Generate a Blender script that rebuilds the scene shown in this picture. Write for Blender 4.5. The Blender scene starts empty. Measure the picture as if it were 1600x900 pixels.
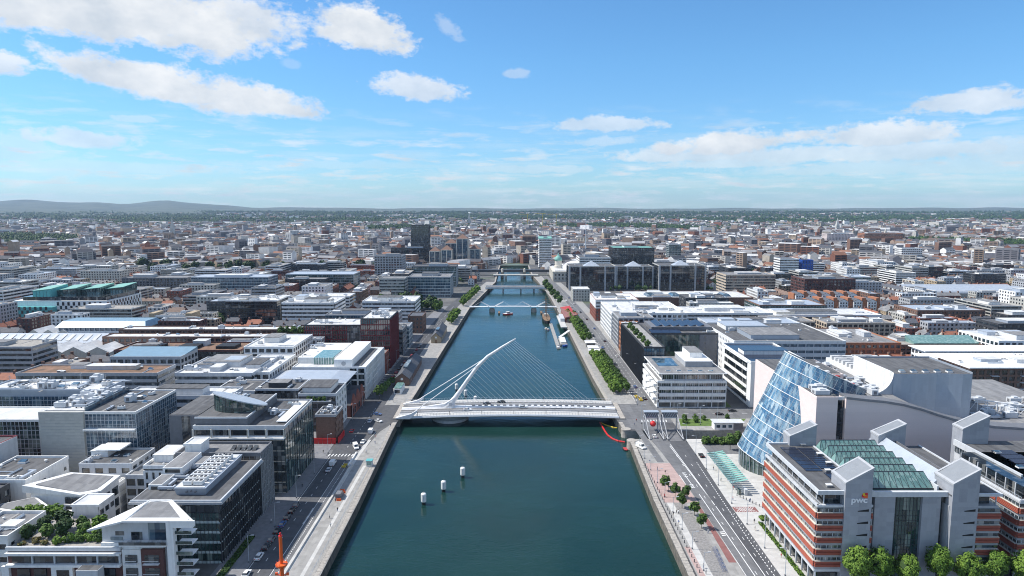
import bpy, bmesh, math, random
import numpy as np
from mathutils import Vector, Matrix
R = math.radians
sc = bpy.context.scene
COL = sc.collection
# ---------------------------------------------------------------- camera
EYE = 112.0                      # drone height above the quays, metres
PITCH = math.atan(128.0/1067.0)  # looking a little below the horizon, straight up the river (+Y)
cam_d = bpy.data.cameras.new('camera'); cam_d.lens = 24.0; cam_d.sensor_width = 36.0
cam_d.clip_start = 1.0; cam_d.clip_end = 60000
cam = bpy.data.objects.new('camera', cam_d); COL.objects.link(cam)
cam.location = (0, 0, EYE); cam.rotation_euler = (math.pi/2-PITCH, 0, 0)
sc.camera = cam
# ---------------------------------------------------------------- light
SUN_EL, SUN_AZ = R(50), R(-83)   # azimuth measured from +Y towards +X: the sun stands left, a touch ahead
sun_d = bpy.data.lights.new('sun', 'SUN'); sun_d.energy = 4.1; sun_d.angle = R(0.5); sun_d.color = (1, .955, .89)
sun = bpy.data.objects.new('sun', sun_d); COL.objects.link(sun)
to_sun = Vector((math.sin(SUN_AZ)*math.cos(SUN_EL), math.cos(SUN_AZ)*math.cos(SUN_EL), math.sin(SUN_EL)))
sun.rotation_euler = to_sun.to_track_quat('Z', 'Y').to_euler()
sun.location = (0, 0, 400)
vs = sc.view_settings
vs.view_transform = 'Standard'; vs.look = 'None'; vs.exposure = 0.45; vs.gamma = 1; vs.use_curve_mapping = False
sc.cycles.use_denoising = True
sc.cycles.max_bounces = 6; sc.cycles.diffuse_bounces = 4; sc.cycles.filter_width = 1.05; sc.cycles.glossy_bounces = 3
sc.cycles.transmission_bounces = 3; sc.cycles.volume_bounces = 0; sc.cycles.caustics_reflective = False
sc.cycles.use_adaptive_sampling = True; sc.cycles.adaptive_threshold = 0.015

def node(nt, typ, ins=None, **kw):
    n = nt.nodes.new(typ)
    for k, v in kw.items(): setattr(n, k, v)
    for k, v in (ins or {}).items():
        s = n.inputs[k]
        if isinstance(v, bpy.types.NodeSocket): nt.links.new(v, s)
        else: s.default_value = v
    return n
def mth(nt, op, a, b=None, c=None, clamp=False):
    n = nt.nodes.new('ShaderNodeMath'); n.operation = op; n.use_clamp = clamp
    for i, v in enumerate((a, b, c)):
        if v is None: continue
        if isinstance(v, bpy.types.NodeSocket): nt.links.new(v, n.inputs[i])
        else: n.inputs[i].default_value = v
    return n.outputs[0]
def ramp(nt, fac, stops):
    n = nt.nodes.new('ShaderNodeValToRGB'); e = n.color_ramp.elements
    while len(e) < len(stops): e.new(0.5)
    for i, (p, c) in enumerate(stops):
        e[i].position = p; e[i].color = (*c, 1) if len(c) == 3 else c
    nt.links.new(fac, n.inputs[0]); return n.outputs[0]
def mixc(nt, fac, a, b, blend='MIX'):
    n = nt.nodes.new('ShaderNodeMix'); n.data_type = 'RGBA'; n.blend_type = blend
    for i, v in ((0, fac), (6, a), (7, b)):
        if isinstance(v, bpy.types.NodeSocket): nt.links.new(v, n.inputs[i])
        elif i == 0: n.inputs[0].default_value = v
        else: n.inputs[i].default_value = (*v, 1) if len(v) == 3 else v
    return n.outputs[2]

# ---------------------------------------------------------------- sky: Nishita plus fair-weather cumulus by direction
world = bpy.data.worlds.new('World'); sc.world = world; world.use_nodes = True
nt = world.node_tree; nt.nodes.clear()
tc = node(nt, 'ShaderNodeTexCoord')
sky = node(nt, 'ShaderNodeTexSky', sky_type='NISHITA', sun_disc=False)
sky.sun_elevation = SUN_EL; sky.sun_rotation = SUN_AZ; sky.altitude = 100; sky.air_density = 1.0; sky.dust_density = 0.2; sky.ozone_density = 2.2
sep = node(nt, 'ShaderNodeSeparateXYZ', {0: tc.outputs['Generated']})
az = mth(nt, 'ARCTAN2', sep.outputs[0], sep.outputs[1])
el = mth(nt, 'ARCSINE', sep.outputs[2])
azel = node(nt, 'ShaderNodeCombineXYZ', {0: az, 1: mth(nt, 'MULTIPLY', el, 1.6), 2: 0.0}).outputs[0]
n1 = node(nt, 'ShaderNodeTexNoise', {'Vector': azel, 'Scale': 11.0, 'Detail': 9.0, 'Roughness': .58}).outputs[0]
n2 = node(nt, 'ShaderNodeTexNoise', {'Vector': azel, 'Scale': 42.0, 'Detail': 8.0, 'Roughness': .66}).outputs[0]
nz = mth(nt, 'ADD', mth(nt, 'MULTIPLY', mth(nt, 'SUBTRACT', n1, .5), 2.5), mth(nt, 'MULTIPLY', mth(nt, 'SUBTRACT', n2, .5), 2.4))
def deg2(px, py):                # direction (azimuth, elevation) of a cloud seen from the drone
    u, v = (px-800)/1067.0, (450-py)/1067.0
    y, z = math.cos(PITCH)+v*math.sin(PITCH), v*math.cos(PITCH)-math.sin(PITCH)
    return math.atan2(u, y), math.asin(z/math.sqrt(u*u+y*y+z*z))
clouds = [  # centre, half sizes (radians), tilt, weight
    (deg2(140, 18), .27, .056, -.03, 1.0), (deg2(370, 38), .10, .040, .03, .9), (deg2(560, 48), .078, .038, -.12, 1.0),
    (deg2(235, 132), .130, .034, -.18, .95), (deg2(400, 160), .095, .028, -.10, .95), (deg2(645, 140), .075, .020, -.07, .75), (deg2(700, 45), .022, .018, -.5, .30),
    (deg2(5, 102), .030, .018, 0, .8), (deg2(135, 220), .07, .014, -.05, .60), (deg2(20, 235), .06, .022, 0, .3), (deg2(945, 196), .085, .014, 0, .60),
    (deg2(1130, 228), .10, .022, .05, .92), (deg2(1060, 245), .11, .013, 0, .65), (deg2(1370, 214), .115, .020, .03, .8), (deg2(1525, 163), .065, .018, 0, .72),
    (deg2(1330, 240), .25, .018, 0, .62), (deg2(1590, 235), .06, .024, 0, .5), (deg2(1150, 255), .12, .010, 0, .5), (deg2(808, 116), .024, .009, 0, .35),
    (deg2(210, 186), .03, .006, 0, .35), (deg2(455, 101), .016, .009, 0, .2), (deg2(930, 222), .05, .010, 0, .35), (deg2(830, 265), .12, .008, 0, .33),
    (deg2(100, 262), .20, .012, 0, .25), (deg2(1450, 262), .25, .012, 0, .35), (deg2(520, 258), .16, .008, 0, .2)]
dens = None; under = None
for (a0, e0), ra, re, tl, wgt in clouds:
    da = mth(nt, 'SUBTRACT', az, a0); de = mth(nt, 'SUBTRACT', el, e0)
    de = mth(nt, 'ADD', de, mth(nt, 'MULTIPLY', da, -tl))
    dx = mth(nt, 'DIVIDE', da, ra); dy = mth(nt, 'DIVIDE', de, re)
    dyf = mth(nt, 'MULTIPLY', dy, mth(nt, 'ADD', 1.0, mth(nt, 'MULTIPLY', mth(nt, 'LESS_THAN', dy, 0.0), .45)))
    r2 = mth(nt, 'ADD', mth(nt, 'MULTIPLY', dx, dx), mth(nt, 'MULTIPLY', dyf, dyf))
    g = mth(nt, 'SUBTRACT', 1.0, mth(nt, 'SQRT', r2))
    amp = .55 if re > .02 else .75
    g = mth(nt, 'ADD', g, mth(nt, 'MULTIPLY', nz, amp))
    m = mth(nt, 'MULTIPLY', mth(nt, 'SMOOTH_MIN', mth(nt, 'MAXIMUM', mth(nt, 'MULTIPLY', g, 2.9), 0.0), 1.0, .25), wgt)
    u = mth(nt, 'MULTIPLY', m, mth(nt, 'MULTIPLY_ADD', dy, -.5, .5, clamp=True))
    dens = m if dens is None else mth(nt, 'MAXIMUM', dens, m)
    under = u if under is None else mth(nt, 'MAXIMUM', under, u)
# unseen cloud beside, above and behind the drone, thickened to add neutral fill light
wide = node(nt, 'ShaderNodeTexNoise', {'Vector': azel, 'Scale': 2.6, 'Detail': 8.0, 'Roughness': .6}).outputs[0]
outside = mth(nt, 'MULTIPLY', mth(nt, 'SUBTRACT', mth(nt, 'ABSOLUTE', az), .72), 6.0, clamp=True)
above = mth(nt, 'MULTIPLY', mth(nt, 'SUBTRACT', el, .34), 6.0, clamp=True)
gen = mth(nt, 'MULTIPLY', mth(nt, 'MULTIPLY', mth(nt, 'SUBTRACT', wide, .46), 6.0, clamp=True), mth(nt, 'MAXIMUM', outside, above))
# thin streaky layers low over the horizon, all round
streak_v = node(nt, 'ShaderNodeCombineXYZ', {0: mth(nt, 'MULTIPLY', az, 6.0), 1: mth(nt, 'MULTIPLY', el, 75.0), 2: 3.0}).outputs[0]
st = node(nt, 'ShaderNodeTexNoise', {'Vector': streak_v, 'Scale': 1.0, 'Detail': 7.0, 'Roughness': .62}).outputs[0]
low = mth(nt, 'MULTIPLY', mth(nt, 'SUBTRACT', .135, el), 9.0, clamp=True)
st = mth(nt, 'MULTIPLY', mth(nt, 'MULTIPLY', mth(nt, 'SUBTRACT', st, .49), 3.6, clamp=True), mth(nt, 'MULTIPLY', low, .7))
fv = node(nt, 'ShaderNodeCombineXYZ', {0: mth(nt, 'MULTIPLY', az, 15.0), 1: mth(nt, 'MULTIPLY', el, 85.0), 2: 8.0}).outputs[0]   # small flat cumuli near the horizon, all round
fn = node(nt, 'ShaderNodeTexNoise', {'Vector': fv, 'Scale': 1.0, 'Detail': 8.0, 'Roughness': .6}).outputs[0]
band = mth(nt, 'MULTIPLY', mth(nt, 'SUBTRACT', .145, el), 12.0, clamp=True)
fld = mth(nt, 'MULTIPLY', mth(nt, 'MULTIPLY', mth(nt, 'SUBTRACT', fn, .505), 6.0, clamp=True), mth(nt, 'MULTIPLY', band, .8))
under = mth(nt, 'MAXIMUM', under, mth(nt, 'MULTIPLY', fld, .55))
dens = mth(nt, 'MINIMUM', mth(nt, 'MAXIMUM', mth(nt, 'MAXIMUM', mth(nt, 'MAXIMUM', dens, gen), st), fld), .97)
SKY_S = 0.102
lit = node(nt, 'ShaderNodeTexNoise', {'Vector': azel, 'Scale': 16.0, 'Detail': 5.0, 'Roughness': .6}).outputs[0]
shade = mth(nt, 'ADD', mth(nt, 'MULTIPLY', under, .7), mth(nt, 'MULTIPLY_ADD', mth(nt, 'SUBTRACT', lit, .5), 2.0, .12), clamp=True)
ccol = mixc(nt, shade, (6.9, 7.0, 7.1), (4.2, 4.75, 5.4))
lowm = mth(nt, 'MULTIPLY', mth(nt, 'SUBTRACT', .20, el), 5.5, clamp=True)      # bluer, thinner light towards the horizon of a clear sea-air day
tint = mixc(nt, lowm, (.58, .95, 1.20), (.55, .82, 1.12))
skyc = mixc(nt, 1.0, sky.outputs[0], tint, 'MULTIPLY')
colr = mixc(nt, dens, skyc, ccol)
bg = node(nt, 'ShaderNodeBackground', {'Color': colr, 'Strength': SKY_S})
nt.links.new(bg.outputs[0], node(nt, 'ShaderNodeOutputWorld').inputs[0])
world.cycles.sampling_method = 'MANUAL'; world.cycles.sample_map_resolution = 256
# ---------------------------------------------------------------- materials
M = {}
def mat(name, col, rough=.7, metal=0., spec=.4, var=.0, vscale=.6, bump=0., bscale=4., col2=None, cell=None, cellc=None, streak=0.):
    m = bpy.data.materials.new(name); m.use_nodes = True
    nt = m.node_tree; b = nt.nodes['Principled BSDF']
    b.inputs['Roughness'].default_value = rough; b.inputs['Metallic'].default_value = metal
    b.inputs['Specular IOR Level'].default_value = spec
    c = None
    geo = node(nt, 'ShaderNodeNewGeometry')
    if var or col2:
        nz = node(nt, 'ShaderNodeTexNoise', {'Vector': geo.outputs['Position'], 'Scale': vscale, 'Detail': 6.0, 'Roughness': .65}).outputs[0]
        lo = tuple(v*(1-var) for v in col); hi = col2 or tuple(min(1, v*(1+var)) for v in col)
        c = ramp(nt, nz, [(.3, lo), (.7, hi)])
    if streak:
        mp = node(nt, 'ShaderNodeMapping', {'Vector': geo.outputs['Position'], 'Scale': (1.1, 1.1, .06)})
        s = node(nt, 'ShaderNodeTexNoise', {'Vector': mp.outputs[0], 'Scale': 1.0, 'Detail': 4.0}).outputs[0]
        c = mixc(nt, mth(nt, 'MULTIPLY', mth(nt, 'SUBTRACT', s, .5, clamp=True), streak*4), c or col, tuple(v*.55 for v in col))
    if cell:                      # blinds, tinted panes, plates: a value per cell of the real grid
        v = node(nt, 'ShaderNodeVectorMath', {0: geo.outputs['Position'], 1: cell}, operation='DIVIDE')
        f = node(nt, 'ShaderNodeVectorMath', {0: v.outputs[0]}, operation='FLOOR')
        w = node(nt, 'ShaderNodeTexWhiteNoise', {0: f.outputs[0]}).outputs[0]
        c = ramp(nt, w, cellc) if c is None else mixc(nt, .5, c, ramp(nt, w, cellc))
    if c is None: b.inputs['Base Color'].default_value = (*col, 1)
    else: nt.links.new(c, b.inputs['Base Color'])
    if bump:
        bn = node(nt, 'ShaderNodeTexNoise', {'Vector': geo.outputs['Position'], 'Scale': bscale, 'Detail': 5.0})
        bp = node(nt, 'ShaderNodeBump', {'Height': bn.outputs[0], 'Strength': bump, 'Distance': .1})
        nt.links.new(bp.outputs[0], b.inputs['Normal'])
    M[name] = m; return m
mat('white', (.82, .82, .805), .6, var=.07, vscale=.35, streak=.35)
mat('cream', (.62, .58, .50), .7, var=.1, vscale=.4, streak=.3)
mat('offwhite', (.73, .73, .715), .6, var=.1, vscale=.3, streak=.3)
mat('beige', (.50, .42, .33), .7, var=.12, streak=.3)
mat('stone', (.46, .45, .41), .65, var=.1, cell=(1.9, 50, .62), cellc=[(0, (.40, .40, .37)), (1, (.52, .51, .47))])
mat('grey', (.40, .41, .425), .6, var=.1, streak=.2)
mat('grey_light', (.57, .59, .61), .5, var=.08, streak=.25)
mat('grey_dark', (.165, .17, .185), .6, var=.15, streak=.2)
mat('pwc_clad', (.34, .355, .385), .5, var=.10, streak=.3, cell=(2.4, 2.4, 1.4), cellc=[(0, (.28, .295, .325)), (1, (.40, .415, .445))])
mat('tower_metal', (.27, .285, .30), .5, .2, var=.08)
mat('charcoal', (.05, .052, .058), .5, var=.2)
mat('brick_red', (.24, .085, .06), .8, var=.22, vscale=1.2, streak=.2)
mat('brick_brown', (.20, .12, .09), .8, var=.22, vscale=1.2, streak=.2)
mat('brick_dark', (.11, .05, .045), .8, var=.2, vscale=1.1)
mat('brick_orange', (.40, .17, .09), .8, var=.15, vscale=1.2)
mat('brick_yellow', (.42, .33, .22), .8, var=.15, vscale=1.2)
mat('terracotta', (.38, .105, .07), .55, var=.06)
mat('red_panel', (.20, .035, .04), .5, var=.12)
mat('teal_panel', (.12, .42, .42), .4, var=.1)
mat('pink_stone', (.77, .65, .61), .6, var=.05, vscale=.15, cell=(50, 3.0, 1.5), cellc=[(0, (.73, .615, .58)), (1, (.81, .685, .645))])
mat('zinc', (.42, .47, .54), .35, .3, var=.05, cell=(1.2, 1.2, 3.2), cellc=[(0, (.38, .43, .50)), (1, (.46, .52, .59))])
mat('metal_roof', (.45, .49, .54), .4, .2, var=.1, vscale=.3)
mat('blue_roof', (.22, .34, .42), .4, .2, var=.1, vscale=.3)
mat('felt', (.085, .087, .092), .9, var=.35, vscale=.28, col2=(.15, .15, .153), cell=(1.1, 9, 60), cellc=[(0, (.06, .061, .066)), (1, (.15, .15, .152))])
mat('felt_grey', (.19, .19, .195), .9, var=.35, vscale=.25, col2=(.29, .29, .29), cell=(1.2, 8, 60), cellc=[(0, (.15, .15, .155)), (1, (.29, .29, .29))])
mat('membrane', (.52, .53, .53), .7, var=.25, vscale=.2, col2=(.72, .72, .71), cell=(2.0, 10, 60), cellc=[(0, (.48, .48, .48)), (1, (.74, .74, .73))])
mat('gravel_roof', (.33, .31, .28), .95, var=.25, vscale=.4)
mat('sedum', (.16, .12, .08), .95, var=.4, vscale=.22, col2=(.30, .17, .11))
mat('slate', (.10, .105, .12), .75, var=.25, vscale=.5)
mat('tile_brown', (.20, .14, .11), .8, var=.25, vscale=.5)
mat('tile_red', (.32, .13, .08), .8, var=.2, vscale=.5)
mat('copper', (.20, .42, .36), .6, var=.15)
mat('asphalt', (.075, .077, .083), .9, var=.35, vscale=.35, col2=(.115, .117, .124), bump=.15, bscale=6, cell=(3.1, 17, 9), cellc=[(0, (.065, .067, .073)), (1, (.115, .117, .125))])
mat('asphalt_old', (.13, .135, .14), .9, var=.3, vscale=.4, col2=(.20, .20, .205), cell=(2.9, 13, 9), cellc=[(0, (.12, .122, .127)), (1, (.20, .20, .205))])
mat('paving', (.30, .29, .275), .85, var=.28, vscale=.3, cell=(1.2, 2.4, 9), cellc=[(0, (.25, .245, .23)), (1, (.38, .37, .35))])
mat('paving_dark', (.20, .20, .21), .85, var=.2, vscale=.3, cell=(1.2, 1.2, 9), cellc=[(0, (.17, .17, .18)), (1, (.25, .25, .255))])
mat('paving_white', (.50, .49, .465), .85, var=.2, vscale=.3, cell=(2.1, 1.4, 9), cellc=[(0, (.44, .43, .41)), (1, (.58, .57, .54))])
mat('cobble', (.25, .24, .23), .9, var=.3, vscale=1.4, bump=.3, bscale=5)
mat('pink_paving', (.42, .30, .27), .85, var=.15, vscale=.5, cell=(2.2, 1.1, 9), cellc=[(0, (.36, .26, .24)), (1, (.48, .36, .33))])
mat('red_lane', (.24, .11, .10), .9, var=.15, vscale=.4)
mat('granite', (.38, .35, .31), .85, var=.3, vscale=.9, bump=.3, bscale=2)
mat('wall_dark', (.10, .095, .085), .9, var=.4, vscale=.5, col2=(.20, .18, .15), bump=.4, bscale=1.5)
mat('paint', (.76, .76, .74), .7, var=.15, vscale=1.5)
mat('paint_yellow', (.70, .50, .06), .7)
mat('grass', (.10, .16, .035), .95, var=.35, vscale=.4)
mat('hedge_ground', (.06, .10, .025), .95, var=.35, vscale=.6)
mat('steel_white', (.80, .80, .80), .35, var=.08, vscale=.25, streak=.3)
mat('steel_light', (.45, .50, .55), .4, .3)
mat('steel_dark', (.06, .065, .075), .5, .2)
mat('black', (.014, .014, .016), .6)
mat('orange_paint', (.80, .13, .025), .4)
mat('red_paint', (.62, .03, .03), .45)
mat('yellow_paint', (.75, .55, .03), .4)
mat('blue_paint', (.02, .08, .35), .4)
mat('green_paint', (.04, .22, .14), .5)
mat('wood', (.22, .14, .08), .7, var=.2)
mat('skin', (.50, .32, .24), .6)
mat('cloth_dark', (.03, .035, .05), .8)
mat('cloth_light', (.55, .55, .55), .8)
mat('cloth_red', (.40, .05, .05), .8)
mat('cloth_blue', (.06, .12, .28), .8)
mat('bark', (.11, .085, .06), .9, var=.3, vscale=2)
mat('solar', (.018, .022, .04), .18, spec=.6)
mat('rubber', (.02, .02, .02), .8)
def glassy(name, cells, rough=.06, spec=.9, cellsize=(1.5, 1.5, 3.8)):
    mat(name, (.03, .04, .05), rough, spec=spec, cell=cellsize, cellc=cells)
    b = M[name].node_tree.nodes['Principled BSDF']; b.inputs['IOR'].default_value = 1.65
glassy('glass', [(0, (.016, .024, .03)), (.45, (.03, .045, .055)), (.7, (.07, .09, .10)), (.86, (.16, .17, .17)), (1, (.36, .36, .34))])
glassy('glass_dark', [(0, (.008, .011, .015)), (.6, (.018, .024, .03)), (.85, (.05, .06, .065)), (1, (.20, .20, .19))])
glassy('glass_green', [(0, (.015, .035, .035)), (.5, (.025, .06, .055)), (.8, (.04, .09, .085)), (.94, (.22, .27, .24))])
glassy('glass_teal', [(0, (.12, .24, .22)), (.6, (.16, .29, .265)), (1, (.24, .37, .34))], .12, .7, (1.3, 1.3, 1.3))
glassy('glass_blue', [(0, (.02, .045, .075)), (.5, (.04, .08, .12)), (.8, (.07, .13, .18)), (.95, (.22, .28, .30))])
glassy('glass_atrium', [(0, (.03, .08, .15)), (.3, (.05, .14, .24)), (.55, (.10, .21, .30)), (.78, (.22, .32, .38)), (1, (.40, .50, .54))], .07, .9, (1.1, 1.1, 60))
glassy('spandrel_glass', [(0, (.46, .54, .55)), (.6, (.54, .62, .62)), (1, (.62, .68, .68))], .2, .6)
def foliage(name, a, b):
    m = bpy.data.materials.new(name); m.use_nodes = True; nt = m.node_tree; bs = nt.nodes['Principled BSDF']
    oi = node(nt, 'ShaderNodeObjectInfo'); geo = node(nt, 'ShaderNodeNewGeometry')
    nz = node(nt, 'ShaderNodeTexNoise', {'Vector': geo.outputs['Position'], 'Scale': .9, 'Detail': 3.0}).outputs[0]
    k = mth(nt, 'ADD', mth(nt, 'MULTIPLY', geo.outputs['Random Per Island'], .55), mth(nt, 'MULTIPLY', nz, .45))
    k = mth(nt, 'ADD', k, mth(nt, 'MULTIPLY', mth(nt, 'SUBTRACT', oi.outputs['Random'], .5), .4), clamp=True)
    nt.links.new(ramp(nt, k, [(.15, a), (.85, b)]), bs.inputs['Base Color'])
    bs.inputs['Roughness'].default_value = .7; bs.inputs['Specular IOR Level'].default_value = .25
    M[name] = m
foliage('leaf', (.035, .075, .014), (.10, .17, .035))
foliage('leaf_bright', (.06, .125, .015), (.17, .27, .04))
foliage('leaf_dark', (.018, .042, .013), (.05, .09, .025))
foliage('leaf_dry', (.13, .11, .04), (.26, .21, .07))
# colour carried per building by a face attribute (paint, brick, slate of that house)
def attr_mat(name, rough):
    m = bpy.data.materials.new(name); m.use_nodes = True; nt = m.node_tree; b = nt.nodes['Principled BSDF']
    a = node(nt, 'ShaderNodeAttribute', attribute_name='tint'); geo = node(nt, 'ShaderNodeNewGeometry')
    nz = node(nt, 'ShaderNodeTexNoise', {'Vector': geo.outputs['Position'], 'Scale': .15, 'Detail': 5.0}).outputs[0]
    nt.links.new(mixc(nt, 1.0, a.outputs[0], ramp(nt, nz, [(.3, (.8, .8, .8)), (.7, (1.1, 1.1, 1.1))]), 'MULTIPLY'), b.inputs['Base Color'])
    b.inputs['Roughness'].default_value = rough; b.inputs['Specular IOR Level'].default_value = .3; M[name] = m
attr_mat('tinted', .8)
# water: dark green-blue estuary, wind ripples, slick streaks
m = bpy.data.materials.new('water'); m.use_nodes = True; nt = m.node_tree; b = nt.nodes['Principled BSDF']
geo = node(nt, 'ShaderNodeNewGeometry')
big = node(nt, 'ShaderNodeTexNoise', {'Vector': geo.outputs['Position'], 'Scale': .018, 'Detail': 5.0, 'Roughness': .6}).outputs[0]
nt.links.new(ramp(nt, big, [(.3, (.006, .028, .025)), (.7, (.011, .042, .036))]), b.inputs['Base Color'])
b.inputs['Roughness'].default_value = .12; b.inputs['IOR'].default_value = 1.33; b.inputs['Specular IOR Level'].default_value = .5
w1 = node(nt, 'ShaderNodeMapping', {'Vector': geo.outputs['Position'], 'Scale': (.55, .9, 1), 'Rotation': (0, 0, .5)})
r1 = node(nt, 'ShaderNodeTexNoise', {'Vector': w1.outputs[0], 'Scale': .9, 'Detail': 4.0, 'Roughness': .55, 'Distortion': .4}).outputs[0]
r2 = node(nt, 'ShaderNodeTexNoise', {'Vector': w1.outputs[0], 'Scale': .16, 'Detail': 3.0}).outputs[0]
slick = ramp(nt, big, [(.40, (.45, .45, .45)), (.6, (1, 1, 1))])
nt.links.new(mth(nt, 'MULTIPLY_ADD', slick, .14, .05), b.inputs['Roughness'])
hgt = mth(nt, 'MULTIPLY', mth(nt, 'ADD', mth(nt, 'MULTIPLY', r1, .45), r2), slick)
bp = node(nt, 'ShaderNodeBump', {'Height': hgt, 'Strength': .4, 'Distance': .5})
nt.links.new(bp.outputs[0], b.inputs['Normal']); M['water'] = m
mat('hill_land', (.08, .11, .085), .95, var=.4, vscale=.003, col2=(.13, .15, .11))
# open ground of the city: grey streets and yards near, turning to gardens, parks and fields far away
m = bpy.data.materials.new('city_ground'); m.use_nodes = True; nt = m.node_tree; b = nt.nodes['Principled BSDF']
geo = node(nt, 'ShaderNodeNewGeometry')
na = node(nt, 'ShaderNodeTexNoise', {'Vector': geo.outputs['Position'], 'Scale': .03, 'Detail': 8.0, 'Roughness': .7}).outputs[0]
nb = node(nt, 'ShaderNodeTexNoise', {'Vector': geo.outputs['Position'], 'Scale': .0035, 'Detail': 7.0, 'Roughness': .65}).outputs[0]
grey = ramp(nt, na, [(.3, (.05, .05, .055)), (.5, (.095, .095, .095)), (.72, (.19, .185, .175))])
green = ramp(nt, nb, [(.3, (.028, .05, .02)), (.5, (.05, .085, .03)), (.62, (.10, .14, .05)), (.75, (.17, .17, .09))])
sp = node(nt, 'ShaderNodeSeparateXYZ', {0: geo.outputs['Position']})
far = mth(nt, 'MULTIPLY', mth(nt, 'SUBTRACT', sp.outputs[1], 1800.0), 1/3000.0, clamp=True)
parks = mth(nt, 'MULTIPLY', mth(nt, 'SUBTRACT', nb, .54), 12.0, clamp=True)
nt.links.new(mixc(nt, mth(nt, 'MAXIMUM', far, mth(nt, 'MULTIPLY', parks, .7)), grey, green), b.inputs['Base Color'])
b.inputs['Roughness'].default_value = .95; M['city_ground'] = m
# ---------------------------------------------------------------- image pixel to world helpers
CP, SP = math.cos(PITCH), math.sin(PITCH)
def ray(x, y):
    u, v = (x-800)/1067.0, (y-450)/1067.0
    return u, CP-v*SP, -(SP+v*CP)
def site(x, y, z=0.):            # plan position of an image pixel cast onto the plane at height z
    r = ray(x, y); t = (z-EYE)/r[2]; return r[0]*t, r[1]*t
def onY(x, y, Y):                # (X, Z) of an image pixel cast onto a facade plane at distance Y
    r = ray(x, y); t = Y/r[1]; return r[0]*t, EYE+r[2]*t
def onX(x, y, X):
    r = ray(x, y); t = X/r[0]; return r[1]*t, EYE+r[2]*t
def scale_at(Y): return 1067.0/max(Y, 1)*.99      # image pixels per metre at distance Y
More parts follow.
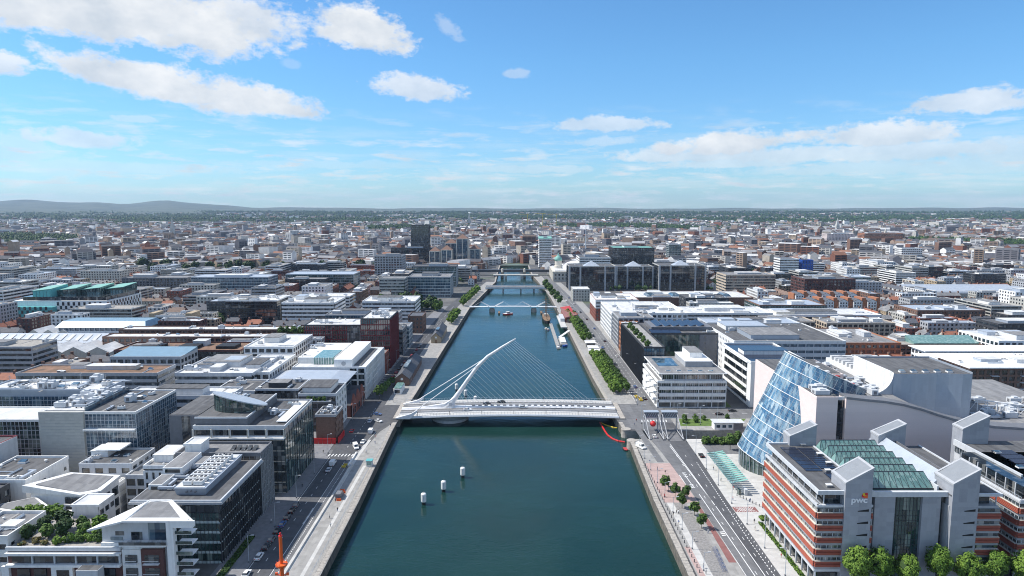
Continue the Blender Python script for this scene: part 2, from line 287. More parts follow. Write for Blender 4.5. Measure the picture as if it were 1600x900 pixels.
# ---------------------------------------------------------------- mesh builder
BOXF = ((0, 3, 2, 1), (4, 5, 6, 7), (0, 1, 5, 4), (1, 2, 6, 5), (2, 3, 7, 6), (3, 0, 4, 7))
class MB:
    def __init__(s): s.v = []; s.f = []; s.m = []
    def box(s, x0, x1, y0, y1, z0, z1, m=0):
        o = len(s.v)
        s.v += [(x0, y0, z0), (x1, y0, z0), (x1, y1, z0), (x0, y1, z0), (x0, y0, z1), (x1, y0, z1), (x1, y1, z1), (x0, y1, z1)]
        s.f += [tuple(o+i for i in f) for f in BOXF]; s.m += [m]*6; return s
    def hexa(s, p, m=0):          # eight corners: bottom ring then top ring
        o = len(s.v); s.v += [tuple(q) for q in p]
        s.f += [tuple(o+i for i in f) for f in BOXF]; s.m += [m]*6; return s
    def quad(s, *p, m=0):
        o = len(s.v); s.v += [tuple(q) for q in p]; s.f.append(tuple(range(o, o+len(p)))); s.m.append(m); return s
    def prism(s, poly, z0, z1, m=0, mt=None):   # counter-clockwise footprint; z1 may be one height per corner
        n = len(poly); o = len(s.v)
        zt = z1 if isinstance(z1, (list, tuple)) else [z1]*n
        zb = z0 if isinstance(z0, (list, tuple)) else [z0]*n
        s.v += [(p[0], p[1], zb[i]) for i, p in enumerate(poly)]+[(p[0], p[1], zt[i]) for i, p in enumerate(poly)]
        for i in range(n):
            j = (i+1) % n; s.f.append((o+i, o+j, o+n+j, o+n+i)); s.m.append(m)
        s.f.append(tuple(o+n+i for i in range(n))); s.m.append(m if mt is None else mt)
        s.f.append(tuple(o+n-1-i for i in range(n))); s.m.append(m); return s
    def tube(s, p0, p1, r0, r1=None, n=8, m=0, caps=True):
        r1 = r0 if r1 is None else r1
        p0, p1 = Vector(p0), Vector(p1); d = (p1-p0).normalized()
        a = d.orthogonal().normalized(); b = d.cross(a); o = len(s.v)
        for p, r in ((p0, r0), (p1, r1)):
            for i in range(n):
                t = 2*math.pi*i/n; s.v.append(tuple(p+a*(r*math.cos(t))+b*(r*math.sin(t))))
        for i in range(n):
            j = (i+1) % n; s.f.append((o+i, o+j, o+n+j, o+n+i)); s.m.append(m)
        if caps:
            s.f.append(tuple(o+n-1-i for i in range(n))); s.f.append(tuple(o+n+i for i in range(n))); s.m += [m, m]
        return s
    def lathe(s, c, prof, n=16, m=0):
        o = len(s.v)
        for r, z in prof:
            for i in range(n):
                t = 2*math.pi*i/n; s.v.append((c[0]+r*math.cos(t), c[1]+r*math.sin(t), c[2]+z))
        for k in range(len(prof)-1):
            for i in range(n):
                j = (i+1) % n; s.f.append((o+k*n+i, o+k*n+j, o+(k+1)*n+j, o+(k+1)*n+i)); s.m.append(m)
        s.f.append(tuple(o+n-1-i for i in range(n))); s.m.append(m)
        s.f.append(tuple(o+(len(prof)-1)*n+i for i in range(n))); s.m.append(m); return s
    def loft(s, rings, m=0, caps=True, closed=True):
        o = len(s.v); n = len(rings[0])
        for r in rings: s.v += [tuple(p) for p in r]
        for k in range(len(rings)-1):
            for i in range(n if closed else n-1):
                j = (i+1) % n; s.f.append((o+k*n+i, o+k*n+j, o+(k+1)*n+j, o+(k+1)*n+i)); s.m.append(m)
        if caps and closed:
            s.f.append(tuple(o+n-1-i for i in range(n))); s.f.append(tuple(o+(len(rings)-1)*n+i for i in range(n))); s.m += [m, m]
        return s
    def mesh(s, name, mats, off=(0, 0, 0), smooth=False):
        me = bpy.data.meshes.new(name)
        ox, oy, oz = off
        me.from_pydata([(x-ox, y-oy, z-oz) for x, y, z in s.v], [], s.f)
        for k in mats: me.materials.append(M[k])
        if len(mats) > 1: me.polygons.foreach_set('material_index', s.m)
        if smooth: me.polygons.foreach_set('use_smooth', [True]*len(s.f))
        return me
    def build(s, name, mats, parent=None, smooth=False, stuff=False):
        if isinstance(mats, str): mats = [mats]
        off = ORG.get(parent.name, (0, 0, 0)) if parent else (0, 0, 0)
        o = bpy.data.objects.new(name, s.mesh(name, mats, off, smooth)); COL.objects.link(o)
        if parent: o.parent = parent; ORG[o.name] = off
        if stuff: o['kind'] = 'stuff'
        return o
ORG = {}
def empty(name, loc):
    o = bpy.data.objects.new(name, None); COL.objects.link(o); o.location = loc; o.empty_display_size = 1
    ORG[o.name] = tuple(loc); return o
def tag(o, label, cat, group=None, kind=None):
    o['label'] = label; o['category'] = cat
    if group: o['group'] = group
    return o
def thing(name, label, cat, loc, group=None): return tag(empty(name, loc), label, cat, group)
def place(name, me, parent, loc, rz=0, scl=None):      # a piece that shares its mesh with its likes
    o = bpy.data.objects.new(name, me); COL.objects.link(o)
    if parent:
        off = ORG.get(parent.name, (0, 0, 0)); o.parent = parent; ORG[o.name] = off
        o.location = (loc[0]-off[0], loc[1]-off[1], loc[2]-off[2])
    else: o.location = loc
    o.rotation_euler = (0, 0, rz)
    if scl: o.scale = scl
    return o
def copy_tree(o, parent=None, loc=None, rz=None):
    c = o.copy(); COL.objects.link(c); c.parent = parent
    if loc is not None: c.location = loc; ORG[c.name] = tuple(loc)
    if rz is not None: c.rotation_euler = (0, 0, rz)
    for ch in o.children: copy_tree(ch, c)
    return c
def structure(o): o['kind'] = 'structure'; return o
MESHES = {}
def shared(key, fn):
    if key not in MESHES: MESHES[key] = fn()
    return MESHES[key]
# ---------------------------------------------------------------- building kit (plans lie square to the river)
FOOT = []                        # plan rectangles already taken
def fbox(mb, side, c, a0, a1, z0, z1, d0, d1, m=0):
    if side == 'F': mb.box(a0, a1, c-d1, c-d0, z0, z1, m)
    elif side == 'B': mb.box(a0, a1, c+d0, c+d1, z0, z1, m)
    elif side == 'L': mb.box(c-d1, c-d0, a0, a1, z0, z1, m)
    else: mb.box(c+d0, c+d1, a0, a1, z0, z1, m)
class Bld:
    def __init__(s, name, label, X0, X1, Y0, Y1, h, wall='white', roof='felt', cat='building', par=.9, z0=0., group=None, parapet=None, faces='FLR', dep=.35, root=None, foot=True):
        s.X0, s.X1, s.Y0, s.Y1, s.h, s.z0, s.wall, s.dep = X0, X1, Y0, Y1, h, z0, wall, dep
        s.root = root or thing(name, label, cat, ((X0+X1)/2, (Y0+Y1)/2, z0), group)
        if foot: FOOT.append((X0, X1, Y0, Y1))
        d = dep
        MB().box(X0+(d if 'L' in faces else 0), X1-(d if 'R' in faces else 0), Y0+(d if 'F' in faces else 0), Y1-(d if 'B' in faces else 0), z0, h-.02).build('wall', wall, s.root)
        MB().box(X0+d, X1-d, Y0+d, Y1-d, h-.25, h).build('roof', roof, s.root)
        if par:
            t = .4; pm = MB()
            pm.box(X0-.03, X1+.03, Y0-.03, Y0+t, h-.5, h+par).box(X0-.03, X1+.03, Y1-t, Y1+.03, h-.5, h+par)
            pm.box(X0-.03, X0+t, Y0+t, Y1-t, h-.5, h+par).box(X1-t, X1+.03, Y0+t, Y1-t, h-.5, h+par)
            pm.build('parapet', parapet or wall, s.root)
        s.sc = scale_at(Y0)
    def ext(s, side):
        return {'F': (s.Y0, s.X0, s.X1), 'B': (s.Y1, s.X0, s.X1), 'L': (s.X0, s.Y0, s.Y1), 'R': (s.X1, s.Y0, s.Y1)}[side]
    def facade(s, side, n, bay, ww=None, wh=2.0, sill=.9, z0=None, z1=None, wall=None, glass='glass', pier=None, mull=0, frame='steel_dark', a0=None, a1=None, pierd=.02, each=None):
        c, b0, b1 = s.ext(side); a0 = b0 if a0 is None else a0; a1 = b1 if a1 is None else a1
        z0 = s.z0 if z0 is None else z0; z1 = s.h-.5 if z1 is None else z1
        wall = wall or s.wall; pier = pier or wall
        nb = max(1, round((a1-a0)/bay)); bw = (a1-a0)/nb; fh = (z1-z0)/n
        ww = bw if ww is None else min(ww*bw/bay, bw); wh = min(wh, fh-.1); d = s.dep
        edges = [z0]
        for k in range(n): edges += [z0+k*fh+min(sill, fh-wh), z0+k*fh+min(sill, fh-wh)+wh]
        edges.append(z1)
        for k in range(0, len(edges), 2):
            if edges[k+1]-edges[k] > .05:
                m = MB(); fbox(m, side, c, a0, a1, edges[k], edges[k+1], -d-.02, 0); m.build('spandrel', wall, s.root)
        # does one window measure about ten pixels in the photograph?
        if each is None: each = (ww*s.sc >= 9 and wh*s.sc >= 7) if side in 'FB' else (ww*s.sc*.6 >= 9)
        pw = bw-ww
        if pw > .05:
            if nb <= 16:
                for i in range(nb+1):
                    q0 = a0 if i == 0 else a0+i*bw-pw/2; q1 = a1 if i == nb else a0+i*bw+pw/2
                    m = MB(); fbox(m, side, c, q0, q1, z0, z1, -d-.02, pierd); m.build('pier', pier, s.root)
            else:
                m = MB()
                for i in range(nb+1):
                    q0 = a0 if i == 0 else a0+i*bw-pw/2; q1 = a1 if i == nb else a0+i*bw+pw/2
                    fbox(m, side, c, q0, q1, z0, z1, -d-.02, pierd)
                m.build('pier', pier, s.root, stuff=True)
        for k in range(n):
            za, zb = edges[2*k+1], edges[2*k+2]
            if each:
                for i in range(nb):
                    q0, q1 = a0+i*bw+pw/2, a0+(i+1)*bw-pw/2; m = MB()
                    fbox(m, side, c, q0, q1, za, zb, -d-.06, -d+.05, 0)
                    fbox(m, side, c, q0, q0+.12, za, zb, -d+.05, -d+.12, 1); fbox(m, side, c, q1-.12, q1, za, zb, -d+.05, -d+.12, 1)
                    if mull:
                        j = max(1, round((q1-q0)/mull))
                        for t in range(1, j): x = q0+(q1-q0)*t/j; fbox(m, side, c, x-.05, x+.05, za, zb, -d+.05, -d+.12, 1)
                    m.build('window', [glass, frame], s.root)
            else:
                m = MB(); fbox(m, side, c, a0+.02, a1-.02, za, zb, -d-.06, -d+.05, 0)
                if mull:
                    j = max(1, round((a1-a0)/mull))
                    for t in range(j+1): x = a0+.1+(a1-a0-.2)*t/j; fbox(m, side, c, x-.06, x+.06, za, zb, -d+.05, -d+.14, 1)
                m.build('window_row', [glass, frame], s.root)
        return s
    def curtain(s, side, n, mod=1.5, z0=None, z1=None, glass='glass', frame='steel_light', sp='spandrel_glass', sph=.9, fr=.09, a0=None, a1=None, sub=0, fin=0.):
        c, b0, b1 = s.ext(side); a0 = b0 if a0 is None else a0; a1 = b1 if a1 is None else a1
        z0 = s.z0 if z0 is None else z0; z1 = s.h-.1 if z1 is None else z1
        fh = (z1-z0)/n; nb = max(1, round((a1-a0)/mod)); d = s.dep
        for k in range(n):
            za = z0+k*fh
            if sp and sph:
                m = MB(); fbox(m, side, c, a0, a1, za, za+sph, -d-.02, -.10); m.build('spandrel', sp, s.root)
            m = MB(); fbox(m, side, c, a0, a1, za+(sph if sp else 0), za+fh, -d-.02, -.12, 0)
            hs = [za+(sph if sp else 0)]+[za+fh*j/(sub+1) for j in range(1, sub+1)]
            for z in hs: fbox(m, side, c, a0, a1, z-fr/2, z+fr/2, -.12, .0, 1)
            for i in range(nb+1):
                x = a0+(a1-a0)*i/nb; fbox(m, side, c, x-fr/2, x+fr/2, za, za+fh, -.13, .03+fin, 1)
            m.build('window_row', [glass, frame], s.root)
        return s
    def plant(s, x0, x1, y0, y1, h, wall='grey_light', roof='felt_grey', z=None):   # set-back plant room; fractions of the roof
        z = s.h if z is None else z; W, D = s.X1-s.X0, s.Y1-s.Y0
        a, b, c, d = s.X0+W*x0, s.X0+W*x1, s.Y0+D*y0, s.Y0+D*y1
        p = MB().box(a, b, c, d, z-.01, z+h).build('plant_room', wall, s.root)
        MB().box(a-.25, b+.25, c-.25, d+.25, z+h, z+h+.25).build('plant_roof', roof, p)
        return a, b, c, d, z+h+.25
    def clutter(s, n, seed=0, rect=None, z=None, big=1.):
        rnd = random.Random(seed*77+int(s.X0)); z = s.h if z is None else z
        x0, x1, y0, y1 = rect or (s.X0+1.2, s.X1-1.2, s.Y0+1.2, s.Y1-1.2)
        for i in range(int(n*1.6)):
            k = rnd.choice(('unit', 'unit', 'unit2', 'duct', 'light', 'vent', 'vent', 'box', 'pipe', 'mast', 'walk', 'pipe')); me = roof_mesh(k)
            x, y = rnd.uniform(x0, x1), rnd.uniform(y0, y1); q = rnd.uniform(.7, 1.35)*big
            nm = {'unit': 'cooling_unit', 'unit2': 'cooling_unit', 'duct': 'roof_duct', 'light': 'roof_light', 'vent': 'roof_vent', 'box': 'roof_hatch', 'pipe': 'roof_pipes', 'mast': 'roof_aerial', 'walk': 'roof_walkway'}[k]
            place(nm, me, s.root, (x, y, z), rnd.choice((0, math.pi/2)), (q, q, q*rnd.uniform(.8, 1.2)))
        return s
def roof_mesh(k):
    def mk():
        m = MB()
        if k == 'unit':
            m.box(-1.3, 1.3, -.9, .9, .25, 1.5, 0); m.box(-1.2, -1, -.8, .8, 0, .25, 1); m.box(1, 1.2, -.8, .8, 0, .25, 1)
            for x in (-.62, .62): m.lathe((x, 0, 1.5), [(.5, 0), (.5, .15), (.42, .15), (.4, .05)], 10, 1)
            return m.mesh('cooling_unit', ['offwhite', 'steel_dark'])
        if k == 'unit2':
            m.box(-1.9, 1.9, -1.1, 1.1, .2, 2.0, 0); m.box(-1.95, 1.95, -.5, .5, .5, 1.6, 1); m.box(-1.6, 1.6, -1.0, 1.0, 0, .2, 1); m.box(-.6, .9, -.7, .7, 2.0, 2.5, 0)
            return m.mesh('cooling_unit', ['grey_light', 'grey_dark'])
        if k == 'duct':
            m.box(-3.2, 3.2, -.4, .4, .4, 1.1, 0); m.box(2.4, 3.2, -.4, 1.8, .4, 1.1, 0)
            for x in (-2.5, 0, 2.5): m.box(x-.08, x+.08, -.35, .35, 0, .4, 1)
            return m.mesh('roof_duct', ['metal_roof', 'steel_dark'])
        if k == 'light':
            m.box(-1, 1, -.8, .8, 0, .4, 0); m.prism([(-.9, -.7), (.9, -.7), (.9, .7), (-.9, .7)], .4, [.5, .5, .8, .8], 1)
            return m.mesh('roof_light', ['white', 'glass_blue'])
        if k == 'pipe':
            for j in range(3): m.tube((-4.2, j*.35-.35, .35), (4.2+j*.4, j*.35-.35, .35), .11, n=5)
            for x in (-3, 0, 3): m.box(x-.06, x+.06, -.55, .55, 0, .26)
            return m.mesh('roof_pipes', ['steel_light'])
        if k == 'mast':
            m.tube((0, 0, 0), (0, 0, 3.6), .07, .04, 5); m.box(-.5, .5, -.03, .03, 2.9, 2.96); m.box(-.35, .35, -.03, .03, 3.3, 3.35); m.box(-.4, .4, -.4, .4, 0, .15)
            return m.mesh('roof_aerial', ['grey'])
        if k == 'walk':
            m.box(-4.5, 4.5, -.45, .45, .02, .1); return m.mesh('roof_walkway', ['paving'])
        if k == 'vent':
            m.lathe((0, 0, 0), [(.3, 0), (.3, .7), (.55, .7), (.55, .9), (.2, 1.1)], 8); return m.mesh('roof_vent', ['offwhite'])
        m.box(-.8, .8, -.6, .6, 0, .7, 0); m.box(-.9, .9, -.7, .7, .7, .82, 1); return m.mesh('roof_hatch', ['felt_grey', 'offwhite'])
    return shared('roof_'+k, mk)
def rect(xl, xr, yf, yb, h):     # flat roof in image pixels: front edge ends and back edge -> plan rectangle
    X0, Y0 = site(xl, yf, h); X1, _ = site(xr, yf, h); _, Y1 = site((xl+xr)/2, yb, h)
    return X0, X1, Y0, Y1
# ---------------------------------------------------------------- river, ground, quays
WATER_Z = -4.0
LQ = [(-150, -58.5), (196, -58.5), (248, -58.6), (330, -60), (345, -60), (400, -57.7), (556, -53), (754, -46.4), (898, -33.9), (1014, -23.9), (1110, -24), (1300, -22), (1330, 5)]
RQ = [(-150, 53.7), (196, 53.7), (251, 54.2), (316, 56.4), (356, 55), (439, 52.8), (599, 51.3), (834, 47.3), (934, 45.5), (1109, 32), (1300, 30), (1330, 8)]
def lerp(tab, y):
    for (a, p), (b, q) in zip(tab, tab[1:]):
        if a <= y <= b: return p+(q-p)*(y-a)/(b-a)
    return tab[-1][1] if y > tab[-1][0] else tab[0][1]
CAN0, CAN1, CANX = 319.5, 332.0, 150.0       # dock channel under the lifting bridges
water = structure(MB().quad((-400, -300, WATER_Z), (400, -300, WATER_Z), (400, 1340, WATER_Z), (-400, 1340, WATER_Z)).build('river_water', 'water'))
FAR = 15500.0
ys = sorted({a for a, _ in LQ} | {a for a, _ in RQ} | {CAN0, CAN1})
mb = MB()
for a, b in zip(ys, ys[1:]):
    mb.quad((-FAR, a, 0), (lerp(LQ, a), a, 0), (lerp(LQ, b), b, 0), (-FAR, b, 0))
    if a >= CAN0 and b <= CAN1: mb.quad((CANX, a, 0), (FAR, a, 0), (FAR, b, 0), (CANX, b, 0))
    else: mb.quad((lerp(RQ, a), a, 0), (FAR, a, 0), (FAR, b, 0), (lerp(RQ, b), b, 0))
mb.quad((-FAR, 1330, 0), (FAR, 1330, 0), (FAR, FAR, 0), (-FAR, FAR, 0))
structure(mb.build('ground', 'city_ground'))
# rolling country and hills at the edge of sight
hp = [(-1.1, 212), (-.75, 292), (-.68, 268), (-.62, 240), (-.55, 226), (-.50, 270), (-.44, 190), (-.37, 112), (-.2, 92), (-.05, 88), (.1, 90), (.3, 84), (.42, 92), (.52, 84), (.60, 112), (.75, 96), (1.1, 90)]
mb = MB(); NA = 150; rings = []
for ri, (dist, k) in enumerate(((6500, 0), (8200, .16), (9800, .34), (11200, .62), (12400, .9), (13200, 1.0), (14500, .5))):
    ring = []
    for i in range(NA+1):
        t = -1.1+2.2*i/NA
        hh = (lerp(hp, t)*.72+6)*k*(1+.10*math.sin(t*31+ri*2.1)+.06*math.sin(t*67+ri))
        ring.append((t*dist/1.0, dist, max(hh, -.5) if k else -.5))
    rings.append(ring)
mb.loft(rings, caps=False, closed=False)
structure(mb.build('hills', 'hill_land', smooth=True))

def strip(name, rows, z, material, thick=0., kind=True):
    m = MB()
    for (a, p0, p1), (b, q0, q1) in zip(rows, rows[1:]):
        if thick: m.hexa([(p0, a, z-thick), (p1, a, z-thick), (q1, b, z-thick), (q0, b, z-thick), (p0, a, z), (p1, a, z), (q1, b, z), (q0, b, z)])
        else: m.quad((p0, a, z), (p1, a, z), (q1, b, z), (q0, b, z))
    o = m.build(name, material)
    return structure(o) if kind else o
def lq(d, *Y): return [(y, lerp(LQ, y)-d, lerp(LQ, y)) for y in Y]
# left bank: pavement, carriageway, cycle lane, promenade
strip('carriageway', [(80, -82.4, -70.5), (300, -82.4, -70.4), (330, -84, -68), (372, -86, -60), (395, -85, -72), (560, -80, -69), (760, -72, -61), (900, -60, -50), (1010, -48, -38)], .012, 'asphalt')
strip('cycle_lane', [(80, -73.6, -70.5), (296, -73.6, -70.5)], .018, 'asphalt_old')
strip('pavement', [(80, -92, -82.4), (254, -92, -82.4), (296, -90, -82.4), (297, -99, -84), (372, -99, -86), (560, -92, -80), (760, -82, -72)], .12, 'paving_dark', .12)
strip('promenade', [(80, -68.6, -58.4), (248, -68.6, -58.5), (300, -69, -59.4), (330, -66, -60)], .14, 'paving', .14)
strip('promenade_kerb_band', [(80, -70.5, -68.6), (268, -70.5, -68.6), (292, -70.8, -69.0), (318, -69.2, -67.8)], .15, 'paving_white', .15)
strip('promenade_rail_band', [(80, -64.6, -63.4), (285, -64.6, -63.4)], .148, 'paving_white')
strip('plaza', [(330, -66, -60), (338, -63.5, -60), (345, -62, -60)], .13, 'paving', .13)
strip('promenade_upstream', [(376, -72, -58.8), (400, -72, -57.8), (556, -69, -53.1), (754, -61, -46.5), (898, -50, -34), (1010, -38, -24)], .13, 'paving', .13)
strip('side_street', [(292, -150, -82), (305, -150, -82)], .008, 'asphalt_old')
# right bank
strip('carriageway_north', [(80, 71, 82), (196, 71.3, 82), (256, 70.8, 82.3), (300, 68.5, 83.5), (345, 66, 84), (375, 66, 84), (395, 71, 82), (600, 69.5, 80.5), (834, 62.5, 73), (1000, 55, 64), (1110, 47, 56)], .012, 'asphalt_old')
strip('carriageway_inner', [(80, 76.9, 82), (256, 76.5, 82.3), (300, 75.5, 83.5), (345, 75.5, 84)], .016, 'asphalt')
strip('cross_street', [(351.5, 66, 330), (369.5, 66, 330)], .009, 'asphalt_old')
strip('bridge_apron', [(334, 57, 67), (378, 55, 72)], .02, 'asphalt_old')
strip('quay_paving', [(80, 56.5, 71), (196, 56.5, 71.3), (256, 57, 70.8), (300, 58.5, 68.5), (319.4, 59, 67)], .10, 'paving', .10)
strip('pink_terrace', [(248, 58.2, 70.6), (262, 57.6, 70.4), (288, 58.3, 69.2)], .106, 'pink_paving')
strip('pink_terrace_lower', [(80, 57, 59.4), (214, 57, 59.4)], .104, 'pink_paving')
strip('cobbled_strip', [(80, 61.4, 67.9), (247.8, 61.4, 66)], .103, 'cobble')
strip('footpath', [(80, 59.5, 61.4), (247.9, 58.8, 61.2)], .110, 'paving_white')
strip('red_cycle_lane', [(204, 68.6, 71.0), (226, 68.9, 70.8), (247.5, 69.4, 70.6)], .107, 'red_lane')
strip('tram_strip', [(289, 64, 67), (319, 62.6, 65.8), (345, 61.5, 64.8)], .112, 'asphalt_old')
strip('office_pavement', [(80, 82, 92), (196, 82, 92), (250, 82.3, 118), (290, 83.5, 120), (319.4, 84, 120)], .12, 'paving_white', .12)
strip('dock_edge', [(332.1, 84, 150), (351, 84, 150)], .12, 'paving', .12)
strip('forecourt_lawn', [(339, 86, 104), (351, 88.5, 106)], .16, 'grass', .1)
strip('forecourt_lawn', [(341, 112, 118), (351, 114, 124)], .16, 'grass', .1)
strip('road_island', [(299, 90, 112), (313, 90, 112)], .125, 'asphalt_old')
strip('quay_north_paving', [(378, 55, 71), (439, 53, 71), (599, 51.5, 69.5), (834, 47.5, 62.5), (934, 43, 57), (1100, 34, 47)], .12, 'paving', .12)
strip('pavement_north', [(372, 84, 92), (600, 80.5, 89), (834, 73, 82), (1000, 64, 72)], .12, 'paving', .12)
strip('verge', [(372, 119.6, 123), (430, 121, 126)], .13, 'hedge_ground', .1)
# painted lines (each run of paint is one flat marking on its road)
def line(mb, x0, y0, x1, y1, w, z):
    L = math.hypot(x1-x0, y1-y0); nx, ny = (y1-y0)/L*w/2, -(x1-x0)/L*w/2
    mb.quad((x0-nx, y0-ny, z), (x0+nx, y0+ny, z), (x1+nx, y1+ny, z), (x1-nx, y1-ny, z))
def dashes(mb, x0, y0, x1, y1, w, z, on, off):
    L = math.hypot(x1-x0, y1-y0); t = 0
    while t < L:
        a, b = t/L, min(1, (t+on)/L)
        line(mb, x0+(x1-x0)*a, y0+(y1-y0)*a, x0+(x1-x0)*b, y0+(y1-y0)*b, w, z); t += on+off
LM = MB()
for seg in ((73.9, 100, 74.1, 196), (74.1, 196, 73.3, 256), (72.9, 262, 72.4, 278), (77.2, 100, 77.2, 200), (77.2, 200, 76.6, 245), (76.5, 246, 75.9, 274), (75.9, 274, 74.9, 312), (76.4, 250, 74.2, 310), (71.4, 100, 71.4, 200), (71.4, 200, 70.2, 275)):
    line(LM, *seg, .26, .024)
dashes(LM, 80.4, 110, 80.0, 218, .28, .024, .9, .9); dashes(LM, 80.0, 218, 81.3, 290, .28, .024, .9, .9)
dashes(LM, 78.6, 120, 78.4, 300, .18, .024, 2, 9); dashes(LM, 75.5, 120, 74.4, 300, .18, .024, 2, 9)
for y in (222, 223.2, 224.4, 262, 263.4, 264.8, 273, 275, 277):
    line(LM, 71.9, y, 73.4, y+.3, .55, .024)
for k in range(16):
    line(LM, 81.1, 199+k*2.6, 81.6, 199.9+k*2.6, .2, .024)
dashes(LM, 75.5, 385, 75.2, 600, .2, .024, 3, 5); dashes(LM, 78.6, 385, 77.4, 600, .2, .024, 3, 5); dashes(LM, 72.4, 385, 71.0, 600, .2, .024, 3, 5)
dashes(LM, 75.2, 600, 65, 900, .22, .024, 4, 6); line(LM, 82, 384, 80.3, 600, .2, .024); line(LM, 71.3, 384, 69.8, 600, .2, .024)
dashes(LM, 85, 360.5, 300, 360.5, .2, .024, 3, 5); line(LM, 85, 352.2, 300, 352.2, .2, .024); line(LM, 85, 368.8, 300, 368.8, .2, .024)
for k in range(9): line(LM, 68+k*1.6, 346, 68.4+k*1.6, 349.5, .5, .024)
structure(LM.build('road_markings_north', 'paint'))
LM = MB()
line(LM, -81.9, 100, -81.9, 296, .16, .024); dashes(LM, -78.2, 100, -78.2, 300, .18, .024, 2, 5); line(LM, -73.9, 100, -73.9, 290, .18, .024)
dashes(LM, -72.0, 180, -72.0, 290, .22, .024, .7, .7)
for k in range(14): line(LM, -74.4, 230.5+k*.95, -73.8, 231.2+k*.95, .35, .026)
dashes(LM, -77, 308, -76, 372, .18, .024, 2, 3); line(LM, -71, 300, -68, 330, .18, .024); dashes(LM, -79, 395, -74.5, 560, .2, .024, 2, 5); dashes(LM, -74.5, 560, -66, 760, .22, .024, 3, 6)
for k in range(8): line(LM, -83+k*1.5, 296.5, -82.6+k*1.5, 299.5, .5, .024)
for k in range(30): line(LM, -84.2-k*.0, 410+k*5.2, -82.2, 410.6+k*5.2, .35, .128)
structure(LM.build('road_markings_south', 'paint'))
LM = MB()
for k in range(6):
    line(LM, 83+k*.9, 240.2, 85.8+k*.9, 243.8, .2, .135); line(LM, 83+k*.9, 243.8, 85.8+k*.9, 240.2, .2, .135)
structure(LM.build('box_marking', 'paint'))
structure(MB().quad((82.4, 239.8, .126), (91, 239.8, .126), (91, 244.2, .126), (82.4, 244.2, .126)).build('crossing_paving', 'red_lane'))
# quay walls: dressed coping stones laid one by one on a dark tidal wall
def quay(name, label, tab, s, y0, y1, stones_to):
    root = thing(name, label, 'quay wall', (lerp(tab, 250), 250, 0))
    m = MB(); rows = [y0]+[a for a, _ in tab if y0 < a < y1]+[y1]
    for a, b in zip(rows, rows[1:]):
        p, q = lerp(tab, a), lerp(tab, b)
        m.hexa([(p, a, -6), (p+s*1.2, a, -6), (q+s*1.2, b, -6), (q, b, -6), (p+.25*s, a, -.35), (p+s*1.2, a, -.35), (q+s*1.2, b, -.35), (q+.25*s, b, -.35)])
    m.build('wall_face', 'wall_dark', root)
    rnd = random.Random(4); y = max(y0, 150)
    def stone(L, W, i):
        def mk():
            r = random.Random(i*7); j = lambda: r.uniform(-.05, .05)
            return MB().hexa([(0, 0, 0), (W, 0, 0), (W, L, 0), (0, L, 0), (j()+.04, .05, .55+j()), (W-.05, .05+j(), .55+j()), (W-.05, L-.06, .55+j()), (.04+j(), L-.06, .55+j())]).mesh('coping_stone', ['granite'])
        return shared(f'cope{L}{W}{i}', mk)
    m = MB(); W = 2.0
    while y < y1:
        L = rnd.choice((1.8, 2.2, 2.6)); x = lerp(tab, y+L/2)
        x0 = x+.2*s if s > 0 else x-.2-W
        if y < stones_to: place('coping_stone', stone(L, W, rnd.randrange(5)), root, (x0+rnd.uniform(-.06, .06), y, -.34+rnd.uniform(-.02, .03)))
        else:
            z = rnd.uniform(.18, .24); xb = lerp(tab, y)
            m.hexa([(x0, y, -.34), (x0+W, y, -.34), (x0+W, y+L, -.34), (x0, y+L, -.34), (x0+.04, y+.05, z), (x0+W, y+.05, z), (x0+W, y+L-.05, z), (x0+.04, y+L-.05, z)])
        y += L
    if m.v: m.build('coping_run', 'granite', root, stuff=True)
    return root
quay('quay_wall', 'left quay wall with pale coping stones from the foreground to the white bridge', LQ, -1, 60, 344, 344)
quay('quay_wall', 'right quay wall of worn granite stones in the foreground up to the dock inlet', RQ, 1, 60, CAN0-1.0, CAN0-3)
quay('quay_wall', 'left quay wall upstream of the white bridge, by the long brick warehouse', LQ, -1, 372, 1290, 0)
quay('quay_wall', 'right quay wall upstream of the white bridge, along the avenue trees', RQ, 1, 372, 1290, 0)
quay('quay_wall', 'short right quay wall between dock inlet and white bridge end', RQ, 1, CAN1+1, 345, 345)
r = thing('dock_channel_wall', 'rounded stone wall ends flanking the dock inlet below the lifting bridges', 'dock wall', (58, 326, 0))
MB().box(58, CANX, CAN0-.6, CAN0, -6, -.02).build('channel_side', 'granite', r); MB().box(58, CANX, CAN1, CAN1+.6, -6, -.02).build('channel_side', 'granite', r); MB().box(CANX-.6, CANX, CAN0, CAN1, -6, -.02).build('channel_end', 'granite', r)
for y in (CAN0-2.2, CAN1+2.2):
    MB().lathe((57.6, y, 0), [(2.5, -6), (2.35, -.3), (2.5, -.25), (2.45, .3)], 16).build('round_pier_head', 'granite', r)
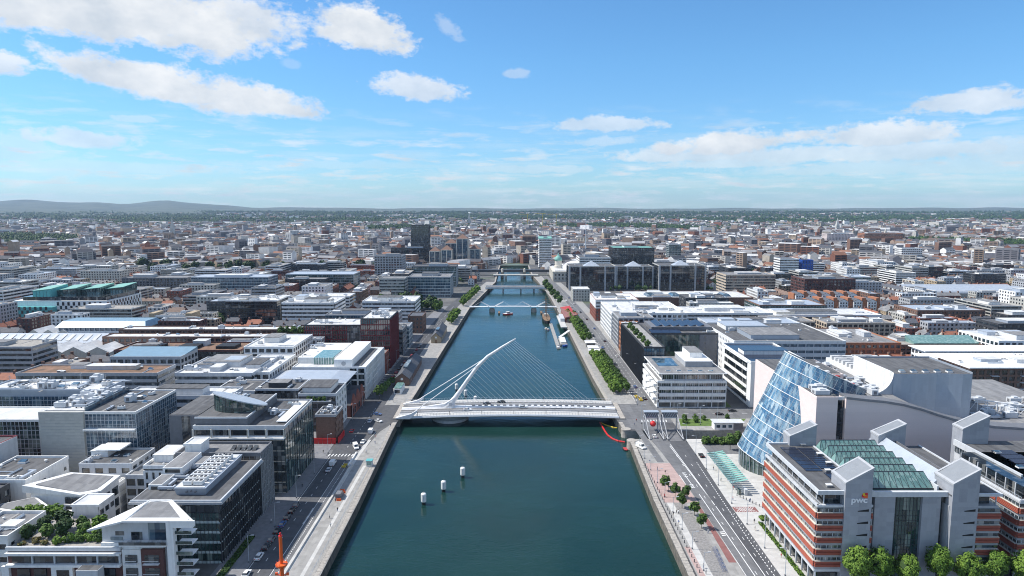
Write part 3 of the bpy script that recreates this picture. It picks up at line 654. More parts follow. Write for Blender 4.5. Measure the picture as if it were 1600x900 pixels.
# ---------------------------------------------------------------- white cable-stayed bridge
def beckett():
    r = thing('cable_stayed_bridge', 'white cable-stayed bridge with curved leaning pylon and fan of cables', 'bridge', (0, 365, 0))
    XL, XR, N = -60.5, 56.5, 26
    def deckz(x): return 1.2+1.5*(1-((x-2)/62)**2)
    xs = [XL+(XR-XL)*i/N for i in range(N+1)]
    prof = lambda x: [(x, 350.2, deckz(x)-.2), (x, 350.0, deckz(x)-.9), (x, 352.5, deckz(x)-2.0), (x, 358, deckz(x)-2.7), (x, 371.5, deckz(x)-2.7), (x, 377, deckz(x)-2.0), (x, 379.6, deckz(x)-.9), (x, 379.4, deckz(x)-.2), (x, 379.3, deckz(x)), (x, 350.3, deckz(x))]
    MB().loft([prof(x)[::-1] for x in xs]).build('deck', 'steel_white', r)
    def lane(name, y0, y1, dz, material, dash=None):
        m = MB()
        for a, b in zip(xs, xs[1:]): m.quad((a, y0, deckz(a)+dz), (b, y0, deckz(b)+dz), (b, y1, deckz(b)+dz), (a, y1, deckz(a)+dz))
        return m.build(name, material, r)
    lane('footway', 350.9, 355.6, .03, 'paving_white'); lane('footway', 374.2, 378.8, .03, 'paving_white')
    for y0, y1 in ((356.4, 359.6), (360.0, 363.0), (367.3, 370.3), (370.7, 373.6)): lane('carriageway_lane', y0, y1, .03, 'asphalt_old')
    for y in (359.8, 370.5):
        m = MB()
        for k in range(26):
            x = -52+k*4.1; m.quad((x, y-.1, deckz(x)+.05), (x+2, y-.1, deckz(x+2)+.05), (x+2, y+.1, deckz(x+2)+.05), (x, y+.1, deckz(x)+.05))
        m.build('lane_dashes', 'paint', r, stuff=True)
    for y in (350.5, 356.0, 373.9, 379.1):      # parapets and inner guard rails
        m = MB(); hh = 1.25 if y in (350.5, 379.1) else .7
        for a, b in zip(xs, xs[1:]):
            m.hexa([(a, y-.05, deckz(a)+hh-.1), (b, y-.05, deckz(b)+hh-.1), (b, y+.05, deckz(b)+hh-.1), (a, y+.05, deckz(a)+hh-.1), (a, y-.05, deckz(a)+hh), (b, y-.05, deckz(b)+hh), (b, y+.05, deckz(b)+hh), (a, y+.05, deckz(a)+hh)])
        x = XL+1
        while x < XR: m.box(x-.05, x+.05, y-.05, y+.05, deckz(x), deckz(x)+hh); x += 1.5
        m.build('railing', 'steel_light', r)
    m = MB()                                     # slotted central strip that carries the cable anchors
    for a, b in zip(xs, xs[1:]): m.hexa([(a, 363.6, deckz(a)), (b, 363.6, deckz(b)), (b, 366.7, deckz(b)), (a, 366.7, deckz(a)), (a, 363.9, deckz(a)+.55), (b, 363.9, deckz(b)+.55), (b, 366.4, deckz(b)+.55), (a, 366.4, deckz(a)+.55)])
    m.build('cable_trough', 'steel_white', r)
    for k in range(22):
        x = -22+k*3.4; MB().box(x, x+1.9, 364.2, 366.1, deckz(x)+.56, deckz(x)+.60).build('trough_slot', 'steel_dark', r)
    # pylon: flattened tapering tube bent towards the far bank
    pts = [(-37.2, .8), (-34.6, 3.2), (-31.2, 7.4), (-28.0, 12.0), (-24.6, 17.0), (-18.9, 24.9), (-13.3, 30.6), (-5.2, 36.0), (-1.2, 38.5), (2.1, 40.6)]
    wid = [4.6, 3.4, 2.5, 2.1, 1.9, 1.7, 1.5, 1.15, .9, .55]
    rings = []
    for i, (x, z) in enumerate(pts):
        a = pts[max(0, i-1)]; b = pts[min(len(pts)-1, i+1)]; L = math.hypot(b[0]-a[0], b[1]-a[1]); tx, tz = (b[0]-a[0])/L, (b[1]-a[1])/L
        w = wid[i]*.55; ring = []
        for k in range(12):
            t = 2*math.pi*k/12; u, v = w*math.cos(t), w*.75*math.sin(t)
            ring.append((x-tz*u, 365+v, z+tx*u))
        rings.append(ring)
    py = MB().loft(rings).build('pylon', 'steel_white', r, smooth=True)
    MB().loft([[(-48, 365-.4, deckz(-48)+.4), (-48, 365+.4, deckz(-48)+.4), (-48, 365+.4, deckz(-48)+.9), (-48, 365-.4, deckz(-48)+.9)],
               [(-38, 365-1.3, deckz(-38)), (-38, 365+1.3, deckz(-38)), (-37, 365+1.0, 4.3), (-37, 365-1.0, 4.3)], [(-31.5, 363.6, deckz(-31)), (-31.5, 366.4, deckz(-31)), (-31.2, 366, 8.0), (-31.2, 364, 8.0)]]).build('pylon_foot', 'steel_white', py)
    MB().tube((-33.6, 363.3, 4.3), (-33.6, 363.6, 4.3), 1.0, .9, 14).build('pylon_hatch', 'grey_light', py)
    def on_pylon(t):
        k = t*(len(pts)-1); i = min(int(k), len(pts)-2); f = k-i
        return Vector((pts[i][0]+(pts[i+1][0]-pts[i][0])*f, 365, pts[i][1]+(pts[i+1][1]-pts[i][1])*f))
    for k in range(25):
        t = k/24; a = on_pylon(.30+.655*t); b = (-25.5+73*t, 365.1, deckz(-25.5+73*t)+.5)
        MB().tube(a, b, .09, n=6).build('cable', 'steel_white', r)
    for y, at in ((376.2, .66), (350.6, .60)):
        a = on_pylon(at); bz = deckz(-53)+2.6
        MB().tube(a, (-51.5, y, bz), .22, n=8).build('back_stay', 'steel_white', r)
        MB().loft([[(-61.5, y-1.3, .4), (-61.5, y+1.3, .4), (-61.5, y+1.3, .9), (-61.5, y-1.3, .9)], [(-54, y-1.1, .3), (-54, y+1.1, .3), (-53.5, y+.7, 3.0), (-53.5, y-.7, 3.0)], [(-50, y-.5, deckz(-50)+2.4), (-50, y+.5, deckz(-50)+2.4), (-50.2, y+.4, deckz(-50)+3.2), (-50.2, y-.4, deckz(-50)+3.2)]]).build('stay_anchor', 'steel_white', r)
    MB().lathe((-34, 365, 0), [(10.2, -6), (10.0, -2.6), (8.4, -2.2), (6.6, -.8)], 24).build('round_pier', 'grey_light', r)
    MB().box(55, 60, 350, 379.5, -6, .6).build('abutment', 'granite', r); MB().box(-63, -59.5, 350, 379.5, -6, .6).build('abutment', 'granite', r)
    for y in (351, 378.6):
        for x in range(-50, 52, 17):
            MB().tube((x, y, deckz(x)), (x, y, deckz(x)+2.0), .14, n=6).build('light_stub', 'steel_dark', r)
beckett()

# ---------------------------------------------------------------- grey office with terracotta louvres
def louvre_band(root, side, c, a0, a1, z, hgt=1.9):
    b = MB(); fbox(b, side, c, a0, a1, z, z+hgt, .02, .10); o = b.build('louvre_band', 'brick_red', root)
    for k in range(4):
        m = MB(); q = z+hgt*k/4
        if side == 'F': m.hexa([(a0, c-.45, q), (a1, c-.45, q), (a1, c-.1, q+.06), (a0, c-.1, q+.06), (a0, c-.45, q+.22), (a1, c-.45, q+.22), (a1, c-.1, q+.28), (a0, c-.1, q+.28)])
        else: m.hexa([(c-.45, a0, q), (c-.1, a0, q+.06), (c-.1, a1, q+.06), (c-.45, a1, q), (c-.45, a0, q+.22), (c-.1, a0, q+.28), (c-.1, a1, q+.28), (c-.45, a1, q+.22)])
        m.build('louvre', 'terracotta', o)
    m = MB(); fbox(m, side, c, a0, a1, z+hgt, z+hgt+.09, -.2, .5); m.build('louvre_cap', 'cream', o)
def office_wing(root, X0, X1, Y0, Y1, sides, h=29.3):
    d = .4
    MB().box(X0+1.6, X1-.3, Y0+1.2, Y1, 0, 6).build('ground_floor', 'glass_dark', root)
    MB().box(X0+d, X1, Y0+d, Y1, 6, 25).build('wall', 'grey', root)
    for side in sides:
        c, a0, a1 = (Y0, X0, X1) if side == 'F' else (X0, Y0, Y1)
        for k in range(5):
            z = 6.6+k*3.72
            m = MB(); fbox(m, side, c, a0+.1, a1, z-.9, z-.02, -.45, .04); m.build('spandrel', 'pwc_clad', root)
            louvre_band(root, side, c, a0, a1, z, 1.75)
            m = MB(); fbox(m, side, c, a0+.1, a1, z+1.9, z+2.82, -.5, -.1, 0)
            n = int((a1-a0)/1.5)
            for i in range(n+1): x = a0+.1+(a1-a0-.2)*i/n; fbox(m, side, c, x-.06, x+.06, z+1.9, z+2.82, -.1, .0, 1)
            m.build('window_row', ['glass', 'grey_light'], root)
        m = MB(); fbox(m, side, c, a0, a1, 24.9, 25.5, -.6, .15); m.build('terrace_edge', 'grey_light', root)
        m = MB(); fbox(m, side, c, a0, a1, 5.0, 5.7, -1.2, .1); m.build('soffit_beam', 'grey_light', root)
    MB().box(X0+2.2, X1-.2, Y0+2.2, Y1, 25, 28.9).build('attic_glazing', 'glass_dark', root)
    n = int((Y1-Y0)/4.2)
    for i in range(n+1):
        y = Y0+.8+(Y1-Y0-1.6)*i/n
        MB().box(X0+.5, X0+.95, y-.2, y+.2, 0, 5.2).build('column', 'grey_light', root)
        MB().box(X0+2.0, X0+2.25, y-.15, y+.15, 25, 28.9).build('attic_post', 'grey_light', root)
    m = MB(); x = X0+.35
    y = Y0
    while y < Y1: m.box(x-.04, x+.04, y-.04, y+.04, 25.5, 26.5); y += 1.2
    m.box(x-.05, x+.05, Y0, Y1, 26.45, 26.55); m.build('terrace_railing', 'steel_light', root)
    MB().box(X0+.3, X1, Y0+.3, Y1, h-.5, h-.02).build('roof', 'felt', root)
    m = MB(); m.box(X0, X1, Y0, Y0+.6, h-.7, h+.5).box(X0, X0+.6, Y0+.6, Y1-.6, h-.7, h+.5).box(X0, X1, Y1-.6, Y1, h-.7, h+.5).build('parapet', 'grey_light', root)
def stair_tower(root, x0, x1, y0, y1, zl, zr, slots=True, z0=0):
    t = MB().prism([(x0, y0), (x1, y0), (x1, y1), (x0, y1)], z0, [zl, zr, zr, zl]).build('stair_tower', 'pwc_clad', root)
    s = (zr-zl)/(x1-x0)
    m = MB()
    for a, b, c, d in ((x0-.15, x1+.15, y0-.15, y0+.55), (x0-.15, x1+.15, y1-.55, y1+.15), (x0-.15, x0+.55, y0+.55, y1-.55), (x1-.55, x1+.15, y0+.55, y1-.55)):
        za, zb = zl+s*(a-x0), zl+s*(b-x0)
        m.hexa([(a, c, za-.3), (b, c, zb-.3), (b, d, zb-.3), (a, d, za-.3), (a, c, za+.28), (b, c, zb+.28), (b, d, zb+.28), (a, d, za+.28)])
    m.build('tower_coping', 'grey', t)
    MB().hexa([(x0+.5, y0+.5, zl), (x1-.5, y0+.5, zr-.3), (x1-.5, y1-.5, zr-.3), (x0+.5, y1-.5, zl), (x0+.5, y0+.5, zl+.32), (x1-.5, y0+.5, zr+.05), (x1-.5, y1-.5, zr+.05), (x0+.5, y1-.5, zl+.32)]).build('tower_roof', 'tower_metal', t)
    if slots:
        for k in range(6):
            z = 5.2+k*3.72
            MB().prism([(x1-3.9, y0-.06), (x1-.7, y0-.06), (x1-.7, y0+.1), (x1-3.9, y0+.1)], z, [z+.25, z+.75, z+.75, z+.25]).build('stair_slot', 'black', t)
    return t
def grey_office():
    X0, X1, X2, X3, Y0, Y1 = 89.0, 105.2, 127.6, 142.6, 190.0, 231.0
    FOOT.append((X0, X3, Y0, Y1))
    r = thing('grey_office', 'grey office with orange louvre bands, four slanted stair towers and glass ridge roof', 'office', ((X0+X3)/2, (Y0+Y1)/2, 0))
    office_wing(r, X0, X1, Y0, Y1, 'FL')
    # right wing mirrors the left one
    MB().box(X2, X3-.4, Y0+.4, Y1, 0, 25).build('wall', 'grey', r)
    for k in range(5):
        z = 6.6+k*3.72; louvre_band(r, 'F', Y0, X2+7.6, X3, z, 1.75)
        m = MB(); fbox(m, 'F', Y0, X2+7.6, X3, z+1.9, z+2.82, -.5, -.1); m.build('window_row', 'glass', r)
        m = MB(); fbox(m, 'F', Y0, X2+7.6, X3, z-.9, z-.02, -.45, -.02); m.build('spandrel', 'pwc_clad', r)
    MB().box(X2, X3-2, Y0+2.2, Y1, 25, 28.5).build('attic_glazing', 'glass_dark', r)
    for y in (Y0+1.2, Y0+9): MB().tube((X3-.8, y, 25), (X3-.8, y, 28.4), .18).build('attic_post', 'steel_light', r)
    MB().box(X2, X3, Y0-.2, Y1, 28.3, 28.6).build('roof', 'felt', r)
    MB().box(X2+7, X3+.1, Y0-.3, Y0+.3, 28.2, 29.0).box(X3-.4, X3+.1, Y0+.3, Y1, 28.2, 29.0).build('parapet', 'grey_light', r)
    # centre: recessed grey piers and a tall dark glass atrium front
    MB().box(X1, X2, Y0+3.4, Y1, 0, 27.2).build('atrium_block', 'glass_dark', r)
    for a, b in ((106.6, 112.6), (120.6, 126.0)): MB().box(a, b, Y0+1.6, Y0+3.5, 0, 28.0).build('atrium_pier', 'pwc_clad', r)
    m = MB(); m.box(112.6, 120.6, Y0+2.7, Y0+3.45, 0, 27.4, 0)
    for i in range(9): m.box(112.6+i-.05, 112.6+i+.05, Y0+2.6, Y0+2.75, 0, 27.4, 1)
    for k in range(18): m.box(112.6, 120.6, Y0+2.62, Y0+2.75, k*1.5-.04, k*1.5+.04, 1)
    m.build('atrium_window', ['glass_green', 'steel_dark'], r)
    MB().box(X1-.3, X2+.2, Y0+1.2, Y0+2.4, 27.4, 28.9).build('atrium_lintel', 'grey_light', r)
    MB().box(X1, X2, Y0+2.4, Y1, 27.3, 27.7).build('atrium_deck', 'felt', r)
    # six glazed ridges running across the atrium
    for k in range(6):
        y = Y0+8.2+k*5.6; a, b = X1-.6+ (0), X2-1.4
        g = MB(); ap = 32.2
        g.prism([(a, y-2.6), (b, y-2.6), (b, y+2.6), (a, y+2.6)], 27.7, 28.2, 0)
        g.v += [(a, y-2.3, 28.2), (b, y-2.3, 28.2), (b-1.6, y+.6, ap), (a+1.6, y+.6, ap), (a, y+2.3, 28.2), (b, y+2.3, 28.2)]
        o = len(g.v)-6; g.f += [(o, o+1, o+2, o+3), (o+4, o+3, o+2, o+5), (o, o+3, o+4), (o+1, o+5, o+2)]; g.m += [0, 0, 0, 0]
        rd = g.build('atrium_ridge', 'glass_teal', r)
        f = MB(); f.tube((a+1.6, y+.6, ap), (b-1.6, y+.6, ap), .14, n=5); n = 12
        for i in range(n+1):
            q = a+(b-a)*i/n; p = a+1.6+(b-a-3.2)*i/n
            f.tube((q, y-2.32, 28.22), (p, y+.58, ap+.03), .06, n=4); f.tube((q, y+2.32, 28.22), (p, y+.62, ap+.03), .06, n=4)
            if i < n:
                q2 = a+(b-a)*(i+1)/n; f.tube((q2, y-2.33, 28.22), (p, y+.58, ap+.03), .045, n=4)
        f.box(a-.1, b+.1, y-2.75, y-2.55, 28.0, 28.3); f.build('ridge_frame', 'steel_dark', rd)
    for a in (X1-.9, X2-1.5):
        MB().box(a, a+.5, Y0+4, Y1-2, 27.7, 29.6).build('gutter_wall', 'grey_light', r)
    # raised plant walk along the right wing
    MB().prism([(X2-.9, Y0+7), (X2+2.4, Y0+7), (X2+2.4, Y1+4), (X2-.9, Y1+4)], 28.6, [29.2, 32.2, 32.2, 29.2]).build('plant_walk', 'metal_roof', r)
    MB().box(X2+5.8, X2+6.1, Y0+9, Y1+2, 28.6, 31.0).build('plant_screen', 'grey_dark', r)
    for k in range(9): place('cooling_unit', roof_mesh('unit'), r, (X2+4.2, Y0+11+k*3.1, 28.6), math.pi/2, (.9, .9, .9))
    # roof of the left wing: solar arrays and vents
    for (a, b, c, d) in ((X0+3.4, X0+8.6, Y0+16, Y0+37), (X0+9.0, X1-2.2, Y0+18, Y0+36.5), (X0+8.2, X1-2.6, Y0+6.5, Y0+14.5)):
        MB().hexa([(a, c, 29.3), (b, c, 29.3), (b, d, 29.3), (a, d, 29.3), (a, c, 29.55), (b, c, 29.5), (b, d, 29.5), (a, d, 29.55)]).build('solar_array', 'solar', r)
        y = c+1.7
        while y < d: MB().box(a, b, y-.06, y+.06, 29.5, 29.6).build('array_rail', 'steel_dark', r); y += 1.7 if a > X0+8 else 3.4
    for x, y in ((X0+10, Y0+15.6), (X1-3, Y0+22), (X1-2.4, Y0+30), (X0+5, Y0+4), (X1-2, Y0+12), (X0+12, Y0+39)): place('roof_hatch', roof_mesh('box'), r, (x, y, 29.3))
    stair_tower(r, 96.6, 104.4, Y0-.7, Y0+8.2, 32.4, 36.8)
    stair_tower(r, 127.8, 135.4, Y0-.7, Y0+8.2, 32.0, 36.4)
    stair_tower(r, 96.4, 105.6, Y1-2, Y1+3.4, 32.6, 36.6, False)
    stair_tower(r, 127.4, 136.8, Y1-1.6, Y1+3.6, 32.6, 36.8, False)
    # company sign on the near tower
    cu = bpy.data.curves.new('sign_letters', 'FONT'); cu.body = 'pwc'; cu.size = 2.5; cu.extrude = .06; cu.offset = .07; cu.align_x = 'CENTER'
    tmp = bpy.data.objects.new('tmp_sign', cu); 
    COL.objects.link(tmp); dg = bpy.context.evaluated_depsgraph_get(); me = bpy.data.meshes.new_from_object(tmp.evaluated_get(dg)); bpy.data.objects.remove(tmp)
    me.materials.clear(); me.materials.append(M['steel_white'])
    o = place('sign_letters', me, r, (100.7, Y0-.82, 26.6)); o.rotation_euler = (math.pi/2, 0, 0); o.scale = (1.15, 1.0, 1)
    for q, (x, z, s, c) in enumerate(((101.9, 28.6, .5, 'red_paint'), (102.5, 28.4, .55, 'orange_paint'), (102.1, 29.1, .45, 'yellow_paint'), (102.6, 29.2, .4, 'red_paint'))):
        MB().box(x-s, x+s, Y0-.85-.02*q, Y0-.70, z-s*.8, z+s*.8).build('sign_emblem', c, r)
    # hedge planter along the pavement
grey_office()
def second_office():
    X0, Y0, Y1 = 157.5, 193.0, 233.0
    FOOT.append((150, 215, 190, 236))
    r = thing('grey_office', 'second grey office with orange louvres at the right picture edge, glass link to its twin', 'office', (185, 213, 0))
    office_wing(r, X0-7.2, X0+55, Y0, Y1-9, 'FL', 24.2+1)
    MB().box(X0+.4, X0+55, Y0+10, Y1+2, 20, 28.6).build('upper_block', 'grey_light', r)
    m = MB(); m.box(X0+.1, X0+.42, Y0+10.3, Y1+1.7, 25.4, 27.4, 0)
    for i in range(24): y = Y0+10.4+i*1.35; m.box(X0-.02, X0+.1, y-.06, y+.06, 25.4, 27.4, 1)
    m.build('clerestory', ['glass', 'grey_light'], r)
    MB().box(X0, X0+55, Y0+9.6, Y1+2.2, 28.6, 28.9).build('upper_roof', 'felt', r)
    MB().box(X0-.1, X0+.5, Y0+9.6, Y1+2.2, 27.5, 29.6).build('parapet', 'grey_light', r)
    for k in range(4): MB().hexa([(X0+6+k*.4, Y0+16+k*4.2, 28.9), (X0+13, Y0+16+k*4.2, 28.9), (X0+13, Y0+19+k*4.2, 28.9), (X0+6, Y0+19+k*4.2, 28.9), (X0+6, Y0+16+k*4.2, 29.1), (X0+13, Y0+16+k*4.2, 29.1), (X0+13, Y0+19+k*4.2, 29.4), (X0+6, Y0+19+k*4.2, 29.4)]).build('solar_array', 'solar', r)
    for x, y in ((X0+5, Y0+17), (X0+9, Y0+14), (X0+15, Y0+24), (X0+7, Y0+30)): place('roof_light', roof_mesh('light'), r, (x, y, 28.9))
    stair_tower(r, X0+.8, X0+10, Y1-1, Y1+4.6, 34.2, 38.8, False)
    # glazed link bridge to the twin block
    MB().box(142.7, X0+8, 214, 218.5, 20.6, 24.6).build('link_bridge', 'glass_green', r)
    MB().box(142.7, X0+8, 213.8, 218.7, 24.6, 24.9).build('link_roof', 'glass_blue', r)
    MB().box(142.7, X0+8, 213.9, 218.6, 16.2, 20.5).build('link_wall', 'grey', r)
    MB().tube((150.6, 213.5, 18.4), (150.6, 213.95, 18.4), .9, n=14).build('port_hole', 'glass_dark', r)
second_office()

# ---------------------------------------------------------------- convention centre: tilted glass drum in a stone block
def convention():
    r = thing('convention_centre', 'convention centre with tilted blue glass drum set in pale stone walls', 'convention centre', (150, 285, 0))
    FOOT.append((96, 245, 250, 345))
    th = R(24.2); A = Vector((115.2, 285, .7)); ax = Vector((math.sin(th), 0, math.cos(th))); u = Vector((math.cos(th), 0, -math.sin(th))); w = Vector((0, 1, 0)); RAD = 18.0; LEN = 45.8
    def pt(a, t, rad=RAD): return A+ax*t+(u*math.cos(a)+w*math.sin(a))*rad
    NR, NA = 9, 60; ang = [R(95)+R(215)*i/NA for i in range(NA+1)]     # glass on the river side
    for k in range(NR):
        t0, t1 = LEN*k/NR, LEN*(k+1)/NR
        m = MB(); m.loft([[tuple(pt(a, t0)) for a in ang], [tuple(pt(a, t1)) for a in ang]], 0, False, False)
        for i, a in enumerate(ang):
            if i % 2 == 0: m.tube(pt(a, t0, RAD+.04), pt(a, t1, RAD+.04), .07, n=4, m=1, caps=False)
        for j in (1, 2):
            tt = t0+(t1-t0)*j/3
            for i in range(NA): m.tube(pt(ang[i], tt, RAD+.03), pt(ang[i+1], tt, RAD+.03), .05, n=4, m=1, caps=False)
        m.build('drum_glazing', ['glass_atrium', 'steel_light'], r)
    for k in range(NR+1):
        t = LEN*k/NR; m = MB()
        for i in range(NA):
            a, b = ang[i], ang[i+1]
            m.hexa([pt(a, t-.11, RAD-.1), pt(b, t-.11, RAD-.1), pt(b, t-.11, RAD+.3), pt(a, t-.11, RAD+.3), pt(a, t+.11, RAD-.1), pt(b, t+.11, RAD-.1), pt(b, t+.11, RAD+.3), pt(a, t+.11, RAD+.3)])
        m.build('drum_ring', 'steel_white', r)
    full = [2*math.pi*i/48 for i in range(48)]
    m = MB(); m.loft([[tuple(pt(a, LEN-2.2, RAD-.4)) for a in full], [tuple(pt(a, LEN-1.9, RAD-.4)) for a in full]]); m.build('drum_roof', 'felt', r)
    for a0 in range(7):
        a = R(-60+a0*24); c = pt(a, LEN-1.8, 11); MB().box(c.x-1.6, c.x+1.6, c.y-1, c.y+1, c.z-.3, c.z+1.3).build('drum_roof_unit', 'cloth_red' if a0 % 3 == 1 else 'offwhite', r)
    MB().lathe((113.8, 285, 0), [(14.5, 0), (14.5, 9)], 40).build('foyer_glazing', 'glass_green', r)
    for i in range(26):
        a = R(95)+R(200)*i/25; p = (113.8+14.7*math.cos(a), 285+14.7*math.sin(a))
        MB().tube((*p, 0), (*p, 8.4), .13, n=5).build('foyer_mullion', 'steel_light', r)
    # stone wings either side of the drum
    X0 = 117.4
    MB().prism([(X0, 256), (125.6, 256), (125.6, 284), (X0, 284)], 0, 38.2).build('stone_wing', 'pink_stone', r)
    MB().prism([(X0+3.4, 302), (150, 302), (150, 332), (X0+3.4, 332)], 0, 36.5).build('stone_wing', 'pink_stone', r)
    MB().box(X0+.4, 125.2, 256.5, 284, 38.2, 38.6).build('wing_roof', 'felt', r); MB().box(X0+4, 149, 303, 331, 36.5, 36.9).build('wing_roof', 'felt', r)
    for a, b, c, d in ((X0-.1, 125.7, 255.9, 256.5), (X0-.1, X0+.4, 256.5, 284)): MB().box(a, b, c, d, 37.9, 39.0).build('wing_coping', 'pink_stone', r)
    place('cooling_unit', roof_mesh('unit2'), r, (121.5, 262, 38.6), 0, (1.5, 1.8, .9)); place('cooling_unit', roof_mesh('unit2'), r, (123, 268, 38.6), 0, (1.6, 1.5, 1))
    place('cooling_unit', roof_mesh('unit2'), r, (126, 310, 36.9), 0, (1.2, 1.5, 1))
    MB().box(125.6, 128.8, 257.6, 290, 0, 37.4).build('slot_window', 'glass_dark', r)
    MB().box(125.6, 128.8, 257.2, 258, 37.4, 38.6).build('slot_lintel', 'grey_light', r)
    for z in (8, 12, 16, 20, 24, 28, 32): MB().box(125.7, 128.7, 257.4, 257.6, z, z+.5).build('slot_transom', 'steel_dark', r)
    prof = [(128.8, 38.2), (137.6, 37.2), (144, 36.6), (151, 35.4), (158, 33.6), (164.6, 31.4), (171, 29.5), (178, 27.9), (187, 26.6), (198, 25.9), (212, 25.6), (240, 25.6)]
    f = MB(); cp = MB()
    for (a, za), (b, zb) in zip(prof, prof[1:]):
        f.hexa([(a, 256, 0), (b, 256, 0), (b, 262, 0), (a, 262, 0), (a, 256, za), (b, 256, zb), (b, 262, zb), (a, 262, za)])
        cp.hexa([(a, 255.7, za), (b, 255.7, zb), (b, 262.2, zb), (a, 262.2, za), (a, 255.9, za+.9), (b, 255.9, zb+.9), (b, 262, zb+.9), (a, 262, za+.9)])
    f.build('stone_front', 'pink_stone', r); cp.build('curved_coping', 'grey_dark', r)
    for x in (136.5, 177.5): MB().box(x, x+4.2, 255.9, 256.2, 17.6, 20.2).build('front_opening', 'black', r)
    for k in range(7):
        MB().prism([(131.5+k*1.7, 255.2), (132.4+k*1.7, 255.2), (132.4+k*1.7, 256), (131.5+k*1.7, 256)], 19.6, 20.2).build('light_bracket', 'white', r)
    # fly tower: curved zinc wall with a dark roof
    pl = [(158, 276.2), (161, 275.7), (165, 275.3), (172, 276.2), (176.5, 277.2), (181, 276.4), (186, 275.2), (190.6, 276.2), (192.2, 278.6), (192.4, 284), (192.4, 309), (158, 309)]
    tops = [43.2]*len(pl)
    n = len(pl); m = MB()
    for i in range(n):
        j = (i+1) % n; m.quad((*pl[i], 24), (*pl[j], 24), (*pl[j], tops[j]), (*pl[i], tops[i]))
    m.build('fly_tower', 'zinc', r)
    MB().prism([(158.5, 277), (165, 276.2), (172, 277.1), (176.5, 278), (181, 277.2), (186, 276.2), (190.2, 277), (191.4, 279), (191.6, 308.5), (158.5, 308.5)], 41.5, 42.6).build('fly_tower_roof', 'felt', r)
    for k in range(5): place('roof_light', roof_mesh('light'), r, (164+k*5, 281, 42.6), 0, (1.1, 1.1, 1.4))
    for k in range(8):
        t0, t1 = math.pi/2*k/8, math.pi/2*(k+1)/8; xa, za, xb, zb = 149+9*math.sin(t0), 43.2-9*math.cos(t0), 149+9*math.sin(t1), 43.2-9*math.cos(t1)
        MB().hexa([(xa, 276.4, 33.9), (xb, 276.4, 33.9), (xb, 277.6, 33.9), (xa, 277.6, 33.9), (xa, 276.4, za), (xb, 276.4, zb), (xb, 277.6, zb), (xa, 277.6, za)]).build('swept_fin', 'zinc', r)
        MB().hexa([(xa, 276.2, za), (xb, 276.2, zb), (xb, 278.4, zb), (xa, 278.4, za), (xa, 276.2, za+.35), (xb, 276.2, zb+.35), (xb, 278.4, zb+.35), (xa, 278.4, za+.35)]).build('swept_edge', 'offwhite', r)
    MB().box(157.7, 158.4, 278, 309, 24, 43.6).build('tower_side', 'offwhite', r)
    # roofs behind the front wall, with services
    MB().box(128.8, 158, 262, 331, 0, 34.0).build('hall_block', 'grey', r); MB().box(129, 157.8, 262.3, 330.8, 34.0, 34.3).build('hall_roof', 'felt_grey', r)
    MB().box(158, 245, 262, 340, 0, 24.0).build('hall_block', 'grey', r); MB().box(158.2, 244.8, 262.3, 339.8, 24.0, 24.3).build('hall_roof', 'felt_grey', r)
    rnd = random.Random(5)
    for i in range(26):
        k = rnd.choice(('unit', 'unit2', 'duct', 'duct', 'unit2')); place({'duct': 'roof_duct'}.get(k, 'cooling_unit'), roof_mesh(k), r, (rnd.uniform(196, 243), rnd.uniform(264, 300), 24.3), rnd.choice((0, 1.57)), (1.3, 1.3, 1.2))
    for i in range(24):
        k = rnd.choice(('unit', 'unit2', 'duct', 'unit2')); place({'duct': 'roof_duct'}.get(k, 'cooling_unit'), roof_mesh(k), r, (rnd.uniform(136, 155), rnd.uniform(272, 326), 34.3), rnd.choice((0, 1.57)), (1.2, 1.2, 1.2))
    for i in range(14):
        place('plant_screen', shared('pscreen', lambda: MB().box(-5, 5, -.5, .5, 0, 1.8).mesh('plant_screen', ['membrane'])), r, (164+i % 2*11, 310.5+i*1.9, 24.3+12), 0)
    MB().box(158.5, 192, 309.2, 338, 24.3, 36.2).build('rear_block', 'offwhite', r)
    for i in range(5): MB().box(160+i*6.2, 164.5+i*6.2, 310.5, 337, 36.2, 37.6).build('rear_louvre', 'membrane', r)
    # white truss frame over the right-hand roof
    m = MB(); a, b = Vector((193.5, 282, 31)), Vector((243, 268, 27.5))
    for i in range(15):
        p = a.lerp(b, i/14); m.tube((p.x, p.y, 24.3), p, .16, n=5); q = a.lerp(b, min(14, i+1)/14); m.tube((p.x, p.y, 24.6), q, .10, n=4)
    m.tube(a, b, .3, n=6); m.build('roof_truss', 'steel_white', r)
convention()
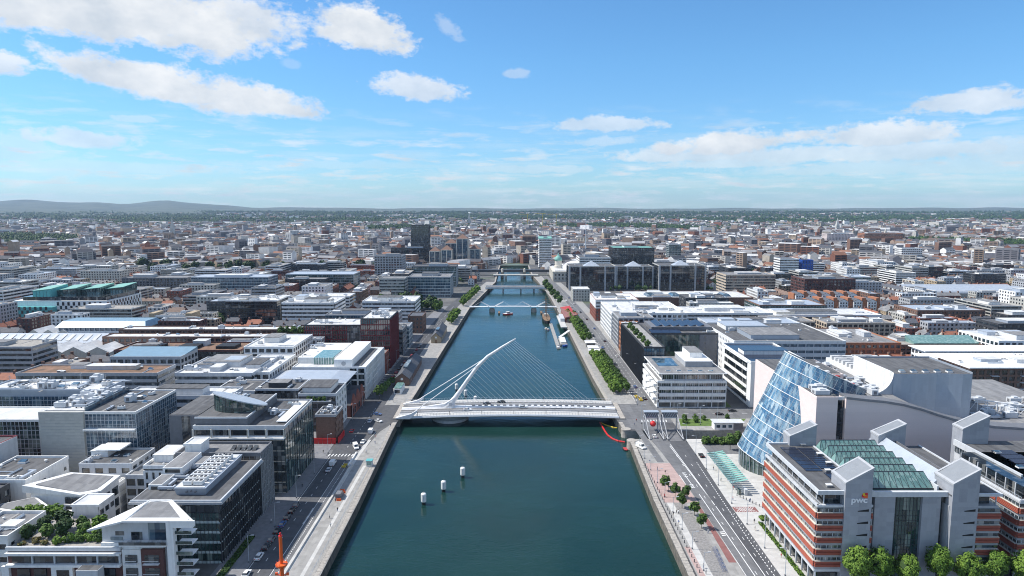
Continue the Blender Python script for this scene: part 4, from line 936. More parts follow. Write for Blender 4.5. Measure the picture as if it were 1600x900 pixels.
# green glass canopy on posts in front of the drum
def canopy():
    r = thing('glass_canopy', 'green striped glass canopy on posts beside the tilted drum', 'canopy', (89, 272, 0))
    for k in range(17):
        y = 256+k*1.95
        p = MB().hexa([(85.5, y, 4.3), (88.7, y, 5.0), (88.7, y+1.5, 5.0), (85.5, y+1.5, 4.3), (85.5, y, 4.4), (88.7, y, 5.1), (88.7, y+1.5, 5.1), (85.5, y+1.5, 4.4)]).build('glass_panel', 'glass_teal', r)
        MB().hexa([(88.8, y, 5.0), (92.3, y, 5.7), (92.3, y+1.1, 5.7), (88.8, y+1.1, 5.0), (88.8, y, 5.1), (92.3, y, 5.8), (92.3, y+1.1, 5.8), (88.8, y+1.1, 5.1)]).build('glass_panel', 'teal_panel' if k % 1 else 'copper', r)
        MB().box(85.4, 92.4, y+1.52, y+1.62, 4.9, 5.05).build('rafter', 'steel_dark', r)
    for k in range(6):
        y = 257+k*6.2; MB().tube((88.7, y, 0), (88.7, y, 4.9), .14, n=6).build('post', 'steel_light', r)
    MB().box(90.6, 91.6, 254, 257.5, 0, 2.6).build('stair_wall', 'grey_light', r); MB().box(88.4, 89.2, 254.6, 256.6, 0, 2.2).build('end_wall', 'glass_green', r)
canopy()
# ================================================================= left bank, near
# A1 river-front glass office
b = Bld('glass_office', 'dark glass office on left quay with wide eaves and long grey roof plant', -118, -91.4, 203.5, 237, 20.4, 'grey_dark', 'felt', par=0)
b.curtain('F', 5, 1.25, 0, 16.6, 'glass_green', 'steel_dark', 'spandrel_glass', .95, .08)
b.curtain('R', 5, 1.5, 0, 16.6, 'glass_dark', 'steel_dark', 'spandrel_glass', .5, .12, fin=.2)
b.curtain('F', 1, 2.4, 16.8, 19.6, 'glass_dark', 'steel_dark', None, 0); b.curtain('R', 1, 2.4, 16.8, 19.6, 'glass_dark', 'steel_dark', None, 0)
MB().box(-119, -90.0, 202.2, 238, 20.0, 20.7).build('eaves', 'grey', b.root); MB().box(-118.4, -90.6, 202.8, 237.6, 20.7, 20.95).build('roof_deck', 'felt', b.root)
MB().box(-118.6, -90.4, 202.5, 203.0, 20.7, 21.3).box(-90.9, -90.4, 203, 237.8, 20.7, 21.3).build('roof_edge', 'grey_light', b.root)
MB().hexa([(-106.5, 207.5, 20.95), (-97.4, 207.5, 20.95), (-97.4, 236, 20.95), (-106.5, 236, 20.95), (-107.0, 206.8, 23.4), (-96.9, 206.8, 23.4), (-96.9, 236.6, 23.4), (-107.0, 236.6, 23.4)]).build('plant_screen', 'zinc', b.root)
MB().box(-106.6, -97.5, 207.3, 236, 23.3, 23.55).build('plant_deck', 'membrane', b.root)
for x0, x1, y0, y1, h in ((-118.2, -111.6, 222, 236.6, 24.2), (-117.6, -113.2, 211.5, 220, 22.6), (-111.4, -108, 229, 236.4, 22.8)):
    q = MB().box(x0, x1, y0, y1, 20.9, h).build('penthouse', 'white', b.root); MB().box(x0+.3, x1-.3, y0+.3, y1-.3, h, h+.08).build('penthouse_roof', 'felt_grey', q); MB().box(x0+.8, x1-.8, y0-.06, y0+.05, h-1.8, h-.6).build('window', 'glass_dark', q)
rnd = random.Random(2)
for k in range(8):
    for j in range(2): place('cooling_unit', roof_mesh('unit'), b.root, (-103.5+j*3.4, 209.5+k*3.2, 23.5), 0, (1.05, 1.2, 1.0))
for k in range(6): place('roof_duct', roof_mesh('duct'), b.root, (-111.6, 211+k*4.4, 20.95), 1.57 if k % 2 else 0, (.8, .9, 1.1))
for x, z in ((-103, 22.2), (-101.6, 22.5), (-100.2, 22.2)): MB().tube((x, 206.6, z), (x, 207.2, z), .3, n=10).build('vent_cap', 'grey_dark', b.root)
b = Bld('glass_office', 'dark finned glass office behind the wide-eaved one on left quay', -122, -91.2, 238.5, 250.5, 22.4, 'grey_dark', 'felt_grey', parapet='grey_dark')
b.curtain('R', 5, 1.5, 0, 22, 'glass_dark', 'grey', None, 0, .10, sub=1, fin=.25); b.curtain('F', 1, 2, 20.4, 22.2, 'glass_dark', 'grey', None, 0)
for k in range(5): MB().prism([(-104+k*2.0, 243), (-102.6+k*2.0, 243), (-102.6+k*2.0, 246), (-104+k*2.0, 246)], 22.4, [22.7, 22.7, 23.6, 23.6]).build('roof_light', 'glass_dark', b.root)
# A9 / connected white block
b = Bld('white_office', 'white rendered block with slim slot windows behind the wide-eaved glass office', -131, -119.2, 233, 250, 19.8, 'white', 'felt_grey', dep=.3)
b.facade('F', 3, 2.6, .95, 2.6, .7, 7, 18.6, each=True, glass='glass_dark'); b.facade('F', 1, 12, None, 1.2, .1, 18.6, 19.9, glass='glass_dark')
b.plant(.1, .7, .3, .9, 2.6, 'white', 'membrane'); b.clutter(8, 3)
b = Bld('white_stairhouse', 'small white stair block standing at the back corner of the wide-eaved office roof', -119, -112.6, 238.6, 246, 26.2, 'white', 'membrane', par=.4, foot=False)
# A2 white gabled apartments with portal frame
r = thing('apartment_building', 'white apartment house with hipped felt roof, portal frame and balconies on left quay', 'apartments', (-106, 194, 0)); FOOT.append((-119, -91, 184, 203))
MB().prism([(-119, 188.2), (-99, 188.2), (-104.4, 198.4), (-112.0, 198.4)], 0, [20.0, 22.4, 22.4, 21.6]).build('wall', 'grey_light', r); MB().box(-119, -105, 198.4, 202.8, 0, 17.5).build('rear_block', 'white', r); MB().box(-119, -101, 187.4, 188.2, 0, 15.2).build('front_wall', 'white', r)
m = MB(); e = 22.4; m.prism([(-121.4, 185.2), (-111, 185.2), (-90.6, 185.2), (-103.6, 199.2), (-111.6, 199.2)], [19.6, e, e, e, e-.6], [20.2, e+.5, e+.5, e+.5, e]); m.build('eaves', 'white', r)
m = MB(); m.prism([(-110, 187.4), (-95.6, 187.4), (-104.0, 197.4), (-109.4, 197.4)], e+.45, [e+.55, e+.55, e+.75, e+.75]); rf = m.build('roof', 'felt_grey', r)
for a, c in (((-110.6, 186, e+.5), (-110.6, 198.6, e+.5)), ((-92.6, 185.8, e+.5), (-103.8, 198.8, e+.6)), ((-110.4, 198.8, e+.6), (-104, 198.8, e+.6))): MB().tube(a, c, .28, n=6).build('roof_ridge', 'white', rf)
MB().box(-98.9, -96.9, 185.4, 187.4, 0, 22.3).build('portal_column', 'white', r); MB().box(-96.9, -91.2, 185.4, 187.0, 20.7, 22.3).build('portal_beam', 'white', r)
for k in range(6):
    z = 2.4+k*3.15
    s = MB().box(-96.9, -92.2, 186.6, 190.2, z, z+.18).build('balcony', 'white', r)
    MB().box(-96.9, -92.2, 186.5, 186.58, z+.18, z+1.15).build('glass_rail', 'glass_green', s)
bl = MB().box(-112.4, -98.9, 185.0, 188.2, 15.3, 15.7).build('terrace', 'white', r); MB().box(-112.4, -98.9, 184.9, 185.0, 15.7, 16.6).build('glass_rail', 'glass', bl)
MB().box(-105.4, -99.3, 188.0, 188.25, 15.8, 21.9).build('window', 'glass_blue', r); MB().box(-110.4, -107.3, 188.0, 188.25, 15.8, 18.2).build('window', 'glass_dark', r); MB().box(-115, -112.6, 188.0, 188.25, 17.2, 18.4).build('window', 'glass_dark', r); MB().box(-116.5, -113, 188.0, 188.25, 15.7, 16.7).build('window', 'glass_blue', r)
for x, y in ((-110, 186.4), (-107.5, 186.5), (-104, 186.2), (-101.5, 186.5)): MB().box(x-.5, x+.5, y-.4, y+.4, 15.7, 16.4).build('terrace_table', 'cloth_light', r)
pl = MB().box(-112.8, -107.2, 186.8, 187.5, 0, 13.4).build('white_panel', 'white', r); pb = MB().box(-107.2, -100.6, 186.6, 187.5, 0, 13.6).build('brick_panel', 'brick_dark', r)
for k in range(3):
    z = 1.6+k*4.0
    for (x0, x1, p) in ((-111.8, -108.4, pl), (-106.2, -102.0, pb)):
        MB().box(x0, x1, 186.5, 186.85, z, z+2.3).build('window', 'glass', p); MB().box(x0-.2, x1+.2, 185.6, 186.6, z-.3, z-.1).build('balcony', 'white', p); MB().box(x0-.2, x1+.2, 185.6, 185.68, z+.75, z+.9).build('rail', 'white', p)
# A3 low terrace with roof garden
r = thing('terrace_house', 'white and dark brick terrace with long roof garden, bottom left corner', 'apartments', (-130, 194, 0)); FOOT.append((-146, -113, 185, 206))
MB().box(-146, -113, 187, 206, 0, 13.4).build('wall', 'brick_dark', r); MB().box(-146, -113, 187.2, 206, 13.4, 13.7).build('roof', 'gravel_roof', r)
MB().box(-146.2, -113, 186.5, 187.2, 13.2, 14.3).build('parapet', 'grey_light', r)
for x0, x1 in ((-144.6, -138.6), (-138.4, -132.2), (-132, -126), (-125.8, -119.8), (-119.6, -113.4)):
    MB().box(x0, x1, 186.6, 187.1, 9.6, 12.0).build('window', 'glass_dark', r); MB().box(x1-.1, x1+.3, 186.2, 187, 9.4, 12.2).build('divider', 'grey_light', r)
MB().box(-146, -113, 185.6, 187, 12.1, 12.8).build('canopy', 'white', r); MB().box(-146, -113, 185.6, 187, 8.6, 9.3).build('balcony', 'white', r)
for x0, x1, p in ((-147.6, -145.4, 'white'), (-133.2, -127.0, 'white')): MB().box(x0, x1, 186.1, 187, 0, 8.6).build('panel', p, r)
for k in range(2):
    for x in (-143.4, -138.6, -131.6, -124.2, -118.6):
        z = 1.0+k*3.8; MB().box(x, x+3.6, 186.0 if x > -132 and x < -127 else 186.6, 187.05, z+.6, z+2.8).build('window', 'glass_dark', r); MB().box(x-.1, x+3.7, 185.8, 186.6, z+.5, z+.65).build('balcony', 'cream', r)
MB().box(-123.6, -117.4, 182.4, 185.4, 0, 9.5).build('porch', 'grey_light', r); MB().box(-123.4, -117.6, 182.6, 185.2, 9.5, 9.6).build('porch_roof', 'felt', r)
# A6 flat grey roof left of the garden
b = Bld('flat_roof_house', 'low white block with dark flat roof left of the roof garden', -160, -146.4, 188, 204.5, 16.2, 'offwhite', 'felt_grey', dep=.25)
b.facade('F', 4, 3.4, 2.2, 1.7, 1.0, glass='glass_dark'); b.facade('R', 4, 4, 1.6, 1.6, 1.0, glass='glass_dark'); b.clutter(5, 8); b.plant(.55, .85, .35, .6, .9, 'white', 'membrane')
# pavilion by the garden and A4 stepped building with pointed roofs
b = Bld('garden_pavilion', 'small white flat-roofed penthouse behind the roof garden trees', -140.5, -131.5, 207.5, 216, 17.4, 'white', 'membrane', par=.3, dep=.2); b.facade('R', 1, 2.6, 2, 1.8, 13.8, 0, 16.8, glass='glass_dark')
r = thing('apartment_building', 'white stepped apartments with sharp wedge roofs and corner balconies', 'apartments', (-150, 222, 0)); FOOT.append((-163, -138, 217, 232))
MB().prism([(-162, 220), (-146, 217.6), (-139, 217.6), (-139, 231.5), (-162, 231.5)], 0, 16.4).build('wall', 'white', r)
MB().prism([(-164.5, 219.6), (-143.4, 216.6), (-138.4, 220), (-138.4, 231.8), (-156, 231.8)], 16.4, [18.9, 16.9, 16.9, 17.6, 18.6]).build('wedge_roof', 'offwhite', r)
MB().prism([(-160.5, 220.6), (-144.4, 218.2), (-140.2, 221), (-140.2, 230.5), (-154, 230.5)], 17.0, [19.0, 17.1, 17.1, 17.8, 18.7]).build('roof_felt', 'felt_grey', r)
for k in range(4):
    z = 3.2+k*3.3; s = MB().prism([(-149.4, 217.2), (-143, 216.2), (-139, 218.4), (-139, 221), (-149.4, 221)], z, z+.3).build('balcony', 'white', r)
    MB().prism([(-149, 217.5), (-143, 216.5), (-139.2, 218.5), (-139.2, 221), (-149, 221)], z+.32, z+2.5).build('balcony_window', 'glass_dark', s)
for k in range(3):
    for y in (222.2, 227.2): MB().box(-139.06, -138.85, y, y+3.4, 3.0+k*4.2, 6.0+k*4.2).build('window', 'glass_dark', r)
MB().prism([(-171.5, 212), (-160, 209.6), (-151, 213.5), (-160, 219.5)], 0, [14.8, 14, 14, 15]).build('low_wedge', 'offwhite', r); MB().prism([(-169.4, 212.4), (-160, 210.8), (-153.4, 213.8), (-160, 218.6)], 13, [15.0, 14.2, 14.2, 15.2]).build('low_roof', 'felt_grey', r)
# A5 white wall block
b = Bld('white_block', 'tall blank white block with dark felt roof at left picture edge', -186, -166.5, 224, 247, 18.2, 'white', 'felt', par=.8, dep=.2, faces='FR')
b.clutter(6, 5); MB().box(-186, -166.5, 227.6, 228.2, 18.2, 19.0).build('roof_upstand', 'white', b.root)
for y, z, h, w in ((226.4, 10, 5.5, .9), (231.5, 14.4, 1.3, 2.4), (244.2, 14.2, 1.2, 1.0), (244.2, 10.6, 1.2, 1.0)): MB().box(-166.72, -166.46, y, y+w, z, z+h).build('window', 'glass_dark', b.root)
# A7 dark glazed flats at the very left
b = Bld('dark_flats', 'black-clad flats with white blinds at left picture edge, below the blank white block', -196, -170, 203, 221.5, 18.4, 'charcoal', 'felt', par=.6)
b.facade('F', 5, 3.2, 2.2, 2.1, .7, glass='glass', wall='charcoal', mull=1.1); b.facade('R', 5, 3.4, 2.2, 2.1, .7, glass='glass', wall='charcoal', mull=1.1)
# A8 grey roofed apartments
b = Bld('apartment_building', 'apartments with dark flat roof, brick side and planted terrace below the stone-faced office', -159, -139.5, 241, 257.4, 17.6, 'grey_light', 'felt', par=.7)
b.facade('F', 5, 4.4, 2.6, 2.0, .8, glass='glass_dark'); b.facade('R', 5, 4.4, 3.4, 2.4, .6, 0, 14.6, wall='brick_red', glass='glass_dark'); b.facade('R', 1, 4, 2.6, 1.5, .8, 14.6, 17.2)
b.plant(-.02, .3, .5, .95, 2.2, 'white', 'membrane'); MB().box(-157.6, -148.4, 249.2, 257, 20, 20.5).build('canopy_roof', 'white', b.root); b.clutter(5, 4)
MB().box(-164, -141.5, 233.5, 241, 0, 13.2).build('terrace_block', 'white', b.root); MB().box(-163.6, -142, 234, 240.9, 13.2, 13.35).build('terrace_deck', 'paving_white', b.root); MB().box(-164.4, -163, 234, 241, 13.2, 14.0).build('planter', 'hedge_ground', b.root)
MB().box(-160, -153, 234.6, 239.6, 13.35, 13.45).build('sand_deck', 'beige', b.root)
for k in range(3): MB().box(-141.6, -141.2, 234.6, 239.8, 1.5+k*4, 3.8+k*4).build('window', 'grey', b.root)
b = Bld('brick_flats', 'narrow brick flats with dark glass bays beside the slim-windowed white block', -139.3, -131.6, 236, 256, 15.4, 'grey_light', 'felt_grey', par=.5)
b.facade('F', 4, 3.8, 3.2, 2.6, .6, glass='glass_dark')
# red-framed flats at far left
b = Bld('red_flats', 'dark red framed flats with slanted grey end at left picture edge', -214, -191, 236, 255, 23.6, 'red_panel', 'felt', par=.6)
b.facade('F', 6, 2.6, 2.1, 2.2, .9, glass='glass_dark'); MB().prism([(-191, 235.6), (-183.6, 235.6), (-190.4, 235.6+.01), (-190.4, 254)], 0, [24.2, 2, 24.2, 24.2]).build('slanted_end', 'grey_light', b.root)
# B1 big office: pale stone slab and blue-black glass
b = Bld('stone_and_glass_office', 'large office with pale stone slab front and square-gridded dark glass wings', -184.5, -147.4, 259.5, 292, 31.6, 'grey_dark', 'felt', par=.5, parapet='offwhite', dep=.4)
MB().box(-184.9, -167.6, 258.6, 260.5, 0, 32.2).build('stone_slab', 'stone', b.root)
for k in range(25): MB().box(-184.9, -167.6, 258.52, 258.6, 1.2+k*1.26, 1.26+k*1.26).build('stone_joint', 'grey', b.root)
b.curtain('F', 8, 1.55, 0, 25.4, 'glass_blue', 'grey_light', None, 0, .13, -167.4, -147.4, sub=1); b.curtain('R', 8, 1.7, 0, 31.2, 'glass_blue', 'steel_light', None, 0, .09, sub=1)
b.curtain('F', 2, 1.55, 25.6, 31.4, 'glass_blue', 'grey_light', None, 0, .13, -167.4, -147.4, sub=1)
MB().box(-167.4, -147.2, 257.6, 259.4, 24.8, 25.5).build('ledge', 'offwhite', b.root)
MB().box(-184, -168, 262, 291.5, 31.6, 32.0).build('plant_deck', 'membrane', b.root); MB().box(-168.2, -167.6, 261, 291.8, 31.6, 33.4).build('plant_wall', 'glass_blue', b.root)
for k in range(9):
    place('cooling_unit', roof_mesh('unit2'), b.root, (-180.5+(k % 3)*5, 266+k*2.8, 32), 1.57*(k % 2), (1.2, 1.2, 1.1)); place('roof_duct', roof_mesh('duct'), b.root, (-172+(k % 2)*2, 265+k*3, 32), 1.57*(k % 2), (.8, 1, 1.2))
b.clutter(7, 9, (-164, -150, 264, 290))
b = Bld('glass_office', 'dark gridded glass office with courtyard terrace left of the stone slab', -232, -185.5, 266, 284, 26.4, 'grey_dark', 'membrane', par=.5, parapet='offwhite', dep=.4)
b.curtain('F', 7, 1.6, 0, 26, 'glass_green', 'grey_light', None, 0, .13, sub=1)
b = Bld('glass_office', 'courtyard office with steel plant deck behind the gridded glass one, left edge', -236, -182, 296.5, 314, 30.4, 'zinc', 'membrane', par=.6, parapet='zinc', dep=.4)
b.curtain('F', 8, 1.7, 0, 27.6, 'glass_blue', 'grey_light', None, 0, .12, sub=1); b.clutter(26, 11, big=1.3)
# B2 drum-topped office with mirror-glass river front
b = Bld('drum_office', 'dark grey office with slanted green glass drum on roof and mirror-glass river front', -124, -88.3, 256.8, 294, 26.6, 'grey', 'felt', par=.7, parapet='grey_light', dep=.4)
b.curtain('R', 6, 2.9, 0, 23.2, 'glass_green', 'steel_dark', None, 0, .05); b.curtain('R', 1, 5.5, 23.3, 26.0, 'glass_blue', 'steel_dark', None, 0, .1)
b.facade('F', 1, 7.0, 6.3, 2.3, .5, 22.8, 26.0, wall='grey_light', glass='glass_dark'); b.curtain('F', 5, 1.8, 0, 21.2, 'glass', 'steel_dark', 'cream', .5, .09); b.facade('F', 1, 40, None, .8, .2, 21.3, 22.8, wall='cream', glass='glass')
MB().box(-124, -88.2, 255.2, 257.2, 22.3, 22.8).build('terrace_slab', 'offwhite', b.root)
for i in range(6): MB().box(-123.8+i*7.05, -123.5+i*7.05, 255.6, 256.2, 22.8, 26.2).build('terrace_post', 'cream', b.root)
MB().box(-124, -103.5, 258.6, 293, 26.6, 29.6).build('upper_deck', 'grey_dark', b.root); MB().box(-123.6, -103.9, 259, 292.6, 29.6, 29.9).build('upper_roof', 'felt', b.root); MB().box(-124, -103.5, 258.5, 259.0, 29.6, 30.2).box(-104, -103.5, 259, 293, 29.6, 30.2).build('upper_edge', 'grey_light', b.root)
dr = MB(); cx, cy, a, c = -111.4, 272.5, 10.2, 7.6; ring0, ring1 = [], []
for i in range(40):
    t = 2*math.pi*i/40; x, y = cx+a*math.cos(t), cy+c*math.sin(t); ring0.append((x, y, 29.9)); ring1.append((x, y, 36.2-(x-cx+a)*.27-(y-cy)*.23))
dr.loft([ring0, ring1]); d = dr.build('glass_drum', 'glass_green', b.root)
m = MB()
for i in range(0, 40, 1):
    p, q = ring0[i], ring1[i]; m.tube((p[0]*1.0, p[1]-.0, p[2]), q, .12 if i % 4 == 0 else .06, n=4)
for k in range(1, 5):
    for i in range(40):
        p = Vector(ring0[i]).lerp(Vector(ring1[i]), k/5); q = Vector(ring0[(i+1) % 40]).lerp(Vector(ring1[(i+1) % 40]), k/5); m.tube(p, q, .05, n=4)
m.build('drum_mullions', 'steel_dark', d)
up = [(cx+(x-cx)*1.05, cy+(y-cy)*1.05, z) for x, y, z in ring1]; MB().loft([up, [(x, y, z+.45) for x, y, z in up]]).build('drum_roof', 'metal_roof', d)
MB().box(-136.5, -124.2, 263.5, 292, 0, 29.4).build('grey_tower', 'grey_dark', b.root); MB().box(-136.2, -124.5, 263.8, 291.6, 29.4, 29.6).build('tower_roof', 'felt', b.root); MB().box(-131.4, -128.2, 263.3, 263.6, 0, 29).build('tower_window', 'glass_dark', b.root)
b.clutter(6, 6, (-101, -92, 262, 290)); b.clutter(8, 16, (-122, -114, 282, 291), 29.9)
for k in range(9): place('terrace_seat', shared('seat', lambda: MB().box(-1.2, 1.2, -.4, .4, 0, .7).mesh('terrace_seat', ['white'])), b.root, (-121+(k % 3)*2.4, 282+k*.9, 29.9))
MB().box(-93.4, -89.4, 262, 291, 27.1, 27.4).build('roof_gutter', 'offwhite', b.root)
# D brick corner pub with red hoardings
b = Bld('brick_corner_house', 'narrow red-brick corner house with cluttered roof and red ground-floor hoarding', -93.4, -83.6, 314, 328, 13.2, 'brick_brown', 'felt', par=.8, parapet='grey', dep=.25)
b.facade('R', 4, 2.6, 1.0, 1.6, 1.0, 0, 12.4, glass='glass_dark'); b.clutter(9, 7, big=.8)
for k in range(5): MB().box(-93.8+k*2.1, -91.9+k*2.1, 312.4, 312.7, .1, 2.9).build('red_hoarding', 'red_paint', b.root)
for k in range(5): MB().box(-82.6, -82.3, 313+k*2.4, 315.1+k*2.4, .1, 2.9).build('red_hoarding', 'red_paint', b.root)
# E black and white stepped block
b = Bld('stepped_block', 'black and white stepped block with roof terraces beside the brick corner house', -106.5, -87.6, 331, 352, 18.6, 'grey_dark', 'felt', par=.9, parapet='grey_light')
b.facade('F', 5, 5, 4.4, 2.2, .9, wall='grey_dark', glass='glass_dark'); b.facade('R', 5, 5, 2, 2.0, .9, wall='offwhite', glass='glass_green', a0=331, a1=352)
b.plant(.05, .8, .2, .95, 2.6, 'offwhite', 'felt'); MB().box(-108, -90, 329.6, 333, 15.4, 15.9).build('terrace_slab', 'offwhite', b.root)
b = Bld('black_clad_block', 'black-clad block with flat white roof edges left of the stepped one', -128.5, -107, 333, 352, 20.8, 'charcoal', 'felt', par=.5, parapet='grey_light'); b.curtain('F', 6, 2.2, 0, 20, 'glass_dark', 'black', None, 0); b.plant(.25, .7, .2, .6, 2.4, 'charcoal', 'felt_grey'); b.clutter(8, 12)
b = Bld('white_block', 'plain white rendered block with stained wall behind the glass drum', -150, -129.2, 334, 356, 19.6, 'offwhite', 'felt', par=.5); b.facade('F', 5, 7, 1.8, 1.8, 1.0, glass='glass_dark'); b.clutter(6, 13)
# old brick gables facing the quay
r = thing('gabled_warehouse', 'old red-brick warehouse with three pointed gables facing the quay', 'warehouse', (-90, 366, 0)); FOOT.append((-100, -85, 354, 384))
MB().box(-100, -85.4, 354, 384, 0, 6.4).build('wall', 'brick_red', r)
for k in range(3):
    y = 354+k*10; MB().prism([(-86, y), (-85.2, y), (-85.2, y+10), (-86, y+10)], 0, 6.6).build('gable_base', 'brick_red', r)
    m = MB(); m.v = [(-86, y, 6.6), (-86, y+10, 6.6), (-86, y+5, 11.6), (-85.2, y, 6.6), (-85.2, y+10, 6.6), (-85.2, y+5, 11.6)]; m.f = [(0, 1, 2), (3, 5, 4), (0, 2, 5, 3), (1, 4, 5, 2), (0, 3, 4, 1)]; m.m = [0]*5; m.build('gable', 'brick_red', r)
    m = MB(); m.v = [(-100, y, 6.4), (-86, y, 6.4), (-86, y+5, 10.8), (-100, y+5, 10.8), (-100, y+10, 6.4), (-86, y+10, 6.4)]; m.f = [(0, 1, 2, 3), (3, 2, 5, 4), (0, 3, 4)]; m.m = [0]*3; m.build('roof', 'slate', r)
    for j in range(2): MB().box(-85.26, -85.1, y+2.0+j*3.6, y+4.2+j*3.6, 1, 4.2).build('window', 'glass_dark', r)
# H glass pavilion with hipped grey roof, F white framed office
b = Bld('grey_roof_office', 'glazed office with wide pale grey hipped metal roof', -130, -92, 358, 384, 17.4, 'grey_dark', 'metal_roof', par=0); b.curtain('F', 4, 2.4, 0, 16.8, 'glass_dark', 'steel_dark', 'grey_light', .5); b.curtain('R', 4, 2.6, 0, 16.8, 'glass_blue', 'steel_dark', 'grey_light', .5)
m = MB(); m.hexa([(-132.5, 356, 17.3), (-89.5, 356, 17.3), (-89.5, 386, 17.3), (-132.5, 386, 17.3), (-126, 361, 19.3), (-98, 361, 19.3), (-98, 381, 19.3), (-126, 381, 19.3)]); m.build('hipped_roof', 'metal_roof', b.root); MB().box(-132.6, -89.4, 355.9, 356.4, 17.0, 17.6).build('fascia', 'grey_light', b.root)
b = Bld('white_frame_office', 'bright white office with tall grid frame along the left quay', -128, -85.2, 389, 446, 18.6, 'white', 'membrane', par=.4, dep=.8)
b.facade('R', 5, 3.6, 2.7, 3.0, .35, 0, 18.6, glass='glass_dark', wall='offwhite', pier='white', pierd=.35); b.facade('F', 5, 4.4, 3.6, 2.9, .4, 0, 18.6, glass='glass_dark', wall='white', a0=-95, a1=-85.2); b.facade('F', 4, 33, None, .2, .2, 0, 18.6, a0=-128, a1=-95)
MB().box(-104, -93.5, 391, 445, 18.6, 23.0).build('roof_pod', 'white', b.root); MB().tube((-98.5, 390.8, 20.6), (-98.5, 391.05, 20.6), 1.3, n=20).build('round_vent', 'grey', b.root); MB().box(-93.2, -88.6, 394, 442, 18.7, 18.9).build('roof_slot', 'felt', b.root)
MB().box(-128, -106, 400, 444, 18.6, 22.2).build('rear_pod', 'offwhite', b.root); MB().box(-118, -106.5, 397.4, 420, 18.6, 22.6).build('glazed_pod', 'glass_teal', b.root)
for k in range(8): MB().box(-118+k*1.5, -117.7+k*1.5, 397.1, 397.4, 18.6, 22.8).build('pod_fin', 'white', b.root)
b.clutter(8, 14, (-127, -120, 402, 440), 22.2)
b = Bld('brick_infill', 'small red-brick house between the white frame office and the red-striped block', -97, -84.8, 448.5, 462, 13.6, 'brick_red', 'felt_grey', par=.6); b.facade('R', 4, 3, 1.3, 1.8, .9, glass='glass_dark'); b.facade('F', 4, 3, 1.3, 1.8, .9, glass='glass_dark')
# red fin building
b = Bld('red_fin_office', 'dark glass office with crimson vertical fins near the left quay', -104.5, -84.4, 465, 500, 34.6, 'charcoal', 'membrane', par=.6, parapet='charcoal')
for side in 'FR': b.curtain(side, 9, 1.5, 0, 34, 'glass_dark', 'red_panel', 'red_panel', .7, .22, fin=.35)
b.clutter(8, 15)
b = Bld('red_fin_office', 'lower long wing with crimson fins left of the red-finned corner tower', -147, -105.5, 476, 505, 28.2, 'charcoal', 'membrane', par=.6)
b.curtain('F', 6, 1.7, 8, 27.6, 'glass_dark', 'red_panel', 'red_panel', .5, .34, a0=-147, a1=-117, fin=.35); b.curtain('F', 6, 1.7, 8, 27.6, 'glass', 'steel_dark', None, 0, .1, a0=-117, a1=-105.5); b.clutter(10, 17)
# quayside brick warehouses with slate roofs
def warehouse(label, x0, x1, y0, y1, h, rise, wall='brick_brown', light=None):
    r = thing('brick_warehouse', label, 'warehouse', ((x0+x1)/2, (y0+y1)/2, 0)); FOOT.append((x0, x1, y0, y1))
    MB().box(x0, x1, y0, y1, 0, h).build('wall', wall, r); xm = (x0+x1)/2
    m = MB(); m.v = [(x0, y0, h), (x1, y0, h), (xm, y0, h+rise)]; m.f = [(0, 1, 2)]; m.m = [0]; m.build('gable', wall, r)
    rf = MB(); e = .4
    for s in (-1, 1):
        xe = xm+s*((x1-x0)/2+e); ze = h-e*rise/((x1-x0)/2)
        rf.hexa([(xe, y0-.3, ze), (xm, y0-.3, h+rise), (xm, y1+.3, h+rise), (xe, y1+.3, ze), (xe, y0-.3, ze+.25), (xm, y0-.3, h+rise+.25), (xm, y1+.3, h+rise+.25), (xe, y1+.3, ze+.25)])
    o = rf.build('roof', 'slate', r)
    if light: MB().box(xm-1.3, xm+1.3, y0+light[0], y0+light[1], h+rise-.2, h+rise+1.1).build('roof_lantern', 'glass_blue', o)
    for k in range(int((y1-y0)/6)): MB().box(x0-.06, x0+.1, y0+2+k*6, y0+3.6+k*6, h*.35, h*.8).build('window', 'glass_dark', r); MB().box(x1-.1, x1+.06, y0+2+k*6, y0+3.6+k*6, h*.35, h*.8).build('window', 'glass_dark', r)
    MB().tube((xm, y0-.06, h*.95), (xm, y0+.1, h*.95), .8, n=12).build('round_window', 'white', r); MB().box(xm-.9, xm+.9, y0-.06, y0+.1, 0, 2.8).build('door', 'wood', r)
    return r
warehouse('long red-brick quayside warehouse with slate roof and blue lantern near the white bridge', -73.5, -64.5, 418, 478, 4.6, 3.4, light=(14, 34))
warehouse('second brick quayside warehouse with round gable window, further upstream', -66.5, -58.5, 552, 604, 5.0, 3.6, 'brick_yellow', (10, 22))
# ================================================================= right bank, near
b = Bld('white_office', 'white five-storey office with long banded windows at the right end of the white bridge', 81, 119.4, 371.2, 414, 15.0, 'white', 'felt_grey', par=.5, dep=1.0)
b.facade('F', 3, 38, None, 1.9, .9, 3.6, 15.0, glass='glass', mull=1.25, frame='offwhite'); b.facade('F', 1, 7.7, 7.3, 2.8, .3, 0, 3.6, glass='glass', mull=1.5, frame='steel_dark', each=True)
b.facade('L', 3, 43, None, 1.9, 1.0, 3.6, 15.0, glass='glass'); b.facade('L', 1, 7, 6.4, 2.8, .3, 0, 3.6, glass='glass_dark')
for k in range(3):
    z = 4.2+k*3.8
    for y0 in (373, 384, 395): MB().box(79.2, 81, y0, y0+8, z, z+1.3).build('balcony', 'white', b.root)
for i in range(6): MB().box(81.1+i*7.62, 81.4+i*7.62, 370.9, 371.3, 3.6, 15).build('facade_post', 'white', b.root)
b2 = Bld('', '', 83.6, 117.6, 372.6, 413, 19.4, 'grey_dark', 'felt_grey', z0=15.0, par=0, root=b.root, dep=.4, foot=False)
